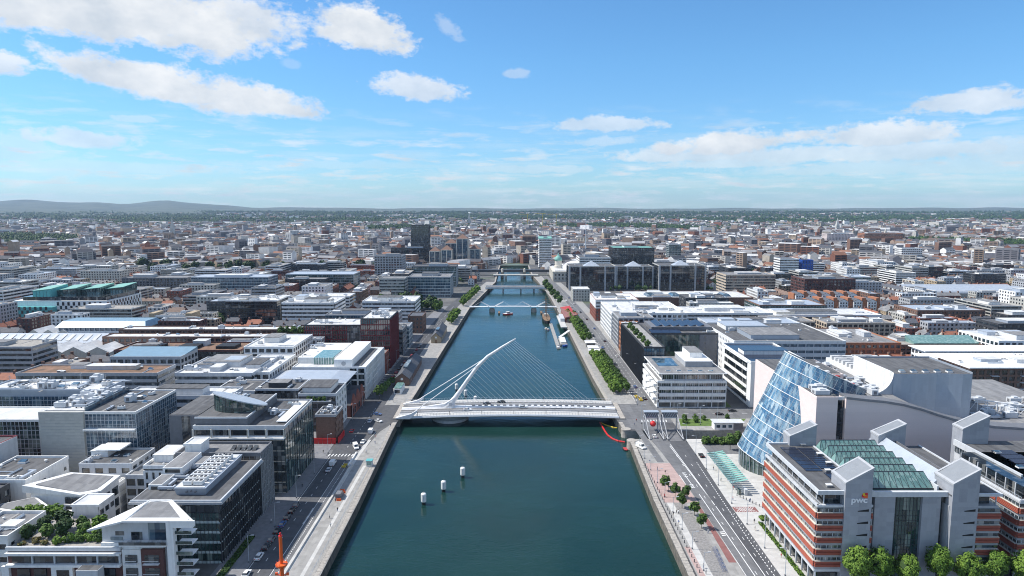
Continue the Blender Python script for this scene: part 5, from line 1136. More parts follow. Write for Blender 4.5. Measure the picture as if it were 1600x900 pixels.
b2.facade('F', 1, 6.8, 6.4, 2.6, .7, 15.2, 19.2, glass='glass', mull=1.25, frame='offwhite', wall='grey_light'); b2.facade('L', 1, 7, 6.6, 2.6, .7, 15.2, 19.2, glass='glass', wall='white')
MB().box(81.6, 119.6, 370.8, 414.4, 19.3, 19.7).build('roof_slab', 'white', b.root); MB().box(82.2, 119, 371.4, 413.8, 19.7, 19.85).build('roof_felt', 'felt_grey', b.root)
MB().box(85, 97, 388, 408, 19.85, 20.1).build('roof_pool_glass', 'glass_blue', b.root)
b2.plant(.48, .94, .32, .95, 3.2, 'grey', 'white', 19.85); b2.plant(.62, .84, .55, .98, 6.6, 'white', 'felt_grey', 19.85)
for k in range(5): place('roof_light', roof_mesh('light'), b.root, (88+k*6, 376, 19.85), 0, (1.4, .8, .4))
# black fin office behind it
b = Bld('black_fin_office', 'black-finned office with planted roof terraces along the right quay road', 82, 95, 417, 505, 24.6, 'charcoal', 'felt', par=.6, parapet='charcoal')
b.curtain('L', 6, 2.0, 0, 24.2, 'glass_dark', 'charcoal', 'brick_brown', .35, .3, fin=.3); b.curtain('F', 6, 1.6, 0, 24.2, 'glass_blue', 'charcoal', None, 0, .25)
bb = Bld('', '', 95, 146, 466, 512, 24.0, 'charcoal', 'felt', par=.6, root=b.root, parapet='charcoal')
bb.curtain('F', 6, 3.0, 0, 23.6, 'glass_green', 'steel_dark', None, 0, .15, a0=98, a1=130, sub=0); bb.facade('F', 6, 8, 1.0, 1.2, 1.4, a0=130, a1=146, wall='grey_dark', glass='glass_dark')
MB().box(99, 142, 478, 505, 24.2, 26.8).build('plant_room', 'grey_dark', b.root)
for k in range(6): MB().prism([(103+k*6, 480), (107+k*6, 480), (107+k*6, 503), (103+k*6, 503)], 26.8, [26.9, 28.2, 28.2, 26.9]).build('solar_array', 'solar', b.root)
MB().hexa([(97, 468, 24.2), (118, 468, 24.2), (118, 477, 24.2), (97, 477, 24.2), (97, 468, 24.5), (118, 468, 24.5), (118, 477, 25.6), (97, 477, 25.6)]).build('solar_array', 'solar', b.root)
MB().box(83, 94, 419, 500, 24.4, 24.7).build('terrace_deck', 'paving', b.root); bb.clutter(8, 3, (132, 144, 470, 500))
# white office with black louvre strips
b = Bld('louvred_white_office', 'white office with black horizontal louvre strips beside the tilted drum', 132.6, 165, 371.5, 424, 25.6, 'white', 'solar', par=.8, dep=.5)
b.facade('L', 5, 52, None, 3.3, 1.0, .5, 24.6, glass='glass_dark', wall='white', a0=378, a1=419); b.facade('F', 1, 3, 2.6, 20.5, .8, .2, 24, glass='glass_dark', a0=139.5, a1=143)
b.plant(.1, .9, .4, .6, 2.2, 'white', 'solar')
b = Bld('white_office', 'white office with rows of small square windows and dark roof behind the louvred one', 143, 215, 432, 500, 25.4, 'white', 'felt', par=.6, parapet='offwhite', dep=.4)
b.facade('L', 6, 3.4, 1.3, 1.9, 1.2, glass='glass'); b.facade('F', 6, 5, 4.6, 1.8, 1.2, glass='glass_blue', wall='grey_light'); b.plant(.18, .62, .1, .5, 3, 'zinc', 'felt_grey'); b.plant(.1, .5, .6, .9, 3, 'offwhite', 'metal_roof'); b.clutter(10, 5)
# ---------------------------------------------------------------- small dockside control hut
r = thing('control_hut', 'small white flat-roofed dock control hut beside the canal lock', 'hut', (109, 334, 0)); FOOT.append((101, 117, 331, 340))
MB().box(102, 111.5, 333, 338, 0, 3.6).build('wall', 'white', r); MB().box(111.5, 116.4, 333.2, 338, 0, 3.4).build('dark_end', 'grey_dark', r); MB().box(101.4, 117, 332.4, 338.6, 3.6, 3.95).build('roof', 'grey_light', r)
for x in (103, 106, 109): MB().box(x, x+1.8, 332.9, 333.02, 1.2, 2.6).build('window', 'glass_blue', r)
# ---------------------------------------------------------------- table of further buildings, both banks
def style(b, st, river, lite=False):
    n = max(1, round((b.h-b.z0)/3.6)); sides = 'F'+river
    for s in sides:
        w = (b.X1-b.X0) if s == 'F' else (b.Y1-b.Y0)
        if st == 'band': b.facade(s, n, w, None, 1.7, 1.1)
        elif st == 'grid': b.facade(s, n, 4.2, 2.8, 2.1, .8)
        elif st == 'punch': b.facade(s, n, 3.6, 1.5, 1.8, 1.0)
        elif st == 'dark': b.facade(s, n, 4.2, 3.0, 2.4, .7, glass='glass_dark')
        elif st == 'glass': b.curtain(s, n, 3.0, glass='glass_green', frame='grey_light', sp='grey_light', sph=.5)
        elif st == 'black': b.curtain(s, n, 3.0, glass='glass_dark', frame='steel_dark', sp='charcoal', sph=.7)
        elif st == 'blue': b.curtain(s, n, 3.0, glass='glass_blue', frame='grey_light', sp='spandrel_glass', sph=.8)
        elif st == 'shed': b.facade(s, 1, 9, 3, 3, .5, glass='glass_dark')
class Gables:
    def __init__(s, tri): s.tri = tri
    def build(s, name, material, root):
        for t in s.tri: MB().quad(*t).build(name, material, root)
def pitched(root, X0, X1, Y0, Y1, h, rise, material, along='x', over=.4):
    m = MB()
    if along == 'x':
        ym = (Y0+Y1)/2
        for s in (-1, 1):
            ye = ym+s*((Y1-Y0)/2+over); q = [(X0-over, ye), (X1+over, ye)]
            m.hexa([(X0-over, ye, h-.1), (X1+over, ye, h-.1), (X1+over, ym, h+rise-.1), (X0-over, ym, h+rise-.1), (X0-over, ye, h+.15), (X1+over, ye, h+.15), (X1+over, ym, h+rise+.15), (X0-over, ym, h+rise+.15)])
        g = Gables([[(X0, Y0, h), (X0, ym, h+rise-.1), (X0, Y1, h)], [(X1, Y0, h), (X1, Y1, h), (X1, ym, h+rise-.1)]])
    else:
        xm = (X0+X1)/2
        for s in (-1, 1):
            xe = xm+s*((X1-X0)/2+over)
            m.hexa([(xe, Y0-over, h-.1), (xm, Y0-over, h+rise-.1), (xm, Y1+over, h+rise-.1), (xe, Y1+over, h-.1), (xe, Y0-over, h+.15), (xm, Y0-over, h+rise+.15), (xm, Y1+over, h+rise+.15), (xe, Y1+over, h+.15)])
        g = Gables([[(X0, Y0, h), (X1, Y0, h), (xm, Y0, h+rise-.1)], [(X0, Y1, h), (xm, Y1, h+rise-.1), (X1, Y1, h)]])
    return m.build('roof', material, root), g
# name, label, h, plan (X0, X1, Y0, Y1), wall, roof, style, roof plant, clutter
TAB = [
 # right bank, rising upstream from the bridge
 ('brick_house', 'orange-brick block with balconies next to the black-finned office', 22, (84, 98, 508, 528), 'brick_orange', 'membrane', 'dark', 0, 3),
 ('grey_bay_office', 'grey glass bay block with blue banners on the right quay road', 24, (84, 112, 532, 564), 'grey', 'felt_grey', 'dark', 1, 6),
 ('white_office', 'very long bright white office block with white roofs on the right quay road', 21.8, (84, 148, 569, 640), 'white', 'membrane', 'grid', 1, 14),
 ('quay_hotel', 'red-brick and white hotel block at the far end of the right quay road', 20.5, (82, 124, 662, 712), 'brick_red', 'membrane', 'punch', 1, 6),
 ('white_shed', 'long low white-roofed market hall with blue roof lights beside the inner dock', 12, (128, 265, 742, 800), 'brick_brown', 'membrane', 'shed', 0, 0),
 ('white_office', 'white office with ribbon windows between the market hall and the white quay block', 17, (152, 232, 600, 640), 'white', 'membrane', 'band', 1, 8),
 ('navy_office', 'dark navy low office with white roof edge beside the market hall', 18, (178, 222, 692, 722), 'charcoal', 'felt', 'band', 1, 6),
 ('white_office', 'white ribbon-window office with broad flat roof right of the navy one', 15, (232, 330, 602, 640), 'white', 'membrane', 'band', 1, 6),
 ('brick_office', 'brick office with pale green roof at the right edge of the dock quarter', 17, (238, 302, 650, 692), 'brick_brown', 'metal_roof', 'glass', 1, 4),
 ('slab_office', 'white slab office with pale blue roof plant beyond the dark stepped brick office', 20, (392, 468, 885, 915), 'offwhite', 'metal_roof', 'glass', 1, 5),
 ('grey_roof_office', 'grey metal-roofed office behind the louvred white office', 22, (150, 222, 512, 545), 'grey_light', 'metal_roof', 'band', 1, 8),
 ('beige_flats', 'beige brick flats with four grey stair bays, leftmost of the dockland pair', 17, (196, 250, 555, 580), 'beige', 'felt_grey', 'dark', 1, 8),
 ('beige_flats', 'beige brick flats with grey stair bays, right-hand one of the dockland pair', 17, (256, 312, 548, 575), 'beige', 'felt_grey', 'dark', 1, 8),
 ('tan_office', 'long tan-brick office with square window grid and dark eaves', 18, (228, 268, 462, 520), 'brick_orange', 'felt_grey', 'grid', 0, 4),
 ('atrium_office', 'brown office with green-glazed sloping atrium behind the tilted drum', 15, (272, 330, 470, 505), 'brick_brown', 'gravel_roof', 'dark', 0, 3),
 ('white_flats', 'white and tan flats with flat overhanging roof behind the white apartment terrace', 20, (332, 375, 458, 500), 'white', 'membrane', 'dark', 1, 3),
 ('terrace_flats', 'long white apartment terrace with dark attic running to the right edge', 20, (250, 345, 395, 415), 'white', 'membrane', 'dark', 0, 5),
 ('terrace_flats', 'second white apartment terrace stepping back behind the brick flats', 20, (262, 420, 424, 440), 'white', 'membrane', 'dark', 0, 6),
 ('brick_flats', 'brown brick flats with balconies under a white roof, right picture edge', 25, (247, 330, 360, 388), 'brick_brown', 'membrane', 'dark', 0, 4),
 ('grey_office', 'low grey office with white plant boxes behind the zinc fly tower', 18, (168, 246, 350, 388), 'grey_light', 'membrane', 'band', 1, 14),
 ('brick_depot', 'wide brown brick depot with pale flat roof near the rail yard', 14, (382, 446, 636, 676), 'brick_brown', 'metal_roof', 'punch', 0, 5),
 # financial quarter behind the dock
 ('green_glass_office', 'dark green glass office with pale stone piers, nearest the river of three', 32, (76, 138, 905, 950), 'stone', 'felt', 'black', 0, 3),
 ('green_glass_office', 'dark green glass office with pale stone piers, middle one of three', 30, (142, 192, 925, 960), 'stone', 'felt', 'black', 0, 3),
 ('green_glass_office', 'dark green glass office with pale stone piers, right-hand one of three', 33, (196, 258, 905, 950), 'stone', 'felt', 'black', 0, 3),
 ('black_tower_block', 'tall black-green office block with banded top behind the green glass offices', 50, (150, 212, 1015, 1060), 'charcoal', 'copper', 'black', 1, 0),
 ('terraced_office', 'stepped pale office with planted terraces left of the tall black block', 36, (100, 146, 1010, 1060), 'offwhite', 'felt', 'band', 1, 0),
 ('brick_office', 'dark brick office with stepped silhouette right of the dock quarter', 26, (345, 405, 800, 840), 'brick_dark', 'felt', 'dark', 1, 2),
 ('beige_office', 'beige ribbon-window office behind the brick dock quarter', 26, (268, 330, 850, 890), 'beige', 'felt_grey', 'band', 1, 3),
 ('stone_block', 'small square stone warehouse on the quay before the green glass offices', 14, (72, 92, 800, 830), 'stone', 'membrane', 'punch', 0, 1),
 ('blue_flats', 'tall blue-clad flats beyond the dock quarter', 34, (420, 436, 985, 1005), 'blue_paint', 'felt', 'punch', 0, 0),
 ('white_flats', 'tall white balcony flats left of the blue-clad ones', 36, (388, 415, 985, 1010), 'white', 'felt', 'band', 0, 0),
 ('teal_tower', 'slim white tower with teal glass edge beyond the financial quarter', 42, (290, 312, 1260, 1285), 'white', 'felt', 'glass', 0, 0),
 ('hospital_block', 'wide pink-brick hospital block on the far right', 34, (1010, 1120, 1960, 2000), 'brick_orange', 'felt_grey', 'band', 1, 0),
 ('hospital_block', 'pale pink hospital wing with glazed link left of the wide brick one', 32, (910, 990, 1975, 2010), 'pink_stone', 'felt_grey', 'grid', 1, 0),
 ('striped_flats', 'white flats with black vertical window slots on the far right', 30, (760, 800, 1330, 1355), 'white', 'felt', 'dark', 0, 0),
 # left bank
 ('sedum_office', 'long office with rust-coloured planted roof at left edge', 24, (-262, -187, 352, 372), 'grey', 'sedum', 'band', 0, 6),
 ('office_with_plant', 'office with white roof plant between planted roof and courtyard office', 22, (-182, -140, 360, 400), 'grey_light', 'membrane', 'band', 1, 16),
 ('white_office', 'long white office with pale green ledge behind the mirror-glass drum office', 22, (-186, -134, 316, 332), 'grey_light', 'membrane', 'band', 1, 8),
 ('blue_roof_office', 'office with pale blue sloping roof near the saw-tooth sheds', 23, (-238, -196, 396, 418), 'grey', 'blue_roof', 'dark', 0, 0),
 ('brown_roof_office', 'dark office with brown planted roof and black roof boxes', 21, (-252, -172, 424, 450), 'brick_dark', 'sedum', 'black', 0, 5),
 ('white_stepped_office', 'white office with overhanging eaves and tall side windows', 24, (-168, -137, 420, 462), 'white', 'membrane', 'dark', 1, 3),
 ('silver_office', 'silver-roofed office with blue plant cover left of the white frame office', 20, (-164, -132, 466, 474), 'grey_light', 'metal_roof', 'dark', 1, 6),
 ('hotel_block', 'white hotel block with round emblem wall behind the drum office', 21, (-155, -133, 366, 412), 'offwhite', 'membrane', 'dark', 1, 6),
 ('brick_terrace', 'long brown brick terrace with flat white roof, front one of two', 15, (-305, -175, 500, 514), 'brick_brown', 'membrane', 'dark', 0, 12),
 ('brick_terrace', 'long brown brick terrace with flat white roof, rear one of two', 15, (-310, -160, 530, 545), 'brick_brown', 'membrane', 'dark', 0, 12),
 ('white_dark_office', 'white office with deep black glazing and brick base left of the red fins', 26, (-262, -215, 618, 650), 'white', 'membrane', 'black', 1, 6),
 ('white_dark_office', 'white office with brick base and black ribbon window behind the red fins', 25, (-208, -160, 610, 650), 'white', 'membrane', 'band', 1, 8),
 ('glass_edge_office', 'flat grey-roofed office with blue glass edge beside the red-finned block', 22, (-155, -96, 560, 590), 'grey', 'felt_grey', 'blue', 1, 6),
 ('white_roof_office', 'white office with red-edged roof beyond the red-finned block', 22, (-142, -92, 640, 680), 'white', 'membrane', 'band', 1, 6),
 ('black_balcony_flats', 'grey balcony flats on the left quay past the red-finned corner', 19, (-98, -82.5, 506, 530), 'grey_dark', 'felt', 'band', 0, 2),
 ('glass_flats', 'pale glass-fronted flats on the left quay past the grey balcony flats', 17, (-96, -81.6, 533, 552), 'grey_light', 'felt_grey', 'blue', 0, 2),
 ('brick_quay_house', 'brick quay house with slate gables before the tree-lined square', 15, (-92, -79, 596, 620), 'brick_brown', 'slate', 'punch', 0, 1),
 ('concrete_block', 'square blank concrete block beside the riverside trees', 26, (-158, -128, 808, 835), 'stone', 'felt_grey', 'band', 0, 0),
 ('purple_office', 'grey-purple office with glass corner on the left quay upstream', 25, (-128, -76, 835, 880), 'grey', 'felt_grey', 'blue', 1, 5),
 ('glass_slab', 'long glazed office slab behind the grey-purple one', 28, (-140, -78, 950, 985), 'grey_dark', 'felt', 'glass', 1, 0),
 ('dark_tower', 'tallest black office tower on the left bank', 76, (-190, -157, 1285, 1318), 'charcoal', 'felt', 'black', 0, 0),
 ('dark_podium', 'glassy black podium block at the foot of the tall dark tower', 34, (-225, -150, 1268, 1284), 'charcoal', 'felt', 'black', 1, 0),
 ('grey_college_block', 'grey ribbed library block among the college trees', 24, (-480, -400, 835, 865), 'grey_dark', 'felt_grey', 'dark', 1, 0),
 ('long_glass_office', 'long pale glass research building beyond the terraces', 25, (-395, -300, 835, 870), 'grey_light', 'metal_roof', 'blue', 1, 0),
 ('rail_shed', 'low arched grey rail station building beyond the terraces', 22, (-300, -210, 900, 940), 'grey_light', 'metal_roof', 'glass', 0, 0),
 ('white_black_office', 'white office with one black ribbon window among the terraces', 15, (-275, -226, 700, 735), 'white', 'felt_grey', 'band', 0, 3),
 ('stripe_flats', 'blue and white striped flats with yellow stair ends', 15, (-322, -285, 600, 615), 'offwhite', 'felt_grey', 'band', 0, 6),
 ('ribbed_office', 'octagonal-looking ribbed grey office above the roofs, left of the black tower', 40, (-200, -160, 990, 1025), 'grey', 'felt', 'dark', 1, 0),
]
VAR = {}
for i, (nm, lab, h, (X0, X1, Y0, Y1), wall, roof, st, pl, cl) in enumerate(TAB):
    river = 'L' if X0 > 0 else 'R'
    b = Bld(nm, lab, X0, X1, Y0, Y1, h, wall, roof, par=.7, dep=.35)
    style(b, st, river); rnd = random.Random(i)
    if pl:
        x = rnd.uniform(.1, .4); y = rnd.uniform(.15, .4); b.plant(x, x+rnd.uniform(.3, .5), y, y+rnd.uniform(.3, .5), rnd.uniform(2, 3.4), rnd.choice(('grey_light', 'offwhite', 'grey', 'zinc')), rnd.choice(('felt_grey', 'membrane', 'felt')))
    if cl: b.clutter(cl, i)
    if (X1-X0) > 34 and (Y1-Y0) > 16 and Y0 < 760 and roof != 'blue_roof':
        for q in range(3):
            x = rnd.uniform(.03, .75); y = rnd.uniform(.05, .6); b.plant(x, x+rnd.uniform(.1, .22), y, y+rnd.uniform(.2, .36), rnd.uniform(1.4, 3.6), rnd.choice(('white', 'offwhite', 'grey_light', 'zinc', 'cream')), rnd.choice(('membrane', 'membrane', 'felt_grey', 'metal_roof')))
    VAR[lab] = b
# flats with red-brick ends and white fronts, two rows
for q in range(10):
    x0 = 306+(q % 5)*14.6+(q//5)*6; y0 = 692+(q//5)*52
    r = thing('red_end_flats', f'white flats with red-brick ends by rail yard, {("front", "rear")[q//5]} row, {("first", "second", "third", "fourth", "fifth")[q % 5]} from left', 'flats', (x0+6, y0+8, 0), 'red-ended flats'); FOOT.append((x0-1, x0+14, y0-1, y0+20))
    MB().box(x0, x0+9, y0, y0+18, 0, 15).build('white_wall', 'white', r); MB().box(x0+9, x0+13, y0+1.5, y0+18, 0, 18.5).build('brick_end', 'brick_orange', r); MB().box(x0-1.6, x0, y0+2, y0+17, 0, 16.5).build('brick_end', 'brick_orange', r)
    o, g = pitched(r, x0, x0+9, y0, y0+18, 15, 2.6, 'slate', 'y'); g.build('gable', 'white', r)
    m = MB()
    for k in range(5):
        for j in range(3): m.box(x0+1+j*2.8, x0+2.3+j*2.8, y0-.06, y0+.05, 1+k*2.9, 2.5+k*2.9)
    m.build('window_set', 'glass_dark', r, stuff=True)
for q in range(4):
    r = thing('rail_shed', f'long pale arched station shed on the right, {("first", "second", "third", "fourth")[q]} from the front', 'shed', (560, 826+q*17, 0), 'station sheds'); FOOT.append((498, 640, 818+q*17, 834+q*17))
    MB().box(500, 640, 819+q*17, 834+q*17, 0, 7).build('wall', 'stone', r); rg_ = []
    for x in (499.5, 640.5): rg_.append([(x, 826.5+q*17+8*math.cos(t), 7+4.5*math.sin(t)) for t in [math.pi*k/10 for k in range(11)]])
    MB().loft(rg_).build('arched_roof', 'metal_roof', r)
r = thing('green_train', 'green passenger train standing in the rail yard at right', 'train', (548, 772, 0)); FOOT.append((500, 625, 760, 785))
for q in range(6):
    x0 = 502+q*20; c = MB().box(x0, x0+19.2, 770.5, 773.5, .8, 3.9).build('carriage', 'green_paint', r); MB().box(x0+.8, x0+18.4, 770.42, 770.5, 2.2, 3.1).build('carriage_windows', 'glass_dark', c); MB().box(x0, x0+19.2, 770.8, 773.2, 3.9, 4.2).build('carriage_roof', 'grey', c)
# touches that make some of them recognisable
def vb(start): return next(b for l, b in VAR.items() if l.startswith(start))
b = vb('red-brick and white hotel'); MB().box(81.8, 124.2, 661.8, 712.2, 12.4, 20.9).build('white_storeys', 'offwhite', b.root)
for k in range(2): MB().box(82.5+.0, 123.5, 661.7, 661.85, 13.8+k*3.4, 15.2+k*3.4).build('window_row', 'glass_dark', b.root)
b = vb('long low white-roofed'); 
for k in range(4): MB().hexa([(150+k*28, 752, 12), (160+k*28, 752, 12), (160+k*28, 775, 12), (150+k*28, 775, 12), (152+k*28, 755, 14.5), (158+k*28, 755, 14.5), (158+k*28, 772, 14.5), (152+k*28, 772, 14.5)]).build('roof_light', 'glass_blue', b.root)
for s, h in (('nearest', 32), ('middle', 30), ('right-hand one of three', 33)):
    b = next(v for l, v in VAR.items() if l.startswith('dark green glass') and s in l)
    for x in (b.X0-.5, b.X0+14, b.X1-15, b.X1-1.5): MB().box(x, x+2.2, b.Y0-1.0, b.Y0+2, 0, h+.8).build('stone_pier', 'grey', b.root)
    xm = (b.X0+b.X1)/2
    m = MB(); w = 11; m.v = [(xm-w, b.Y0+4, h), (xm+w, b.Y0+4, h), (xm+w, b.Y0+22, h), (xm-w, b.Y0+22, h), (xm, b.Y0+13, h+7)]; m.f = [(0, 1, 4), (1, 2, 4), (2, 3, 4), (3, 0, 4)]; m.m = [0]*4; m.build('glass_pyramid', 'metal_roof', b.root)
b = vb('white office with one black'); b = vb('office with pale blue sloping'); MB().prism([(-238, 396), (-196, 396), (-196, 418), (-238, 418)], 22.9, [23.2, 23.2, 25.2, 25.2]).build('sloping_roof', 'blue_roof', b.root)
b = vb('dark office with brown planted')
for x in (-238, -214, -190): MB().box(x, x+12, 430, 441, 21, 22.8).build('roof_box', 'black', b.root)
b = vb('brown office with green-glazed'); MB().prism([(284, 474), (330, 474), (330, 486), (284, 486)], 15, [16, 16, 19.5, 19.5]).build('sloping_glazing', 'glass_teal', b.root)
b = vb('silver-roofed'); MB().box(-152, -146, 467, 470, 20, 22.4).build('blue_cover', 'blue_paint', b.root)
for lab in ('long white apartment terrace', 'second white apartment terrace'):
    b = vb(lab); MB().box(b.X0-1.5, b.X1+1.5, b.Y0-1.5, b.Y1+1.5, 20.7, 21.2).build('eaves', 'white', b.root)
b = vb('brown brick flats with balconies')
for k in range(6):
    for x in (258, 274, 290): MB().box(x, x+4, 358.4, 360, 3+k*3.6, 3.3+k*3.6).build('balcony', 'grey_light', b.root)
MB().box(245.5, 331, 358.5, 389, 25.4, 26.0).build('eaves', 'white', b.root)
b = vb('blue and white striped'); MB().box(-322.5, -318, 599, 616, 0, 17.5).build('stair_end', 'brick_yellow', b.root); MB().box(-290, -284.5, 599, 616, 0, 17.5).build('stair_end', 'brick_yellow', b.root)
# ---------------------------------------------------------------- landmark one-offs
r = thing('teal_checker_building', 'teal-fronted building with black and white checker walls and green glass top', 'office', (-440, 690, 0)); FOOT.append((-490, -380, 652, 740))
MB().box(-488, -446, 655, 700, 0, 14.6).build('teal_block', 'teal_panel', r); MB().box(-488, -397, 662, 725, 0, 20).build('checker_block', 'white', r); MB().box(-480, -398.5, 664, 724, 20, 23.6).build('glass_storey', 'glass_dark', r)
def checker(side, c, a0, a1, z0, nrow, wdt, nm):
    m = MB(); n = int((a1-a0)/wdt)
    for k in range(nrow):
        for i in range(n):
            if (i+k) % 2 == 0: fbox(m, side, c, a0+i*wdt+.2, a0+(i+1)*wdt-.2, z0+k*3.6, z0+k*3.6+3.4, -.1, .12)
    m.build(nm, 'glass_dark', r, stuff=True)
checker('F', 655, -487, -447, .8, 4, 2.6, 'checker_windows'); checker('F', 662, -446, -398, .8, 5, 2.6, 'checker_windows'); checker('R', -397, 663, 724, .8, 5, 2.6, 'checker_windows')
for k in range(4):
    x = -470+k*18.5; y = 664+k*9
    h = MB().prism([(x, y), (x+18, y), (x+18, y+26), (x, y+26)], 23.6, [29-k*.4, 31-k*.4, 33-k*.4, 31-k*.4]).build('glass_head', 'glass_green' if k else 'teal_panel', r)
    MB().prism([(x-.4, y-.6), (x+18.4, y-.6), (x+18.4, y+26), (x-.4, y+26)], [29.1-k*.4, 31.1-k*.4, 33.1-k*.4, 31.1-k*.4], [29.6-k*.4, 31.6-k*.4, 33.6-k*.4, 31.6-k*.4]).build('head_roof', 'copper', h)
    for q in range(6): MB().box(x+q*3.4, x+q*3.4+.2, y-.12, y, 23.6, 29-k*.4).build('head_mullion', 'steel_dark', h)
r = thing('mansard_building', 'long white building with blue metal mansard roof left of the brick terraces', 'office', (-345, 560, 0)); FOOT.append((-372, -298, 548, 580))
MB().box(-372, -300, 550, 578, 0, 10.6).build('wall', 'white', r); MB().box(-371, -301, 551, 577, 10.6, 13.6).build('attic_wall', 'glass_blue', r)
MB().hexa([(-373, 549, 13.4), (-299, 549, 13.4), (-299, 579, 13.4), (-373, 579, 13.4), (-370, 555, 18), (-302, 555, 18), (-302, 573, 18), (-370, 573, 18)]).build('mansard_roof', 'blue_roof', r)
for k in range(17):
    MB().box(-370.6+k*4.2, -368.4+k*4.2, 549.7, 550.1, 6.2, 9.0).build('window', 'glass', r); MB().box(-371+k*4.2, -370.4+k*4.2, 550.2, 551, 10.6, 13.4).build('attic_post', 'grey_light', r)
for k in range(7): MB().box(-300.1, -299.7, 552+k*3.8, 554+k*3.8, 6.2, 9.0).build('window', 'glass', r)
def sawtooth(label, x0, y0, n, w, d, h, rise, rows):
    for q in range(1):
        r = thing('sawtooth_shed', label, 'shed', (x0+n*w/2, y0+d/2, 0)); FOOT.append((x0, x0+n*w, y0, y0+d))
        for i in range(n):
            a = x0+i*w; MB().box(a+.1, a+w-.1, y0, y0+d, 0, h).build('bay_wall', 'cream', r); rf, g = pitched(r, a, a+w, y0, y0+d, h, rise, 'membrane', 'y', .1); g.build('gable', 'cream', r)
            for j in range(2): MB().box(a+2+j*3.4, a+3.6+j*3.4, y0-.08, y0+.1, 2, 4.5).build('window', 'glass_dark', r)
sawtooth('row of white saw-tooth sheds with pointed gables at left edge, front row', -372, 478, 7, 17, 28, 8, 4.2, 1)
sawtooth('row of white saw-tooth sheds behind the long pale shed, left edge', -396, 548, 3, 12, 24, 8, 4, 1)
r = thing('long_shed', 'long pale blue-grey shed roof with skylight strips behind the front saw-tooth row', 'shed', (-330, 525, 0)); FOOT.append((-400, -250, 512, 540))
MB().box(-400, -316, 514, 540, 0, 8).build('wall', 'cream', r); o, g = pitched(r, -400, -316, 514, 540, 8, 5, 'metal_roof'); g.build('gable', 'cream', r)
for k in range(12): MB().hexa([(-396+k*6.6, 516, 9.3), (-393+k*6.6, 516, 9.3), (-393+k*6.6, 525, 12.6), (-396+k*6.6, 525, 12.6), (-396+k*6.6, 516, 9.5), (-393+k*6.6, 516, 9.5), (-393+k*6.6, 525, 12.8), (-396+k*6.6, 525, 12.8)]).build('skylight', 'membrane', o)
# pyramid-roofed bank offices beside the dark tower
for i, (x, y, w, h, lab) in enumerate(((-150, 1235, 20, 30, 'front left of the pyramid-roofed bank blocks'), (-128, 1228, 20, 33, 'low front block with pyramid roof before the tallest pyramid block'), (-124, 1262, 22, 43, 'mid-height pyramid-roofed block just behind the front ones'), (-102, 1250, 22, 52, 'tallest of the pyramid-roofed bank blocks on the left bank'), (-78, 1250, 20, 33, 'pyramid-roofed bank block nearest the river'))):
    b = Bld('pyramid_block', lab, x, x+w, y, y+w, h, 'glass_blue', 'felt', par=0)
    for xx in (x, x+w/2-.6, x+w-1.4): MB().box(xx, xx+1.4, y-.6, y, 0, h+.5).build('pale_pier', 'cream', b.root)
    for yy in (y, y+w-1.4): MB().box(x+w, x+w+.6, yy, yy+1.4, 0, h+.5).build('pale_pier', 'cream', b.root)
    for k in range(int(h/4)): MB().box(x+.2, x+w-.2, y-.12, y, k*4, k*4+.5).build('floor_band', 'grey_dark', b.root)
    MB().box(x-.3, x+w+.3, y-.8, y+w, h-.2, h+1).build('cornice', 'cream', b.root)
    m = MB(); m.v = [(x-.2, y-.5, h+1), (x+w+.2, y-.5, h+1), (x+w+.2, y+w, h+1), (x-.2, y+w, h+1), (x+w/2, y+w/2, h+9)]; m.f = [(0, 1, 4), (1, 2, 4), (2, 3, 4), (3, 0, 4)]; m.m = [0]*4; m.build('pyramid_roof', 'brick_brown', b.root)
# slab tower with white sun-visor bands
b = Bld('banded_tower', 'slim tower of white floor bands with green peaked roof by the far bridges', 49, 71, 1236, 1252, 52, 'glass', 'felt', par=0)
for k in range(17): MB().box(48.2, 71.8, 1234.6, 1253, 2+k*3.05, 3.3+k*3.05).build('floor_band', 'white', b.root)
MB().prism([(48, 1235), (72, 1235), (72, 1253), (48, 1253)], 53.2, [54, 54, 57, 57]).build('peaked_roof', 'copper', b.root); MB().box(57, 63, 1240, 1248, 52, 57.4).build('roof_house', 'grey', b.root)
# domed customs palace
r = thing('domed_palace', 'pale classical customs palace with green copper dome beyond the far road bridge', 'palace', (76, 1060, 0)); FOOT.append((58, 110, 1010, 1110))
MB().box(62, 108, 1015, 1105, 0, 13.5).build('wall', 'stone', r); MB().box(61, 109, 1014, 1106, 13.5, 15).build('cornice', 'cream', r); MB().box(64, 106, 1018, 1102, 15, 16.2).build('roof', 'membrane', r)
for k in range(12): MB().tube((61.2, 1018+k*7.6, 1), (61.2, 1018+k*7.6, 13), .7, n=8).build('column', 'cream', r)
for k in range(8): MB().box(64+k*5.4, 66.4+k*5.4, 1014.8, 1015.1, 3, 6).build('window', 'glass_dark', r); MB().box(64+k*5.4, 66.4+k*5.4, 1014.8, 1015.1, 8.5, 11.5).build('window', 'glass_dark', r)
MB().lathe((72, 1060, 0), [(6.4, 15), (6.4, 20), (5.4, 20.5), (5.4, 28)], 20).build('dome_drum', 'cream', r); MB().lathe((72, 1060, 0), [(6, 28), (5.8, 30.5), (4.4, 33.5), (2.2, 35.5), (1, 36), (1, 38), (.3, 39.5)], 20).build('dome', 'copper', r, smooth=True)
MB().lathe((96, 1050, 0), [(17, 15), (16.6, 21), (11, 26), (3, 28)], 24).build('round_hall_roof', 'white', r)
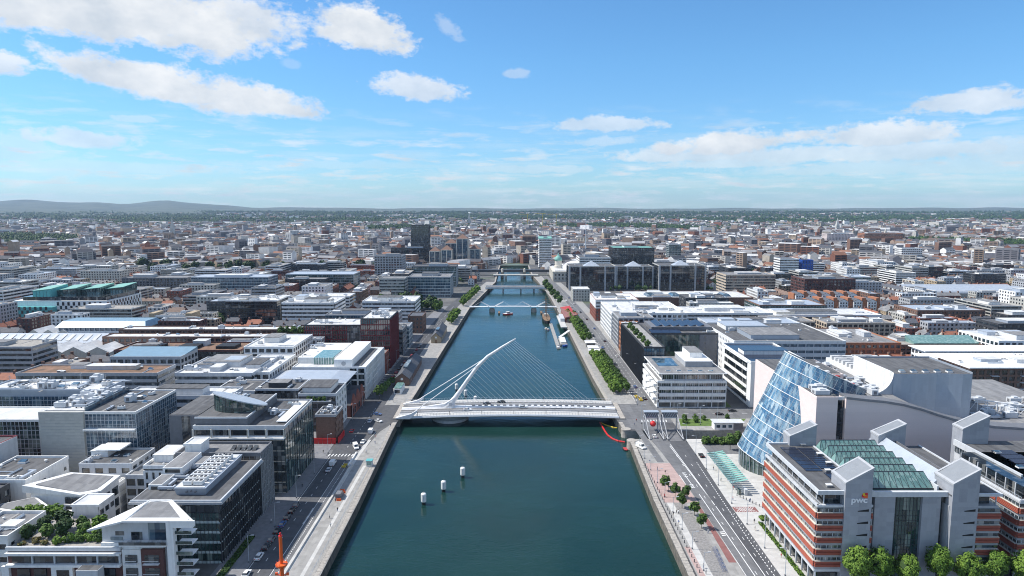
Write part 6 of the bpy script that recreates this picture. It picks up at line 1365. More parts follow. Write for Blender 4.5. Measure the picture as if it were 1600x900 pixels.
# church spires and a needle on the skyline
def spire(label, px, py_base, py_top, w, material='stone', tower=.45):
    X, Y = site(px, py_base); H = onY(px, py_top, Y)[1]; r = thing('church', label, 'church', (X, Y, 0))
    t = H*tower; MB().box(X-w/2, X+w/2, Y-w/2, Y+w/2, 0, t).build('tower', material, r)
    m = MB(); m.v = [(X-w/2, Y-w/2, t), (X+w/2, Y-w/2, t), (X+w/2, Y+w/2, t), (X-w/2, Y+w/2, t), (X, Y, H)]; m.f = [(0, 1, 4), (1, 2, 4), (2, 3, 4), (3, 0, 4)]; m.m = [0]*4; m.build('spire', material, r)
    MB().box(X-w*.9, X+w*.9, Y+w/2, Y+w*4, 0, t*.45).build('nave', material, r); o, g = pitched(r, X-w*.9, X+w*.9, Y+w/2, Y+w*4, t*.45, t*.25, 'slate', 'y'); g.build('gable', material, r)
spire('tall slender church spire on the left skyline', 270, 372, 339, 12); spire('pale church spire on the skyline above the dark tower', 733, 351, 331, 14)
spire('small church spire below the skyline at left centre', 432, 384, 364, 9); spire('stone church spire at centre right of the skyline', 1308, 362, 340, 14); spire('white church steeple on the far right', 1383, 378, 355, 10, 'cream')
spire('thin pale steeple near the right-hand suburbs', 1187, 378, 357, 9, 'cream')
X, Y = site(915, 399); r = thing('needle_monument', 'very thin steel needle monument rising above the city centre', 'monument', (X, Y, 0)); MB().tube((X, Y, 0), (X, Y, 121), 1.5, .15, 10).build('shaft', 'steel_light', r); MB().lathe((X, Y, 0), [(4, 0), (3.6, .5), (1.8, .8)], 16).build('plinth', 'grey', r)
for px, top, lab in ((824, 334, 'left one of three yellow tower cranes on the skyline'), (848, 333, 'middle one of three yellow tower cranes on the skyline'), (869, 334, 'right one of three yellow tower cranes on the skyline')):
    X, Y = site(px, 356); H = onY(px, top, Y)[1]; r = thing('tower_crane', lab, 'crane', (X, Y, 0), 'far tower cranes')
    MB().box(X-1.6, X+1.6, Y-1.6, Y+1.6, 0, H).build('mast', 'paint_yellow', r); MB().box(X-42, X+16, Y-1, Y+1, H-3, H-.5).build('jib', 'paint_yellow', r); MB().box(X+10, X+16, Y-1.5, Y+1.5, H-6, H-3).build('counterweight', 'grey', r)
# ================================================================= trees
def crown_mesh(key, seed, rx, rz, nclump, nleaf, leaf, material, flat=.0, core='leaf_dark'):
    def mk():
        rg = np.random.default_rng(seed)
        d = rg.normal(size=(nclump, 3)); d /= np.linalg.norm(d, axis=1)[:, None]
        rad = rg.uniform(.45, .9, nclump)**.6; cc = d*rad[:, None]*np.array([rx, rx, rz]); cr = rg.uniform(.24, .42, nclump)*rx
        which = rg.integers(0, nclump, nleaf)
        o = rg.normal(size=(nleaf, 3)); o /= np.linalg.norm(o, axis=1)[:, None]
        p = cc[which]+o*(cr[which]*rg.uniform(.6, 1.0, nleaf))[:, None]
        nrm = o*.9+d[which]*.6+rg.normal(size=(nleaf, 3))*.45+np.array([0, 0, .35]); nrm /= np.linalg.norm(nrm, axis=1)[:, None]
        t = np.cross(nrm, rg.normal(size=(nleaf, 3))); t /= np.linalg.norm(t, axis=1)[:, None]; b = np.cross(nrm, t)
        s = (leaf*rg.uniform(.6, 1.3, nleaf))[:, None]
        v = np.stack([p-t*s-b*s*.6, p+t*s-b*s*.6, p+t*s+b*s*.6, p-t*s+b*s*.6], 1).reshape(-1, 3)
        if flat: v[:, 2] = np.maximum(v[:, 2], -rz*flat)
        f = np.arange(nleaf*4).reshape(-1, 4).tolist(); mats = [0]*nleaf; vv = v.tolist(); n0 = len(vv)
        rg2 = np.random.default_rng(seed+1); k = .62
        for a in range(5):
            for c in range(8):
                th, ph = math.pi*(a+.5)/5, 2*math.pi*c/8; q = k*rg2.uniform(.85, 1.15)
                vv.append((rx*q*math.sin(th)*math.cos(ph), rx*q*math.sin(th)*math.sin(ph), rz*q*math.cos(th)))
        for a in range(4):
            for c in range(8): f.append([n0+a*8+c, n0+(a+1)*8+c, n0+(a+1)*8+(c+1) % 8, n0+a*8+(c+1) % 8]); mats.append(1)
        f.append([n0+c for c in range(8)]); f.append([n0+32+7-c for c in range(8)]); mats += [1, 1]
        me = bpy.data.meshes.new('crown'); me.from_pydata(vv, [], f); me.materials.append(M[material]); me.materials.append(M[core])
        me.polygons.foreach_set('material_index', mats); return me
    return shared(key, mk)
def trunk_mesh(key, seed, h, r0, spread):
    def mk():
        rnd = random.Random(seed); m = MB(); m.tube((0, 0, 0), (0, 0, h*.6), r0, r0*.7, 7); top = (0, 0, h*.6)
        for i in range(4):
            a = i*1.6+rnd.uniform(0, .6); m.tube((0, 0, h*.55), (spread*math.cos(a), spread*math.sin(a), h*1.05), r0*.5, r0*.2, 5)
        m.tube((0, 0, h*.58), (.1, .1, h*1.25), r0*.6, r0*.2, 5); return m.mesh('trunk', ['bark'])
    return shared(key, mk)
def tree(label, x, y, z, kind, sc_=1., seed=0, group=None, name='tree', rz=None):
    K = {'plane': (2.9, 3.3, 60, 5200, .19, 'leaf_bright', 5.4, .2), 'avenue': (2.3, 2.5, 26, 620, .42, 'leaf_bright', 2.6, .14), 'avenue_dark': (2.0, 2.4, 22, 520, .42, 'leaf', 2.6, .14), 'small': (1.7, 1.6, 22, 700, .24, 'leaf', 2.3, .10),
         'park': (5.2, 5.4, 26, 420, 1.05, 'leaf_dark', 4.0, .3), 'park_light': (4.6, 4.8, 24, 380, 1.0, 'leaf', 3.6, .3), 'shrub': (1.5, 1.3, 18, 420, .28, 'leaf', .5, .08), 'shrub_bright': (1.6, 1.2, 18, 420, .28, 'leaf_bright', .4, .08), 'shrub_dry': (1.3, .9, 14, 300, .25, 'leaf_dry', .3, .06), 'cypress': (1.1, 2.6, 22, 420, .34, 'leaf_dark', 1.2, .12)}[kind]
    rx, rz_, nc, nl, lf, mt, th, tr = K; v = seed % 3
    root = thing(name, label, 'shrub' if 'shrub' in kind else 'tree', (x, y, z), group)
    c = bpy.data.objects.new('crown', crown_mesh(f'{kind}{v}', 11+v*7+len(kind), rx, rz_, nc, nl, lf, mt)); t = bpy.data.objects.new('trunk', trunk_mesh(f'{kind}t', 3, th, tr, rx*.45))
    for o, zz in ((c, th+rz_*.62), (t, 0)): COL.objects.link(o); o.parent = root; o.location = (0, 0, zz)
    rr = random.Random(seed*13+5); root.rotation_euler = (0, 0, rr.uniform(0, 6.28) if rz is None else rz); q = sc_*rr.uniform(.9, 1.1); root.scale = (q, q, q*rr.uniform(.92, 1.1)); return root
ORD = ['first', 'second', 'third', 'fourth', 'fifth', 'sixth', 'seventh', 'eighth', 'ninth', 'tenth', 'eleventh', 'twelfth', 'thirteenth', 'fourteenth', 'fifteenth', 'sixteenth', 'seventeenth', 'eighteenth', 'nineteenth', 'twentieth']
def nth(i): return ORD[i] if i < 20 else ('twenty-'+ORD[i-20] if i < 29 else f'{i+1}th')
for i, x in enumerate((99.8, 107.2, 114.4, 124.4, 132.2, 140.6, 148.6)):
    tree(f'bright green round tree before the grey louvred office, {nth(i)} from the left', x, 186.5+(i % 2)*1.2, 0, 'plane', 1.22, i, 'trees in front of the grey office')
for i, (x, y) in enumerate(((60.6, 259), (63.2, 253), (67.0, 251.5), (63.4, 243), (66.4, 237), (66.2, 227))):
    tree(f'small round tree on the right quay terrace, {nth(5-i)} from the near end', x, y, .1, 'small', 1.15, i, 'round trees on the right quay terrace')
k = 0
for r_i, (xa, xb, y0, y1, n, kd) in enumerate(((61.0, 59.6, 399, 500, 21, 'avenue'), (64.4, 63.0, 400, 498, 21, 'avenue'), (68.8, 67.0, 400, 498, 18, 'avenue_dark'))):
    for i in range(n):
        t = i/(n-1); tree(f'avenue tree past the white bridge, {nth(i)} in the {("river", "middle", "road")[r_i]} row', xa+(xb-xa)*t, y0+(y1-y0)*t, .12, kd, 1.0, k, 'avenue trees on the right quay'); k += 1
for r_i, (xa, xb, y0, y1, n, kd) in enumerate(((59.5, 57.0, 556, 690, 16, 'avenue'), (64.8, 61.5, 560, 690, 14, 'avenue_dark'))):
    for i in range(n):
        t = i/(n-1); tree(f'avenue tree below the pink-roofed pavilion, {nth(i)} in the {("river", "road")[r_i]} row', xa+(xb-xa)*t, y0+(y1-y0)*t, .12, kd, 1.15, k, 'upstream avenue trees on the right quay'); k += 1
for i in range(12):
    tree(f'far avenue tree beyond the pink-roofed pavilion, {nth(i)} along the right quay', 53.5-i*.9+(i % 2)*4, 770+i*17, .12, 'avenue_dark', 1.4, i, 'far avenue trees on the right quay')
for i in range(9): tree(f'clipped riverside tree near the white footbridge on the left quay, {nth(i)} upstream', -57.0-(i % 2)*3+i*.2, 640+i*6.2, .13, 'avenue', 1.35, i, 'clipped trees on the left quay')
for i in range(16): tree(f'clipped riverside tree past the white footbridge on the left quay, {nth(i)} upstream', -54.5-(i % 2)*3.2+i*.75, 760+i*9, .13, 'avenue', 1.35, i, 'clipped trees past the footbridge')
rnd = random.Random(8)
for i in range(16): tree(f'large dark tree in the riverside square beside the concrete block, {nth(i)} from the left', -150+i*4.6+rnd.uniform(-2, 2), 752+rnd.uniform(-16, 22)-(0 if i < 9 else 18), 0, 'park' if i % 3 else 'park_light', rnd.uniform(.95, 1.35), i, 'trees of the riverside square')
for i in range(22): tree(f'dark tree in the college grounds on the left, {nth(i)} from the left', -640+i*21+rnd.uniform(-8, 8), 1165+rnd.uniform(-40, 60), 0, 'park', rnd.uniform(1.2, 1.75), i, 'college ground trees')
for i in range(10): tree(f'garden tree between the terraces and the teal building, {nth(i)} from the left', -330+i*9+rnd.uniform(-3, 3), 640+rnd.uniform(-12, 20), 0, 'park', rnd.uniform(.6, 1.05), i, 'terrace garden trees')
# roof garden on the low terrace, planted bed behind it
gp = [(-143.6, 192.6, 'park', .34), (-141.2, 196.5, 'park', .42), (-138.4, 193.5, 'park_light', .42), (-136.6, 198.2, 'park', .46), (-134.2, 194.6, 'park', .45), (-131.8, 199.4, 'park_light', .36), (-129.4, 196.4, 'park_light', .32), (-127.0, 200.4, 'shrub_bright', 1.4), (-140, 190.4, 'shrub_dry', 1), (-137, 189.6, 'shrub_dry', .9), (-133.4, 190, 'shrub_bright', .9), (-130.4, 190.6, 'shrub_bright', 1.0), (-127.6, 191.2, 'shrub', 1), (-125, 191.8, 'shrub_bright', .9), (-122.2, 191.2, 'shrub', .9), (-120.4, 192.6, 'shrub', .9), (-143.2, 189.2, 'shrub_dry', .8), (-124.2, 195, 'shrub_bright', 1.1), (-128.6, 193.6, 'shrub_bright', 1.1), (-118, 196, 'shrub', 1.0)]
for i, (x, y, kd, q) in enumerate(gp):
    tree(f'{"dry ochre shrub" if "dry" in kd else "leafy green shrub" if "shrub" in kd else "dense small tree"} on the bottom-left roof garden, {nth(i)} plant counted from its left', x, y, 13.6, kd, q, i, 'roof garden plants')
for i in range(7): tree(f'bright shrub in the raised bed behind the roof garden, {nth(i)} from the left', -157.5+i*2.1, 207.6+(i % 3)*1.6, 13.8-(0), 'shrub_bright', 1.15, i, 'raised bed shrubs')
MB().box(-159.6, -142.6, 206, 212, 0, 13.9).build('raised_bed', 'offwhite', next(o for o in bpy.data.objects if o.name == 'flat_roof_house'))
for i in range(4): tree(f'potted tree on the terrace of the stepped black and white block, {nth(i)} from the left', -101+i*2.6, 330.6, 15.9, 'shrub', .8, i, 'terrace pot trees')
for i in range(12): tree(f'shrub on the roof terrace of the black-finned office, {nth(i)} from the near end', 84.6+(i % 2)*2, 421+i*6.5, 24.7, 'shrub', 1.1, i, 'roof terrace shrubs')
for i in range(9): tree(f'dark shrub in the hedge beside the dock channel, {nth(i)} from the left', 91.5+i*1.8, 312.5+(i % 2)*.8, .12, 'shrub', 1.25, i, 'dockside hedge')
for i, (x, y, kd, q) in enumerate(((101, 305, 'small', 1.4), (106, 309, 'small', 1.5), (107.5, 303, 'small', 1.4))): tree(f'small street tree at the foot of the tilted drum, {nth(i)} from the left', x, y, .12, kd, q, i, 'street trees by the drum')
for i, (x, y) in enumerate(((91, 349.5), (97, 350.5), (101, 349), (114, 350), (90, 344), (96, 345))): tree(f'dark palm-like shrub on the lawn behind the lifting bridges, {nth(i)} planted', x, y, .16, 'shrub', 1.0, i, 'lawn shrubs')
for i in range(5): tree(f'small tree beside the teal-roofed kiosk at the left bridge end, {nth(i)} upstream', -77.5+.6*i, 388+i*7.5, .12, 'small', 1.5 if i < 3 else 1.2, i, 'trees by the kiosk')
for i in range(10): tree(f'planted terrace bush left of the red-finned wing, {nth(i)} from the left', -178+i*3.4, 520+(i % 3)*3, 14, 'shrub', 2.0, i, 'terrace bushes by the red fins')
for i in range(10): tree(f'dark tree among the saw-tooth sheds, {nth(i)} from the left', -352+i*10.5+rnd.uniform(-3, 3), 466+rnd.uniform(-2, 3), 0, 'cypress' if i % 2 else 'park', .9 if i % 2 else .6, i, 'trees by the sheds')
def hedge(label, x0, x1, y0, y1, h, material='leaf_bright', z=0, n=900):
    rg = np.random.default_rng(int(abs(x0*7+y0))); p = rg.uniform((x0, y0, z+.1), (x1, y1, z+h), (n, 3))
    side = rg.integers(0, 3, n); p[side == 0, 2] = z+h; p[side == 1, 0] = np.where(rg.random((side == 1).sum()) < .5, x0, x1)
    t = rg.normal(size=(n, 3)); t /= np.linalg.norm(t, axis=1)[:, None]; b = np.cross(t, rg.normal(size=(n, 3))); b /= np.linalg.norm(b, axis=1)[:, None]; s = .2
    v = np.stack([p-t*s-b*s, p+t*s-b*s, p+t*s+b*s, p-t*s+b*s], 1).reshape(-1, 3)
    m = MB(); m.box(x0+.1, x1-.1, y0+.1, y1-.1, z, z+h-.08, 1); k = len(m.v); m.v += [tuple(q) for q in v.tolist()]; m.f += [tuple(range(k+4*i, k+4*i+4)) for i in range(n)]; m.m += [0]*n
    tag(m.build('hedge', [material, 'leaf_dark']), label, 'hedge')
hedge('clipped bright hedge along the colonnade of the grey louvred office', 87.6, 88.7, 192, 231, .9)
hedge('dark green hedge strip beside the wide-eaved glass office', -89.6, -87.6, 190, 221, .8, 'leaf')
hedge('small hedge square by the crossing before the grey louvred office', 89.4, 92.6, 232.5, 235.6, .9, 'leaf_bright', n=300)
# ================================================================= infill city
def clear(x0, x1, y0, y1, gap=5.):
    for a, b, c, d in FOOT:
        if x0-gap < b and x1+gap > a and y0-gap < d and y1+gap > c: return False
    return True
FOOT += [(-160, -74, 735, 790), (84, 260, 690, 900), (-100, -70, 400, 1000), (60, 84, 372, 1000), (84, 150, 800, 905), (-640, -200, 1120, 1230), (60, 135, 345, 372), (135, 340, 348, 372)]
MARKS = [(-85, 470, 'red-finned corner tower'), (-330, 560, 'blue mansard building'), (-400, 680, 'teal checker building'), (-240, 505, 'long brick terraces'), (-235, 630, 'brick-based white office'), (-143, 820, 'concrete block'), (-100, 860, 'grey-purple office'), (-440, 850, 'ribbed library block'), (-345, 850, 'pale glass research building'), (-255, 920, 'arched rail station'), (-175, 1300, 'tallest black tower'), (-300, 607, 'blue-striped flats'),
         (190, 770, 'white market hall'), (115, 600, 'long white quay block'), (280, 560, 'beige dockland flats'), (270, 670, 'brick dock office'), (415, 655, 'brown brick depot'), (340, 720, 'red-ended flats'), (560, 840, 'station sheds'), (480, 520, 'slate terraces at right'), (330, 430, 'white apartment terraces'), (370, 820, 'dark stepped brick office'), (430, 990, 'blue-clad flats'), (225, 925, 'green glass offices'), (180, 1040, 'tall black-green block'), (300, 870, 'beige ribbon-window office'), (250, 490, 'tan-brick office'), (200, 370, 'zinc fly tower'), (-200, 290, 'stone slab office'), (700, 800, 'right picture edge'), (-680, 900, 'left picture edge')]
USED = {}
def where(x, y):
    d, mx, my, nm = min(((x-a)**2+(y-b)**2, a, b, n) for a, b, n in MARKS)
    dr = ('right of' if x > mx else 'left of') if abs(x-mx) > abs(y-my) else ('behind' if y > my else 'before')
    if 'edge' in nm: dr = 'near'
    k = (dr, nm); USED[k] = USED.get(k, -1)+1
    return f'{nth(USED[k])} {dr} the {nm}'
WALLC = [('brown brick', 'brick_brown'), ('red brick', 'brick_red'), ('white', 'offwhite'), ('cream', 'cream'), ('grey', 'grey'), ('pale stone', 'stone'), ('yellow brick', 'brick_yellow'), ('dark brick', 'brick_dark')]
ROOFC = [('slate', 'slate'), ('slate', 'slate'), ('brown-tiled', 'tile_brown'), ('grey', 'felt_grey'), ('red-tiled', 'tile_red')]
rnd = random.Random(42); fills = []
for kind, tries, (l0, l1), (w0, w1), (h0, h1) in (('office', 420, (30, 58), (18, 30), (14, 24)), ('flats', 1100, (24, 50), (11, 15), (11, 18)), ('terrace', 9000, (26, 64), (8.5, 10.5), (6.4, 9.5)), ('house', 9000, (9, 16), (8, 11), (6, 11))):
    for _ in range(tries):
        Y = 400+(1120-400)*rnd.random()**.75; half = .78*Y+20; X = rnd.uniform(-half, half)
        L, W, h = rnd.uniform(l0, l1), rnd.uniform(w0, w1), rnd.uniform(h0, h1)
        turn = rnd.random() < .45; a, c = (W, L) if turn else (L, W)
        if X+a/2 > lerp(LQ, Y)-24 and X-a/2 < lerp(RQ, Y)+40: continue
        if Y < 640 and X > 60 and X < 250: continue
        if not clear(X-a/2, X+a/2, Y-c/2, Y+c/2, 5 if kind in ('office', 'flats') else 4): continue
        FOOT.append((X-a/2, X+a/2, Y-c/2, Y+c/2)); fills.append((Y, X, a, c, h, kind, turn))
fills.sort()
rail_gap = 0
LITE = {}
def win_rows(m, side, c, a0, a1, z0, n, fh, bay, ww, wh):
    nb = max(1, int((a1-a0)/bay)); bw = (a1-a0)/nb
    for k in range(n):
        for i in range(nb): fbox(m, side, c, a0+i*bw+(bw-ww)/2, a0+i*bw+(bw+ww)/2, z0+k*fh, z0+k*fh+wh, -.05, .05)
NIND = 300
hs = [f for f in fills if f[5] in ('terrace', 'house')]; fl = [f for f in fills if f[5] not in ('terrace', 'house')]
for i, (Y, X, a, c, h, kind, turn) in enumerate(sorted(hs[:NIND]+fl[:NIND])):
    rnd = random.Random(i*3+1)
    wl, wm = rnd.choice(WALLC if kind != 'office' else WALLC[2:6]+[('charcoal', 'charcoal'), ('white', 'white')]); n = max(2, round(h/3.2)); words = ('two', 'two', 'two', 'three', 'four', 'five', 'six', 'seven', 'eight')[min(n, 8)]
    river = 'R' if X < 0 else 'L'
    if kind in ('terrace', 'house'):
        rl, rm = rnd.choice(ROOFC); lab = f'{words}-storey {wl} {"terrace row" if kind == "terrace" else "house"}, {rl} roof, '+where(X, Y)
        o = thing('terrace_row' if kind == 'terrace' else 'town_house', lab, 'houses' if kind == 'terrace' else 'house', (X, Y, 0), 'infill houses')
        MB().box(X-a/2, X+a/2, Y-c/2, Y+c/2, 0, h).build('wall', wm, o); rise = min(a, c)*.36
        rf, g = pitched(o, X-a/2, X+a/2, Y-c/2, Y+c/2, h, rise, rm, 'y' if turn else 'x', .25); g.build('gable', wm, o)
        nc = max(1, int(max(a, c)/9))
        me = shared('chimney', lambda: MB().box(-.45, .45, -.9, .9, -1.5, 1.5).box(-.5, .5, -.95, .95, 1.5, 1.7).mesh('chimney', ['brick_brown']))
        for q in range(nc+1):
            t = -.5+q/nc; place('chimney', me, rf, (X if turn else X+t*(a-1.2), Y+t*(c-1.2) if turn else Y, h+rise), 0 if not turn else 1.57)
        m = MB(); win_rows(m, 'F', Y-c/2, X-a/2+.4, X+a/2-.4, 1.0, n, h/n, 3.0, 1.1, 1.7); win_rows(m, river, X+a/2 if river == 'R' else X-a/2, Y-c/2+.4, Y+c/2-.4, 1.0, n, h/n, 3.2, 1.1, 1.7)
        m.build('window_set', 'glass_dark', o, stuff=True)
    else:
        rl, rm = rnd.choice((('white', 'membrane'), ('dark', 'felt'), ('grey', 'felt_grey'), ('gravel', 'gravel_roof'), ('pale metal', 'metal_roof')))
        lab = f'{words}-floor {wl} {"office" if kind == "office" else "flats"}, flat {rl} roof, '+where(X, Y)
        b = Bld('town_office' if kind == 'office' else 'town_flats', lab, X-a/2, X+a/2, Y-c/2, Y+c/2, h, wm, rm, par=.6, group='infill offices and flats', foot=False, faces='', cat='office' if kind == 'office' else 'flats')
        m = MB()
        if kind == 'office' and rnd.random() < .6:
            for k in range(n): fbox(m, 'F', Y-c/2, X-a/2+.5, X+a/2-.5, 1+k*h/n, 2.7+k*h/n, -.05, .06); fbox(m, river, b.X1 if river == 'R' else b.X0, Y-c/2+.5, Y+c/2-.5, 1+k*h/n, 2.7+k*h/n, -.05, .06)
        else:
            win_rows(m, 'F', Y-c/2, X-a/2+.4, X+a/2-.4, 1.0, n, h/n, 3.4, 1.7, 1.8); win_rows(m, river, b.X1 if river == 'R' else b.X0, Y-c/2+.4, Y+c/2-.4, 1.0, n, h/n, 3.4, 1.7, 1.8)
        m.build('window_set', 'glass_dark', b.root, stuff=True)
        b.plant(.2, .2+rnd.uniform(.25, .5), .2, .2+rnd.uniform(.3, .55), rnd.uniform(1.8, 3), rnd.choice(('grey_light', 'offwhite', 'grey', 'zinc')), rnd.choice(('felt_grey', 'membrane')))
        b.clutter(rnd.randint(2, 5), i)
# ---------------------------------------------------------------- the rest of the city: uncountable roofs to the horizon
rg = np.random.default_rng(7)
def pick(pal, n): pal = np.array(pal); return pal[rg.integers(0, len(pal), n)]*rg.uniform(.8, 1.2, (n, 1))
WALLP = [(.20, .12, .09), (.24, .105, .07), (.33, .24, .18), (.46, .41, .34), (.58, .55, .50), (.74, .73, .70), (.28, .28, .29), (.42, .33, .24), (.76, .75, .73), (.17, .165, .18)]
ROOFP = [(.085, .09, .105), (.07, .072, .085), (.10, .10, .112), (.15, .115, .095), (.22, .215, .21), (.11, .115, .13), (.30, .30, .31), (.24, .12, .08), (.60, .60, .59), (.14, .135, .14)]
sets = []
for (ya, yb, n, l0, l1, h0, h1, flatp) in ((1105, 1900, 7600, 12, 42, 6.5, 15, .38), (1900, 3200, 12500, 12, 48, 6.5, 14, .38), (3200, 5200, 10500, 13, 60, 6, 12, .40), (5200, 9200, 5200, 14, 90, 6, 11, .5)):
    Y = np.sqrt(rg.uniform(ya**2, yb**2, n)); X = rg.uniform(-.80, .80, n)*Y
    L = rg.uniform(l0, l1, n)**1.0; W = np.minimum(rg.uniform(8, 14, n), L); big = rg.random(n) < .10; W = np.where(big, rg.uniform(18, 40, n), W); L = np.where(big, np.maximum(L, W), L)
    Hh = rg.uniform(h0, h1, n); Hh = np.where(rg.random(n) < .05, Hh*rg.uniform(1.5, 2.6, n), Hh)
    rot = np.round(np.sin(X*.0021+Y*.0017)*1.2+rg.normal(0, .08, n)+.0, 2)+np.where(rg.random(n) < .4, math.pi/2, 0)
    sets.append((X, Y, L, W, Hh, rot, (rg.random(n) < flatp) | big))
X, Y, L, W, Hh, rot, flat = [np.concatenate(q) for q in zip(*sets)]
rest = hs[NIND:]+fl[NIND:]
if rest:
    X = np.concatenate([X, [f[1] for f in rest]]); Y = np.concatenate([Y, [f[0] for f in rest]]); L = np.concatenate([L, [max(f[2], f[3]) for f in rest]]); W = np.concatenate([W, [min(f[2], f[3]) for f in rest]]); Hh = np.concatenate([Hh, [f[4] for f in rest]]); rot = np.concatenate([rot, [math.pi/2 if f[6] else 0. for f in rest]]); flat = np.concatenate([flat, [f[5] in ('office', 'flats') for f in rest]])
keep = np.ones(len(X), bool)
lx = np.interp(Y, [a for a, _ in LQ], [b for _, b in LQ]); rx_ = np.interp(Y, [a for a, _ in RQ], [b for _, b in RQ])
keep &= ~((Y < 1345) & (X > lx-30) & (X < rx_+30))
for a, b, c, d in FOOT[:len(FOOT)]:
    if d > 1090: keep &= ~((X > a-14) & (X < b+14) & (Y > c-14) & (Y < d+14))
# parks and woods stay free of houses
park = (np.sin(X*.0016+1.3)*np.sin(Y*.0021+.4)+.5*np.sin(X*.0041+Y*.0013)) > np.where(Y > 4500, .15, .62)
keep &= ~(park & (Y > 1500))
X, Y, L, W, Hh, rot, flat = [q[keep] for q in (X, Y, L, W, Hh, rot, flat)]; n = len(X)
c, s = np.cos(rot), np.sin(rot); hl, hw = L/2, W/2
loc = np.zeros((n, 10, 3)); sx = np.array([-1, 1, 1, -1]); sy = np.array([-1, -1, 1, 1])
for k in range(4):
    px, py = sx[k]*hl, sy[k]*hw
    for q in (0, 4): loc[:, k+q, 0] = X+px*c-py*s; loc[:, k+q, 1] = Y+px*s+py*c
rise = np.where(flat, 0, np.minimum(W*.36, 5)); zg = np.maximum(0, (Y-6500)/6700*0)
loc[:, 4:8, 2] = Hh[:, None]
for k, e in ((8, -1), (9, 1)): loc[:, k, 0] = X+e*hl*c; loc[:, k, 1] = Y+e*hl*s; loc[:, k, 2] = Hh+rise
from_hill = np.zeros(n)
far_y = Y > 6500
loc[:, :, 2] += np.where(far_y, np.interp(Y, [6500, 8200, 9800], [0, 16, 34]), 0)[:, None]
wc, rc = pick(WALLP, n), pick(ROOFP, n); rc = np.where((flat & (rg.random(n) < .5))[:, None], pick([(.72, .72, .71), (.58, .58, .57), (.40, .39, .38)], n), rc)
faces, cols = [], []
for i in range(n):
    o = i*10; w_, r_ = wc[i], rc[i]
    faces += [(o, o+1, o+5, o+4), (o+1, o+2, o+6, o+5), (o+2, o+3, o+7, o+6), (o+3, o, o+4, o+7)]; cols += [w_]*4
    if flat[i]: faces.append((o+4, o+5, o+6, o+7)); cols.append(r_)
    else: faces += [(o+4, o+5, o+9, o+8), (o+6, o+7, o+8, o+9), (o+5, o+6, o+9), (o+7, o+4, o+8)]; cols += [r_, r_, w_, w_]
verts = loc.reshape(-1, 3).tolist()
# dark window bands on the taller and nearer ones
sel = np.where((Y < 2600) & (Hh > 7.5))[0]
for i in sel:
    nf = int(Hh[i]//3.3); dx, dy = math.sin(rot[i])*(hw[i]+.1), -math.cos(rot[i])*(hw[i]+.1); sg = 1 if dy < 0 else -1
    if abs(dy) < .4*(hw[i]): continue
    cx, cy = X[i]+dx*sg, Y[i]+dy*sg; ex, ey = c[i]*(hl[i]-.8), s[i]*(hl[i]-.8)
    for k in range(nf):
        z = 1.0+k*Hh[i]/nf; o = len(verts); m_ = 3 if L[i] > 24 else 2
        for q in range(m_):
            u0, u1 = -1+2*q/m_+.12/m_*2, -1+2*(q+1)/m_-.12/m_*2; o = len(verts)
            verts += [(cx+ex*u0, cy+ey*u0, z), (cx+ex*u1, cy+ey*u1, z), (cx+ex*u1, cy+ey*u1, z+1.5), (cx+ex*u0, cy+ey*u0, z+1.5)]; faces.append((o, o+1, o+2, o+3)); cols.append(np.array((.03, .035, .045)))
me = bpy.data.meshes.new('distant_city'); me.from_pydata(verts, [], faces); me.materials.append(M['tinted'])
at = me.attributes.new('tint', 'FLOAT_COLOR', 'FACE'); ca = np.ones((len(faces), 4), np.float32); ca[:, :3] = np.array(cols); at.data.foreach_set('color', ca.ravel())
city = bpy.data.objects.new('distant_city', me); COL.objects.link(city); city['kind'] = 'stuff'; city['label'] = 'dense mass of distant houses and offices reaching to the horizon'; city['category'] = 'city'
# distant woods and garden trees, one mass of leafy clumps
sets = []
for ya, yb, nn, r0, r1 in ((900, 1900, 2600, 3.2, 6), (1900, 3200, 5200, 4, 8), (3200, 5200, 7500, 6, 11), (5200, 9600, 11000, 8, 17)):
    Yt = np.sqrt(rg.uniform(ya**2, yb**2, nn*3)); Xt = rg.uniform(-.80, .80, nn*3)*Yt
    pk = (np.sin(Xt*.0016+1.3)*np.sin(Yt*.0021+.4)+.5*np.sin(Xt*.0041+Yt*.0013)) > np.where(Yt > 4500, .15, .62)
    w_ = np.where(pk, 1.0, .3); kp = (rg.random(nn*3) < w_) & ~((Yt < 1345) & (np.abs(Xt-10) < 80)); Xt, Yt = Xt[kp][:nn], Yt[kp][:nn]
    sets.append((Xt, Yt, rg.uniform(r0, r1, len(Xt))))
TX, TY, TR = [np.concatenate(q) for q in zip(*sets)]
okm = np.ones(len(TX), bool)
for a, b, c_, d in FOOT:
    if d > 950: okm &= ~((TX > a-3) & (TX < b+3) & (TY > c_-3) & (TY < d+3))
TX, TY, TR = TX[okm], TY[okm], TR[okm]
base = np.array([(0, 0, 1.), (.9, 0, .2), (.28, .86, .25), (-.73, .53, .1), (-.73, -.53, .3), (.28, -.86, .15), (.5, .36, -.6), (-.2, .6, -.6), (-.6, 0, -.6), (-.2, -.6, -.6), (.5, -.36, -.6)])
bf = [(0, 1, 2), (0, 2, 3), (0, 3, 4), (0, 4, 5), (0, 5, 1), (1, 6, 2), (2, 6, 7), (2, 7, 3), (3, 7, 8), (3, 8, 4), (4, 8, 9), (4, 9, 5), (5, 9, 10), (5, 10, 1), (1, 10, 6)]
nt_ = len(TX); K = 3
off = rg.normal(0, .55, (nt_, K, 3))*TR[:, None, None]*np.array([1, 1, .35]); rr = TR[:, None]*rg.uniform(.45, .85, (nt_, K))
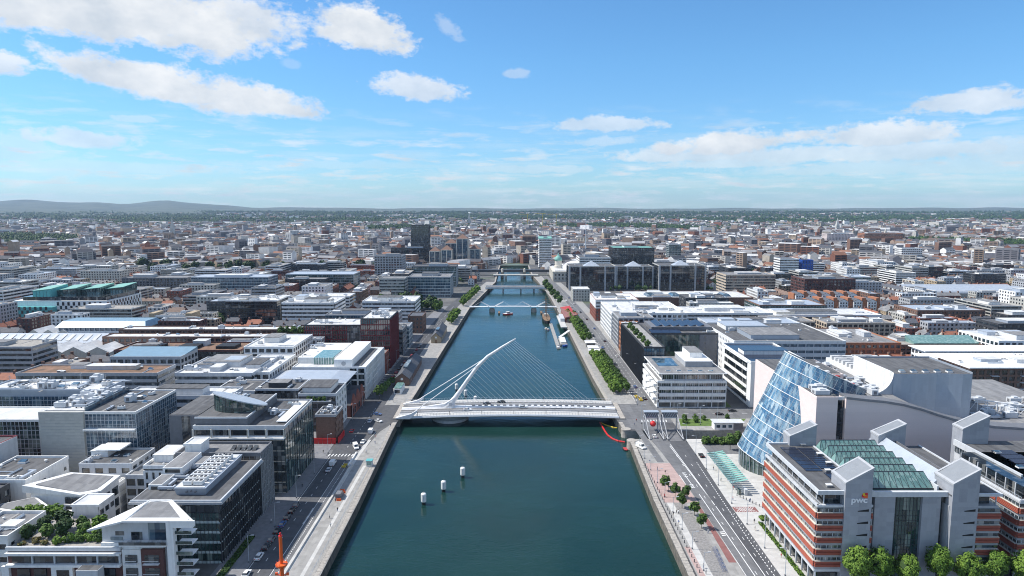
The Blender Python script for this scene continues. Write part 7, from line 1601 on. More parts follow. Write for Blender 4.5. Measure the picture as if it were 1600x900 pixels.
cen = np.stack([TX, TY, TR*.75+np.where(TY > 6500, np.interp(TY, [6500, 8200, 9800], [0, 16, 34]), 0)], 1)[:, None, :]+off; cen[:, :, 2] = np.maximum(cen[:, :, 2], TR[:, None]*.4)
V = cen[:, :, None, :]+base[None, None]*rr[:, :, None, None]*rg.uniform(.75, 1.25, (nt_, K, 11, 1))
V = V.reshape(-1, 3); F = (np.array(bf)[None]+11*np.arange(nt_*K)[:, None, None]).reshape(-1, 3)
me = bpy.data.meshes.new('distant_trees'); me.from_pydata(V.tolist(), [], F.tolist()); me.materials.append(M['leaf_dark']); me.materials.append(M['leaf'])
me.polygons.foreach_set('material_index', np.repeat((rg.random(nt_*K) < .12).astype(np.int32), 15))
o = bpy.data.objects.new('distant_trees', me); COL.objects.link(o); o['kind'] = 'stuff'; o['label'] = 'distant woods and garden trees scattered through the city'; o['category'] = 'trees'
# ================================================================= upstream bridges
r = thing('footbridge', 'white swing footbridge with zigzag masts across the river', 'bridge', (0, 745, 0))
def dz(x): return 1.6+.9*(1-(x/52)**2)
xs = [-47+i*4.8 for i in range(21)]
m = MB()
for a, b in zip(xs, xs[1:]): m.hexa([(a, 742.5, dz(a)-.6), (b, 742.5, dz(b)-.6), (b, 747.5, dz(b)-.6), (a, 747.5, dz(a)-.6), (a, 742.2, dz(a)), (b, 742.2, dz(b)), (b, 747.8, dz(b)), (a, 747.8, dz(a))])
m.build('deck', 'steel_white', r)
for y in (742.3, 747.7):
    m = MB()
    for a, b in zip(xs, xs[1:]): m.tube((a, y, dz(a)+1.1), (b, y, dz(b)+1.1), .07, n=4); m.tube((a, y, dz(a)), (a, y, dz(a)+1.1), .05, n=4)
    m.build('railing', 'steel_light', r)
for x in (-22, 24):
    MB().lathe((x, 745, -4), [(3.2, -2), (3.0, 3.0), (2.4, 4.2)], 14).build('pier', 'granite', r)
    for y in (742, 748):
        MB().tube((x-3, y, dz(x)), (x-12.5, y, dz(x)+5.0), .32, .2, 6).build('mast', 'steel_white', r); MB().tube((x+3, y, dz(x)), (x+12.5, y, dz(x)+5.0), .32, .2, 6).build('mast', 'steel_white', r)
        for s in (-1, 1):
            MB().tube((x+s*12.5, y, dz(x)+5), (x+s*20.5, y, dz(x+s*20)+.2), .08, n=4).build('stay', 'steel_white', r)
    MB().box(x+7, x+9, 728, 742, -5, -2.6).build('fender', 'wood', r)
r = thing('road_bridge', 'low grey concrete road bridge beyond the footbridge', 'bridge', (10, 925, 0))
MB().box(-36, 50, 915, 936, .9, 2.4).build('deck', 'grey_light', r); MB().box(-36, 50, 916, 935, 2.4, 2.45).build('carriageway', 'asphalt_old', r)
for x in (-12, 12, 30): MB().box(x-1, x+1, 916, 935, -6, .9).build('pier', 'grey', r)
for y in (915.1, 935.6): MB().box(-36, 50, y-.15, y+.15, 2.4, 3.4).build('parapet', 'offwhite', r)
r = thing('rail_bridge', 'dark steel railway viaduct on round piers, furthest bridge', 'bridge', (5, 1110, 0))
MB().box(-90, 90, 1104, 1113, 5.5, 9.2).build('girder', 'steel_dark', r)
for x in (-16, 20): MB().lathe((x, 1108, 0), [(2.6, -6), (2.6, 5.5)], 12).build('pier', 'granite', r); MB().lathe((x+.2, 1103, 0), [(1.6, 5.5), (1.6, 11), (.4, 12)], 10).build('pier_turret', 'cream', r)
r = thing('stone_bridge', 'pale stone road bridge just before the dark rail viaduct', 'bridge', (5, 1092, 0))
MB().box(-30, 42, 1086, 1099, 1.2, 3.0).build('deck', 'stone', r)
for x in (-10, 16): MB().box(x-2, x+2, 1085, 1100, -6, 1.2).build('pier', 'stone', r)
# lifting bridges over the dock channel
for i, (x0, x1, lab) in enumerate(((66.4, 73.2, 'left one of the pair of steel lifting bridges'), (75.2, 82.6, 'right one of the pair of steel lifting bridges'))):
    r = thing('lifting_bridge', lab+' over the dock channel', 'bridge', ((x0+x1)/2, 325, 0), 'lifting bridges')
    MB().box(x0, x1, CAN0-3, CAN1+3, -.5, .06).build('deck', 'steel_dark', r); MB().box(x0+.5, x1-.5, CAN0-3, CAN1+3, .06, .08).build('carriageway', 'asphalt_old', r)
    w = MB(); w.box(x0-.2, x1+.2, 331.4, 334.2, 7.0, 9.6, 0)
    for k in range(6): w.tube((x0+k*(x1-x0)/6, 331.3, 7.2), (x0+(k+1)*(x1-x0)/6, 331.3, 9.4), .14, n=4, m=1)
    w.box(x0-.3, x1+.3, 331.2, 334.4, 9.5, 9.9, 1).box(x0-.3, x1+.3, 331.2, 334.4, 6.8, 7.1, 1); w.build('counterweight', ['grey_dark', 'steel_light'], r)
    for x in (x0, x1):
        g = MB(); g.tube((x, 332.8, 0), (x, 332.8, 9.6), .24, n=6); g.tube((x, 332.4, 9.2), (x, 317.5, .6), .2, n=6); g.tube((x, 332.6, .6), (x, 317.5, .6), .2, n=6)
        for k in range(1, 5):
            y = 332.4-k*2.9; z = 9.2-k*1.7; g.tube((x, y, z), (x, y, .6), .08, n=4); g.tube((x, y, z), (x, y+2.9, .6), .08, n=4)
        g.build('side_truss', 'grey', r)
tag(MB().lathe((70.2, 329.5, 4.4), [(.05, -1.5), (.9, -1.2), (1.45, -.4), (1.5, .2), (1.1, 1.0), (.5, 1.4), (.05, 1.5)], 14).build('red_ball', 'red_paint', smooth=True), 'round red ball hung inside the left lifting bridge', 'ball')
# ================================================================= on the water
def buoy(label, x, y):
    r = thing('mooring_buoy', label, 'buoy', (x, y, WATER_Z), 'white cylindrical buoys')
    MB().tube((x, y, -6.5), (x, y, -2.8), .75, .75, 12).build('post', 'black', r); MB().lathe((x, y, -2.9), [(.95, 0), (1.05, .15), (1.05, 3.1), (.85, 3.35), (.3, 3.6)], 16).build('drum', 'white', r); MB().tube((x, y, .65), (x, y, 1.3), .1, n=6).build('lamp', 'grey_dark', r)
    MB().box(x-.12, x+.12, y-1.14, y-1.04, -2.6, .1).build('ladder', 'grey_light', r)
for i, (x, y) in enumerate(((-34.6, 255.5), (-28.0, 267.6), (-21.2, 282.2))): buoy(f'white drum-shaped mooring buoy below the white bridge, {nth(i)} from the near end', x, y)
for i, (x, y) in enumerate(((-35.0, 421.0), (-28.4, 406.6), (-21.6, 393))): buoy(f'white drum-shaped mooring buoy upstream of the white bridge, {nth(i)} from the left', x, y)
def boom(label, pts, material, rad=.42):
    r = thing('floating_boom', label, 'boom', (pts[0][0], pts[0][1], WATER_Z))
    P_ = [Vector((x, y, WATER_Z+.15)) for x, y in pts]; k = 0
    for a, b in zip(P_, P_[1:]):
        L = (b-a).length; n = max(1, int(L/2.2))
        for i in range(n): MB().tube(a.lerp(b, (i+.04)/n), a.lerp(b, (i+.96)/n), rad, n=8).build('float', material, r); k += 1
boom('red floating boom curving beside the right bridge end', [(47.4, 357), (47.8, 350), (48.2, 343), (48.8, 336.5), (50.4, 331), (53, 327.4), (56, 326)], 'red_paint'); boom('short yellow floating boom under the right bridge end', [(47.4, 357.4), (50.4, 352), (53.6, 348.4), (55.4, 348)], 'paint_yellow', .3)
def boat(name, label, x, y, L, W, hull, deck, rz=0, cabin=None):
    r = thing(name, label, 'boat', (x, y, WATER_Z)); pr = [(0, -L/2), (W*.42, -L*.36), (W*.5, -L*.1), (W*.5, L*.3), (W*.4, L/2), (-W*.4, L/2), (-W*.5, L*.3), (-W*.5, -L*.1), (-W*.42, -L*.36)]
    R_ = Matrix.Rotation(rz, 3, 'Z'); tr = lambda q, s, z: tuple(R_ @ Vector((q[0]*s, q[1]*s, 0))+Vector((x, y, WATER_Z+z)))
    MB().loft([[tr(q, .82, -.4) for q in pr], [tr(q, 1, L*.09) for q in pr]]).build('hull', hull, r); MB().loft([[tr(q, .9, L*.09) for q in pr], [tr(q, .9, L*.09+.08) for q in pr]]).build('deck', deck, r)
    if cabin:
        c = [(-W*.3, -L*.12), (W*.3, -L*.12), (W*.3, L*.22), (-W*.3, L*.22)]; MB().loft([[tr(q, 1, L*.09+.08) for q in c], [tr(q, .85, L*.09+cabin) for q in c]]).build('cabin', 'white', r); MB().loft([[tr(q, 1.02, L*.09+cabin*.45) for q in c], [tr(q, .95, L*.09+cabin*.8) for q in c]]).build('cabin_window', 'glass_dark', r)
    return r
boat('tour_boat', 'red and white tour boat in midstream before the footbridge', -4, 728, 13, 5, 'red_paint', 'cloth_light', 2.2, 1.8)
boat('work_boat', 'small dark work boat moored at the right quay below the dock inlet', 54.4, 315.8, 4.6, 2.0, 'black', 'cloth_red', .1, None)
for i, (x, y) in enumerate(((32.5, 640), (34.0, 633))): boat('launch', ('white launch tied beside the tall ship stern', 'dark launch tied below the tall ship')[i], x, y, 6, 2.4, ('white', 'cloth_blue')[i], 'wood', .15, .9)
r = thing('tall_ship', 'dark three-masted tall ship moored on the right bank by the footbridge', 'ship', (35, 690, WATER_Z))
h = lambda s, z: [(35+q[0]*s, 690+q[1]*(1 if s > .9 else .96), WATER_Z+z) for q in [(0, -24), (2.6, -20), (3.9, -10), (4, 8), (3.2, 22), (-3.2, 22), (-4, 8), (-3.9, -10), (-2.6, -20)]]
MB().loft([h(.7, -.6), h(.95, 1.4), h(1, 3.2)]).build('hull', 'black', r); MB().loft([h(.96, 3.2), h(.96, 3.3)]).build('deck', 'wood', r)
for x, y in ((35, 676), (35, 690), (35, 703)):
    mm = MB().tube((x, y, -1), (x, y, 20), .3, .14, 8).build('mast', 'wood', r)
    for z, w in ((6, 6.5), (11, 5.5), (15.5, 4)): MB().tube((x-w, y, z), (x+w, y, z), .13, n=5).build('yard', 'wood', mm)
    for s in (-1, 1): MB().tube((x+s*3.8, y+1, -.7), (x, y, 15), .05, n=3).build('shroud', 'steel_dark', mm)
MB().tube((35, 667, 0), (35, 656, 3), .2, .1, 6).build('bowsprit', 'wood', r); MB().box(33, 37, 694, 699, -.7, 1.6).build('deckhouse', 'cream', r)
r = thing('pontoon', 'white floating pontoon with gangway moored at the right bank', 'pontoon', (42, 590, WATER_Z))
MB().box(36.8, 39.8, 548, 668, -4.6, -3.4).build('walkway', 'paving', r); MB().box(40.6, 46.6, 562, 590, -4.6, -3.0).build('platform', 'paving', r); MB().box(41.4, 45.8, 566, 588, -3.0, -1.6).build('platform_roof', 'offwhite', r)
MB().hexa([(40.4, 592, -3.1), (43, 592, -3.1), (52.5, 606, .3), (50.4, 607, .3), (40.4, 592, -2.6), (43, 592, -2.6), (52.5, 606, .8), (50.4, 607, .8)]).build('gangway', 'offwhite', r)
for x, y, c in ((43, 557, 'blue_paint'), (45, 558.4, 'blue_paint'), (39, 556, 'grey_dark'), (38, 551, 'white')): MB().box(x-1, x+1, y-1.3, y+1.3, -4.2, -2.6).build('pontoon_gear', c, r)
r = thing('riverside_pavilion', 'riverside pavilion with folded pink-red roof by the footbridge', 'pavilion', (58, 680, 0)); 
MB().prism([(52, 652), (63, 655), (61, 712), (52, 714)], 0, 4.6).build('wall', 'brick_red', r); MB().prism([(51, 650), (64, 653), (57, 684)], 4.6, [5.2, 8.2, 6.4]).build('roof_fold', 'red_lane', r); MB().prism([(64, 653), (62.5, 686), (57, 684)], 4.6, [8.2, 6.2, 6.4]).build('roof_fold', 'cloth_red', r); MB().prism([(51, 650), (57, 684), (51, 716)], 4.6, [5.2, 6.4, 5.6]).build('roof_fold', 'red_lane', r); MB().prism([(57, 684), (62.5, 686), (61, 714), (51, 716)], 4.6, [6.4, 6.2, 7.6, 5.6]).build('roof_fold', 'cloth_red', r)
MB().box(45.5, 51, 622, 690, -.1, 1.0).build('boardwalk', 'paving_white', r); MB().box(47, 51, 652, 680, 1, 4).build('lower_wing', 'grey_light', r); MB().box(53, 62, 651.2, 652, 1, 3.6).build('window', 'glass_dark', r)
for i, (y, lab) in enumerate(((541, 'white flat-roofed kiosk on the right quay, upstream one of three'), (521, 'white flat-roofed kiosk on the right quay, middle one of three'), (508, 'white flat-roofed kiosk on the right quay, nearest one of three'))):
    r = thing('quay_kiosk', lab, 'kiosk', (63, y, 0), 'white quay kiosks'); MB().box(59.6, 66.4, y-4, y+4, 0, 3.2).build('wall', 'glass_dark' if i == 0 else 'white', r); MB().box(58.8, 67.2, y-5, y+5, 3.2, 3.6).build('roof', 'white', r)
    for x in (59.2, 66.8): MB().box(x-.15, x+.15, y-4.7, y-4.4, 0, 3.2).build('post', 'offwhite', r)
r = thing('ticket_kiosk', 'rounded white kiosk with pale teal roof at the left bridge end', 'kiosk', (-68.4, 405, 0)); MB().prism([(-70.6, 398), (-66.6, 398), (-66.2, 399), (-66.2, 411), (-66.6, 412), (-70.6, 412), (-71, 411), (-71, 399)], 0, 3.4).build('wall', 'white', r); MB().prism([(-70.4, 398.4), (-66.8, 398.4), (-66.4, 399.4), (-66.4, 410.6), (-66.8, 411.6), (-70.4, 411.6), (-70.8, 410.6), (-70.8, 399.4)], 3.4, 3.9).build('roof', 'glass_teal', r); MB().box(-70.2, -67, 397.9, 398.05, .8, 2.8).build('window', 'glass_dark', r)
r = thing('ticket_booth', 'small teal-topped glass booth at the left quay edge', 'booth', (-61.8, 285, 0)); MB().box(-63, -60.6, 283.8, 286.2, .14, 2.6).build('wall', 'offwhite', r); MB().box(-62.8, -60.8, 283.7, 283.85, .8, 2.3).build('window', 'glass_teal', r); MB().box(-63.2, -60.4, 283.6, 286.4, 2.6, 2.85).build('roof', 'teal_panel', r)
# moored ship's mast at the very front
r = thing('ship_mast', 'bright orange tubular ship mast with ring platform, bottom left of the river', 'mast', (-53.6, 150, WATER_Z))
x, y = -53.6, 150
MB().loft([[(x+q[0], y+q[1], -4.6) for q in ((-3.6, -18), (3.6, -18), (3.6, 12), (0, 20), (-3.6, 12))], [(x+q[0], y+q[1], -.6) for q in ((-4.2, -18), (4.2, -18), (4.2, 13), (0, 22), (-4.2, 13))]]).build('hull', 'steel_dark', r)
MB().tube((x, y, -.6), (x, y, 29.2), .5, .46, 14).build('lower_mast', 'orange_paint', r); MB().tube((x, y, 29.2), (x, y, 36.2), .38, .38, 14).build('upper_mast', 'orange_paint', r)
pf = MB().lathe((x, y, 29.0), [(.5, -.7), (1.25, 0), (1.35, .1), (1.35, .45), (.45, .5)], 18).build('ring_platform', 'orange_paint', r)
for k in range(8):
    a = k*.785; MB().tube((x+1.25*math.cos(a), y+1.25*math.sin(a), 29.4), (x+1.25*math.cos(a), y+1.25*math.sin(a), 30.0), .05, n=4).build('rail_post', 'orange_paint', pf)
MB().lathe((x, y, 36.2), [(.46, 0), (.46, .12), (.2, .15), (.24, .7), (.1, .9)], 12).build('mast_lamp', 'red_paint', r)
MB().box(x-1.6, x+1.6, y-.12, y+.12, 26.6, 26.8).build('spreader', 'orange_paint', r)
for s in (-1, 1): MB().box(x+s*1.3-.25, x+s*1.3+.25, y-.25, y+.25, 26.8, 27.2).build('floodlight', 'orange_paint', r)
# ================================================================= vehicles
def car_proto(kind):
    def mk():
        if kind == 'van': W, L, sec = 1.95, 5.4, [(-2.7, .45, .9), (-2.68, .9, 1.0), (-1.7, 1.15, 1.0), (-1.0, 2.1, .95), (2.6, 2.2, .95), (2.7, .5, .98)]
        else: W, L, sec = 1.8, 4.4, None
        m = MB(); w = W/2
        if kind == 'van':
            pr = [(-2.7, .35), (-2.7, .85), (-1.75, 1.15), (-1.05, 2.15), (2.65, 2.2), (2.7, .35)]
        else: pr = [(-2.2, .3), (-2.2, .72), (-1.95, .82), (-1.0, .92), (1.5, .95), (2.15, .88), (2.2, .3)]
        m.loft([[(-w, y, z) for y, z in pr], [(-w*.98, y, z) for y, z in pr], [(w*.98, y, z) for y, z in pr], [(w, y, z) for y, z in pr]])
        return m
    return mk()
def car(label, x, y, rz, paint, kind='car', group='vehicles'):
    r = thing('van' if kind == 'van' else 'taxi' if kind == 'taxi' else 'car', label, 'van' if kind == 'van' else 'car', (x, y, .02), group); r.rotation_euler = (0, 0, rz)
    def add(nm, me): o = bpy.data.objects.new(nm, me); COL.objects.link(o); o.parent = r; return o
    k2 = 'van' if kind == 'van' else 'car'
    add('body', shared(f'cb{k2}{paint}', lambda: car_proto(k2).mesh('body', [paint])))
    if k2 == 'car':
        def cab():
            m = MB(); b = [(-.82, -1.05), (.82, -1.05), (.82, 1.75), (-.82, 1.75)]; t = [(-.62, -.35), (.62, -.35), (.64, 1.15), (-.64, 1.15)]
            m.loft([[(*q, .9) for q in b], [(*q, 1.40) for q in t]], 0); return m.mesh('cabin_glass', ['glass_dark'])
        add('cabin_glass', shared('ccab', cab)); add('roof', shared(f'crf{paint}', lambda: MB().hexa([(-.62, -.35, 1.39), (.62, -.35, 1.39), (.64, 1.15, 1.39), (-.64, 1.15, 1.39), (-.55, -.25, 1.46), (.55, -.25, 1.46), (.57, 1.05, 1.46), (-.57, 1.05, 1.46)]).mesh('roof', [paint])))
        if kind == 'taxi': add('roof_sign', shared('ctx', lambda: MB().box(-.4, .4, .2, .5, 1.46, 1.7).mesh('roof_sign', ['paint_yellow'])))
    else:
        add('windscreen', shared('vws', lambda: MB().quad((-.85, -1.72, 1.2), (.85, -1.72, 1.2), (.82, -1.12, 2.08), (-.82, -1.12, 2.08)).box(-.985, .985, -1.0, -.1, 1.35, 1.9).mesh('windscreen', ['glass_dark'])))
    wm = shared('whl', lambda: MB().tube((-.1, 0, 0), (.1, 0, 0), .33, n=12, m=0).tube((-.12, 0, 0), (.12, 0, 0), .18, n=8, m=1).mesh('wheel', ['rubber', 'grey_light']))
    for sx in (-1, 1):
        for yy in ((-1.35, 1.35) if k2 == 'car' else (-1.75, 1.75)): o = add('wheel', wm); o.location = (sx*.84, yy, .33)
    for sx in (-.6, .6): o = add('headlight', shared('hdl', lambda: MB().box(-.2, .2, -.03, .03, -.08, .08).mesh('headlight', ['white']))); o.location = (sx, -2.2 if k2 == 'car' else -2.7, .66)
    for sx in (-.65, .65): o = add('tail_light', shared('tll', lambda: MB().box(-.16, .16, -.03, .03, -.1, .1).mesh('tail_light', ['red_paint']))); o.location = (sx, 2.2 if k2 == 'car' else 2.7, .72)
    return r
UP, DN, RT = 3.1416, 0.0, 1.5708
for i, y in enumerate((196.5, 207)): car(('nearest white car parked on the left quay road', 'second white car parked on the left quay road')[i], -81.1, y, UP, 'white')
for i in range(7): car(f'dark car parked in shade on the left quay road, {nth(i)} from the near end', -81.1, 213.5+i*5.3, UP, ('charcoal', 'grey_dark', 'black', 'cloth_blue', 'charcoal', 'black', 'grey_dark')[i])
for lab, x, y, rz, pc, kd in (('white van driving in shade on the left quay road beside the mirror glass', -78.2, 286.6, UP, 'white', 'van'), ('silver car following the white van on the left quay road', -78.1, 279.5, UP, 'grey_light', 'car'), ('white van at the junction nearest the white bridge', -70.3, 329, UP, 'white', 'van'), ('white car at the junction behind the big van', -71, 314.2, DN, 'white', 'car'), ('white van turning by the zebra crossing on the left bank', -72.8, 307, .4, 'white', 'van'), ('white car approaching the left bridge end', -69.8, 346, .9, 'white', 'car'), ('silver car waiting at the left bridge junction', -74.3, 346, UP, 'grey_light', 'car'), ('blue car turning onto the bridge on the left bank', -72.7, 358, 1.2, 'cloth_blue', 'car'), ('dark red car by the brick corner house', -80, 330, UP, 'cloth_red', 'car'), ('white car upstream by the white frame office', -79.5, 408, UP, 'white', 'car'),
      ('black car on the pale pavement by the green canopy', 85.2, 296, UP, 'black', 'car'), ('white van parked on the right quay by the dock inlet', 60, 307, .5, 'white', 'van'), ('yellow car waiting at the right bridge junction', 74.8, 386, UP, 'yellow_paint', 'taxi'), ('yellow car behind the first one at the right junction', 73.4, 392, UP, 'yellow_paint', 'car'), ('black car beside the yellow ones at the right junction', 77.4, 388, UP, 'black', 'car'), ('blue car on the right quay road by the avenue trees', 76.6, 414, UP, 'cloth_blue', 'car'), ('black car on the cross street behind the lawn, left one', 112, 358, RT, 'black', 'car'), ('black car on the cross street behind the lawn, right one', 121, 364.5, RT, 'charcoal', 'car'), ('white car under the left lifting bridge', 69.6, 322, UP, 'white', 'car'),
      ('small dark works truck on the left promenade', -66.8, 253, UP, 'grey_dark', 'van'), ('white car crossing the white bridge near the pylon', -24, 358, RT, 'white', 'car'), ('silver car crossing the white bridge at midspan', 6, 361.5, RT, 'grey_light', 'car'), ('dark car on the far lane of the white bridge', -14, 369, -RT, 'charcoal', 'car'), ('second dark car on the far lane of the white bridge', -6, 372, -RT, 'black', 'car')):
    o = car(lab, x, y, rz, pc, kd)
    if abs(x) < 50: o.location.z = 1.2+1.5*(1-((x-2)/62)**2)+.03
    if lab.startswith(('small dark works', 'black car on the pale', 'white van parked')): o.location.z = .14
rnd = random.Random(3)
for i in range(12): car(f'parked car beside the left quay warehouses, {nth(i)} upstream of the white frame office', -79+(i//6)*1.2+i*.35, 430+i*10.5, UP, rnd.choice(('charcoal', 'black', 'grey_light', 'white', 'cloth_red')), group='cars along the upper left quay')
for i in range(14): car(f'car on the upper right quay road, {nth(i)} beyond the avenue trees', 79.4-i*.75 if i % 2 else 73.5-i*.75, 478+i*27+rnd.uniform(-6, 6), UP if i % 2 else DN, rnd.choice(('charcoal', 'black', 'grey_light', 'white', 'cloth_blue')), group='cars along the upper right quay')
# ================================================================= street furniture
def lamp(label, x, y, rz, h=9.0, z=.12):
    def mk(): return MB().tube((0, 0, 0), (0, 0, h), .11, .07, 6).tube((0, 0, h-.2), (1.6, 0, h+.15), .06, .05, 5).mesh('pole', ['steel_light'])
    r = thing('street_lamp', label, 'street lamp', (x, y, z), 'street lamps'); r.rotation_euler = (0, 0, rz)
    for nm, me in (('pole', shared('lp%g' % h, mk)), ('lamp_head', shared('lh%g' % h, lambda: MB().box(1.1, 2.0, -.16, .16, h+.05, h+.22).mesh('lamp_head', ['grey_light']))), ('base', shared('lb', lambda: MB().box(-.2, .2, -.2, .2, 0, .5).mesh('base', ['grey_dark'])))):
        o = bpy.data.objects.new(nm, me); COL.objects.link(o); o.parent = r
for i in range(9): lamp(f'street lamp on the left pavement, {nth(i)} from the near end', -83.2-(0 if i < 4 else .6), 204+i*24, 0)
for i in range(8): lamp(f'street lamp on the right office pavement, {nth(i)} from the near end', 83.2, 196+i*17, math.pi)
for i in range(9): lamp(f'slim lamp post on the right quay terrace, {nth(i)} from the near end', 59.2, 199+i*13.5, 0, 6)
for i in range(8): lamp(f'street lamp on the upper right quay road, {nth(i)} from the bridge', 83.4-i*.4, 380+i*30, math.pi)
for i in range(6): lamp(f'street lamp on the upper left quay road, {nth(i)} from the bridge', -86+i*.9, 392+i*30, 0)
for i, (x, y) in enumerate(((86, 345), (97, 341), (108, 348), (67, 343), (71, 376))): lamp(f'tall lamp post near the lifting bridges, {nth(i)} of five', x, y, 0, 10)
bm = shared('boll', lambda: MB().lathe((0, 0, 0), [(.16, 0), (.14, .8), (.2, .85), (.1, 1.05)], 8).mesh('bollard', ['steel_dark']))
for i in range(34):
    o = bpy.data.objects.new('bollard', bm); COL.objects.link(o); o.location = (57.9-(0 if i > 16 else .2), 198+i*3.1, .1); tag(o, f'dark iron bollard along the right quay edge, {nth(i)} from the near end', 'bollard', 'quay bollards')
for i in range(10):
    o = bpy.data.objects.new('bollard', bm); COL.objects.link(o); o.location = (87.5+i*.75, 254-i*1.35, .12); tag(o, f'short bollard in the curve below the green canopy, {nth(i)} from the canopy', 'bollard', 'canopy bollards')
def bike_mesh():
    m = MB()
    for y in (-.5, .5):
        for k in range(10):
            a, b = k*.6283, (k+1)*.6283; m.tube((0, y+.33*math.cos(a), .34+.33*math.sin(a)), (0, y+.33*math.cos(b), .34+.33*math.sin(b)), .03, n=3)
    m.tube((0, -.5, .34), (0, -.1, .85), .03, n=3).tube((0, -.1, .85), (0, .35, .85), .03, n=3).tube((0, .5, .34), (0, .35, 1.0), .03, n=3).tube((0, .0, .34), (0, -.12, .9), .03, n=3).tube((-.28, .35, 1.0), (.28, .35, 1.0), .025, n=3); m.box(-.08, .08, -.26, .0, .88, .95)
    return m.mesh('bicycle', ['cloth_blue'])
bk = shared('bike', bike_mesh)
for i in range(18):
    o = bpy.data.objects.new('bicycle', bk); COL.objects.link(o); o.location = (65.6+i*.06, 198.4+i*.82, .105); o.rotation_euler = (0, 0, 1.25); tag(o, f'parked bicycle in the rack row on the cobbled right quay, {nth(i)} from the near end', 'bicycle', 'bicycles in the rack')
r = thing('bicycle_shelter', 'grey flat sign shelter among the small quay trees', 'shelter', (62.6, 258, .1)); MB().box(61.6, 63.8, 257.4, 258.8, 2.0, 2.2).build('roof', 'grey_dark', r)
for x in (61.8, 63.6): MB().tube((x, 258.1, .1), (x, 258.1, 2.0), .08, n=5).build('post', 'steel_dark', r)
r = thing('promenade_wall', 'long low white seat wall along the left promenade', 'wall', (-69.6, 240, 0)); MB().box(-69.9, -69.2, 180, 286, .15, .75).build('seat', 'paving_white', r)
MB().box(-71.2, -70.6, 284, 300, .15, .9).build('end_wall', 'offwhite', r)
r = thing('flood_rail', 'thin handrail along the left quay edge', 'railing', (-61, 240, .14)); m = MB()
for k in range(70): m.tube((-61.2, 180+k*2, .14), (-61.2, 180+k*2, 1.2), .04, n=4)
m.build('posts', 'steel_light', r, stuff=True); MB().tube((-61.2, 180, 1.2), (-61.2, 318, 1.2), .05, n=5).build('top_rail', 'steel_light', r)
for i, (x, y) in enumerate(((-66.2, 256.4), (-67, 258.2), (-66.2, 249.4), (-72.6, 283), (-72.2, 285.2))): tag(MB().box(x-.9, x+.9, y-.12, y+.12, .15, 1.0).box(x-.8, x-.6, y-.3, y+.3, .12, .3).box(x+.6, x+.8, y-.3, y+.3, .12, .3).build('road_barrier', 'orange_paint' if i < 3 else 'paint_yellow'), f'{"orange works barrier by the dark truck" if i < 3 else "yellow works barrier by the zebra crossing"}, {nth(i if i < 3 else i-3)} from the near end', 'barrier', 'works barriers')
# ================================================================= people
def person_meshes():
    out = []
    for pose in (0, 1):
        V = [(0, 0, .95), (0, 0, 1.2), (0, 0, 1.42), (0, 0, 1.52), (0, -.02, 1.64), (0, -.02, 1.75)]
        E = [(0, 1), (1, 2), (2, 3), (3, 4), (4, 5)]; Rr = [(.15, .11), (.15, .1), (.12, .09), (.055, .055), (.095, .105), (.07, .08)]
        sw = .22*pose
        for s in (-1, 1):
            n = len(V); V += [(s*.1, 0, .88), (s*.11, -s*sw*.5, .48), (s*.11, -s*sw+ (.05 if s*sw > 0 else 0), .08), (s*.11, -s*sw-.14, .04)]; E += [(0, n), (n, n+1), (n+1, n+2), (n+2, n+3)]; Rr += [(.095, .095), (.06, .065), (.042, .045), (.04, .03)]
            n = len(V); V += [(s*.2, 0, 1.4), (s*.25, s*sw*.4, 1.12), (s*.25, s*sw*.8-.06, .88), (s*.25, s*sw*.9-.09, .78)]; E += [(2, n), (n, n+1), (n+1, n+2), (n+2, n+3)]; Rr += [(.06, .06), (.045, .045), (.036, .036), (.035, .025)]
        me = bpy.data.meshes.new('person_skeleton'); me.from_pydata(V, E, []); o = bpy.data.objects.new('person_skeleton', me); COL.objects.link(o)
        sk = o.modifiers.new('skin', 'SKIN'); 
        for i, q in enumerate(Rr): me.skin_vertices[0].data[i].radius = q
        me.skin_vertices[0].data[0].use_root = True; sb = o.modifiers.new('sub', 'SUBSURF'); sb.levels = 1; sb.render_levels = 1
        dg = bpy.context.evaluated_depsgraph_get(); fm = bpy.data.meshes.new_from_object(o.evaluated_get(dg)); bpy.data.objects.remove(o)
        out.append(fm)
    return out
PM = person_meshes(); PC = {}
def person(label, x, y, z, rz, pose, top, leg):
    k = (pose, top, leg)
    if k not in PC:
        me = PM[pose].copy(); me.name = 'person'; me.materials.clear()
        for q in (leg, top, 'skin', 'black'): me.materials.append(M[q])
        for p in me.polygons:
            c = p.center; p.material_index = 0 if c.z < .92 and abs(c.x) < .2 else 3 if c.z > 1.70 or (c.z > 1.6 and c.y > .03) else 2 if c.z > 1.5 or (c.z < .84 and abs(c.x) > .2) else 1
            p.use_smooth = True
        PC[k] = me
    o = bpy.data.objects.new('person', PC[k]); COL.objects.link(o); o.location = (x, y, z); o.rotation_euler = (0, 0, rz); tag(o, label, 'person', 'people on the quays')
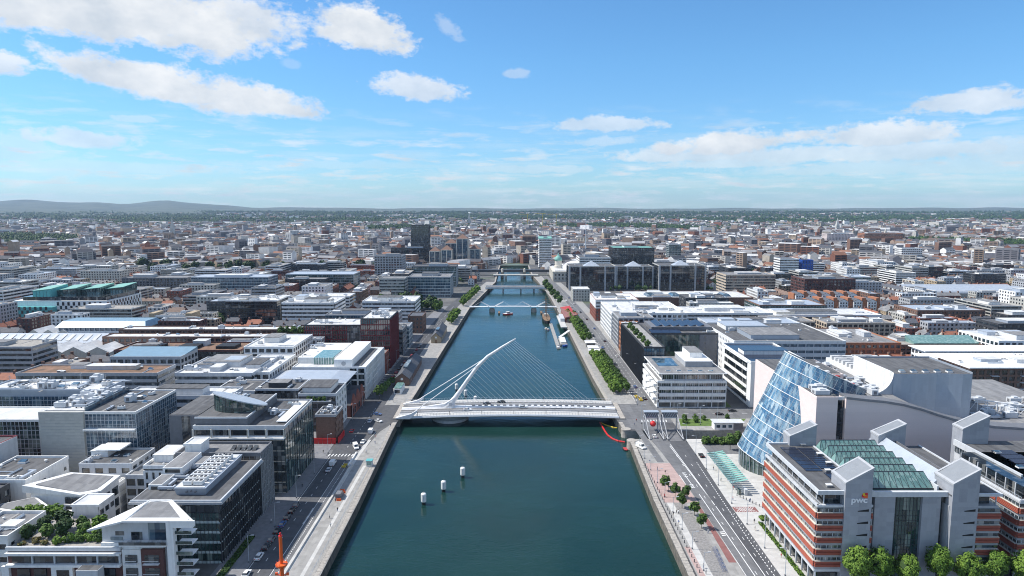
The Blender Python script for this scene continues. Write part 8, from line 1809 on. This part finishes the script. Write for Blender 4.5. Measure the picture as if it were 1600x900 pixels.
spots = [(58.7, 236.7), (60.2, 238.3), (60.9, 238.3), (59.0, 230.0), (58.9, 252.3), (61.2, 217.6), (59.5, 200.6), (86.1, 230.9), (84.4, 225.5), (67.5, 223.2), (90.6, 248.2), (88.0, 259.6), (86.2, 206.8), (59.4, 197.2), (62, 280), (64.5, 276), (61, 268), (60.4, 288), (63, 340), (65, 346), (-65.8, 234.7), (-67.0, 247.6), (-64.4, 240.3), (-63.7, 228.1), (-66.5, 300), (-64.8, 312), (-66, 320), (-85.5, 231), (-84, 262), (-86, 300), (-62, 338), (-68, 381), (-75.5, 377), (84.6, 250), (85.5, 268), (86, 280)]
tops = ('cloth_dark', 'cloth_light', 'cloth_red', 'cloth_blue', 'white', 'black'); legs = ('cloth_dark', 'cloth_blue', 'black', 'beige'); tn = {'cloth_dark': 'dark', 'cloth_light': 'grey', 'cloth_red': 'red', 'cloth_blue': 'blue', 'white': 'white', 'black': 'black'}
rnd = random.Random(9); cnt = {}
for i, (x, y) in enumerate(spots):
    t = tops[(i*5+i//6) % 6]; lg = rnd.choice(legs); side = 'right quay' if x > 0 and x < 70 else 'right office pavement' if x > 0 else 'left promenade' if x > -75 else 'left pavement'
    k = (t, side, i % 2); cnt[k] = cnt.get(k, -1)+1
    person(f'{("standing", "walking")[i % 2]} person in {tn[t]} top on the {side}, {nth(cnt[k])} such one met', x, y, .14 if side != 'right quay' else .11, rnd.uniform(0, 6.28), i % 2, t, lg)
# ================================================================= air
hz = MB().box(-15600, 15600, -420, 15600, -8, 345).build('haze', []); hz.data.materials.clear()
m = bpy.data.materials.new('haze'); m.use_nodes = True; nt = m.node_tree; nt.nodes.clear()
pv = node(nt, 'ShaderNodeVolumePrincipled', {'Color': (.50, .71, 1.0, 1), 'Density': 3.4e-5, 'Anisotropy': .1}); nt.links.new(pv.outputs[0], node(nt, 'ShaderNodeOutputMaterial').inputs['Volume'])
hz.data.materials.append(m); hz['kind'] = 'stuff'; hz['label'] = 'thin blue summer haze over the city'; hz['category'] = 'haze'
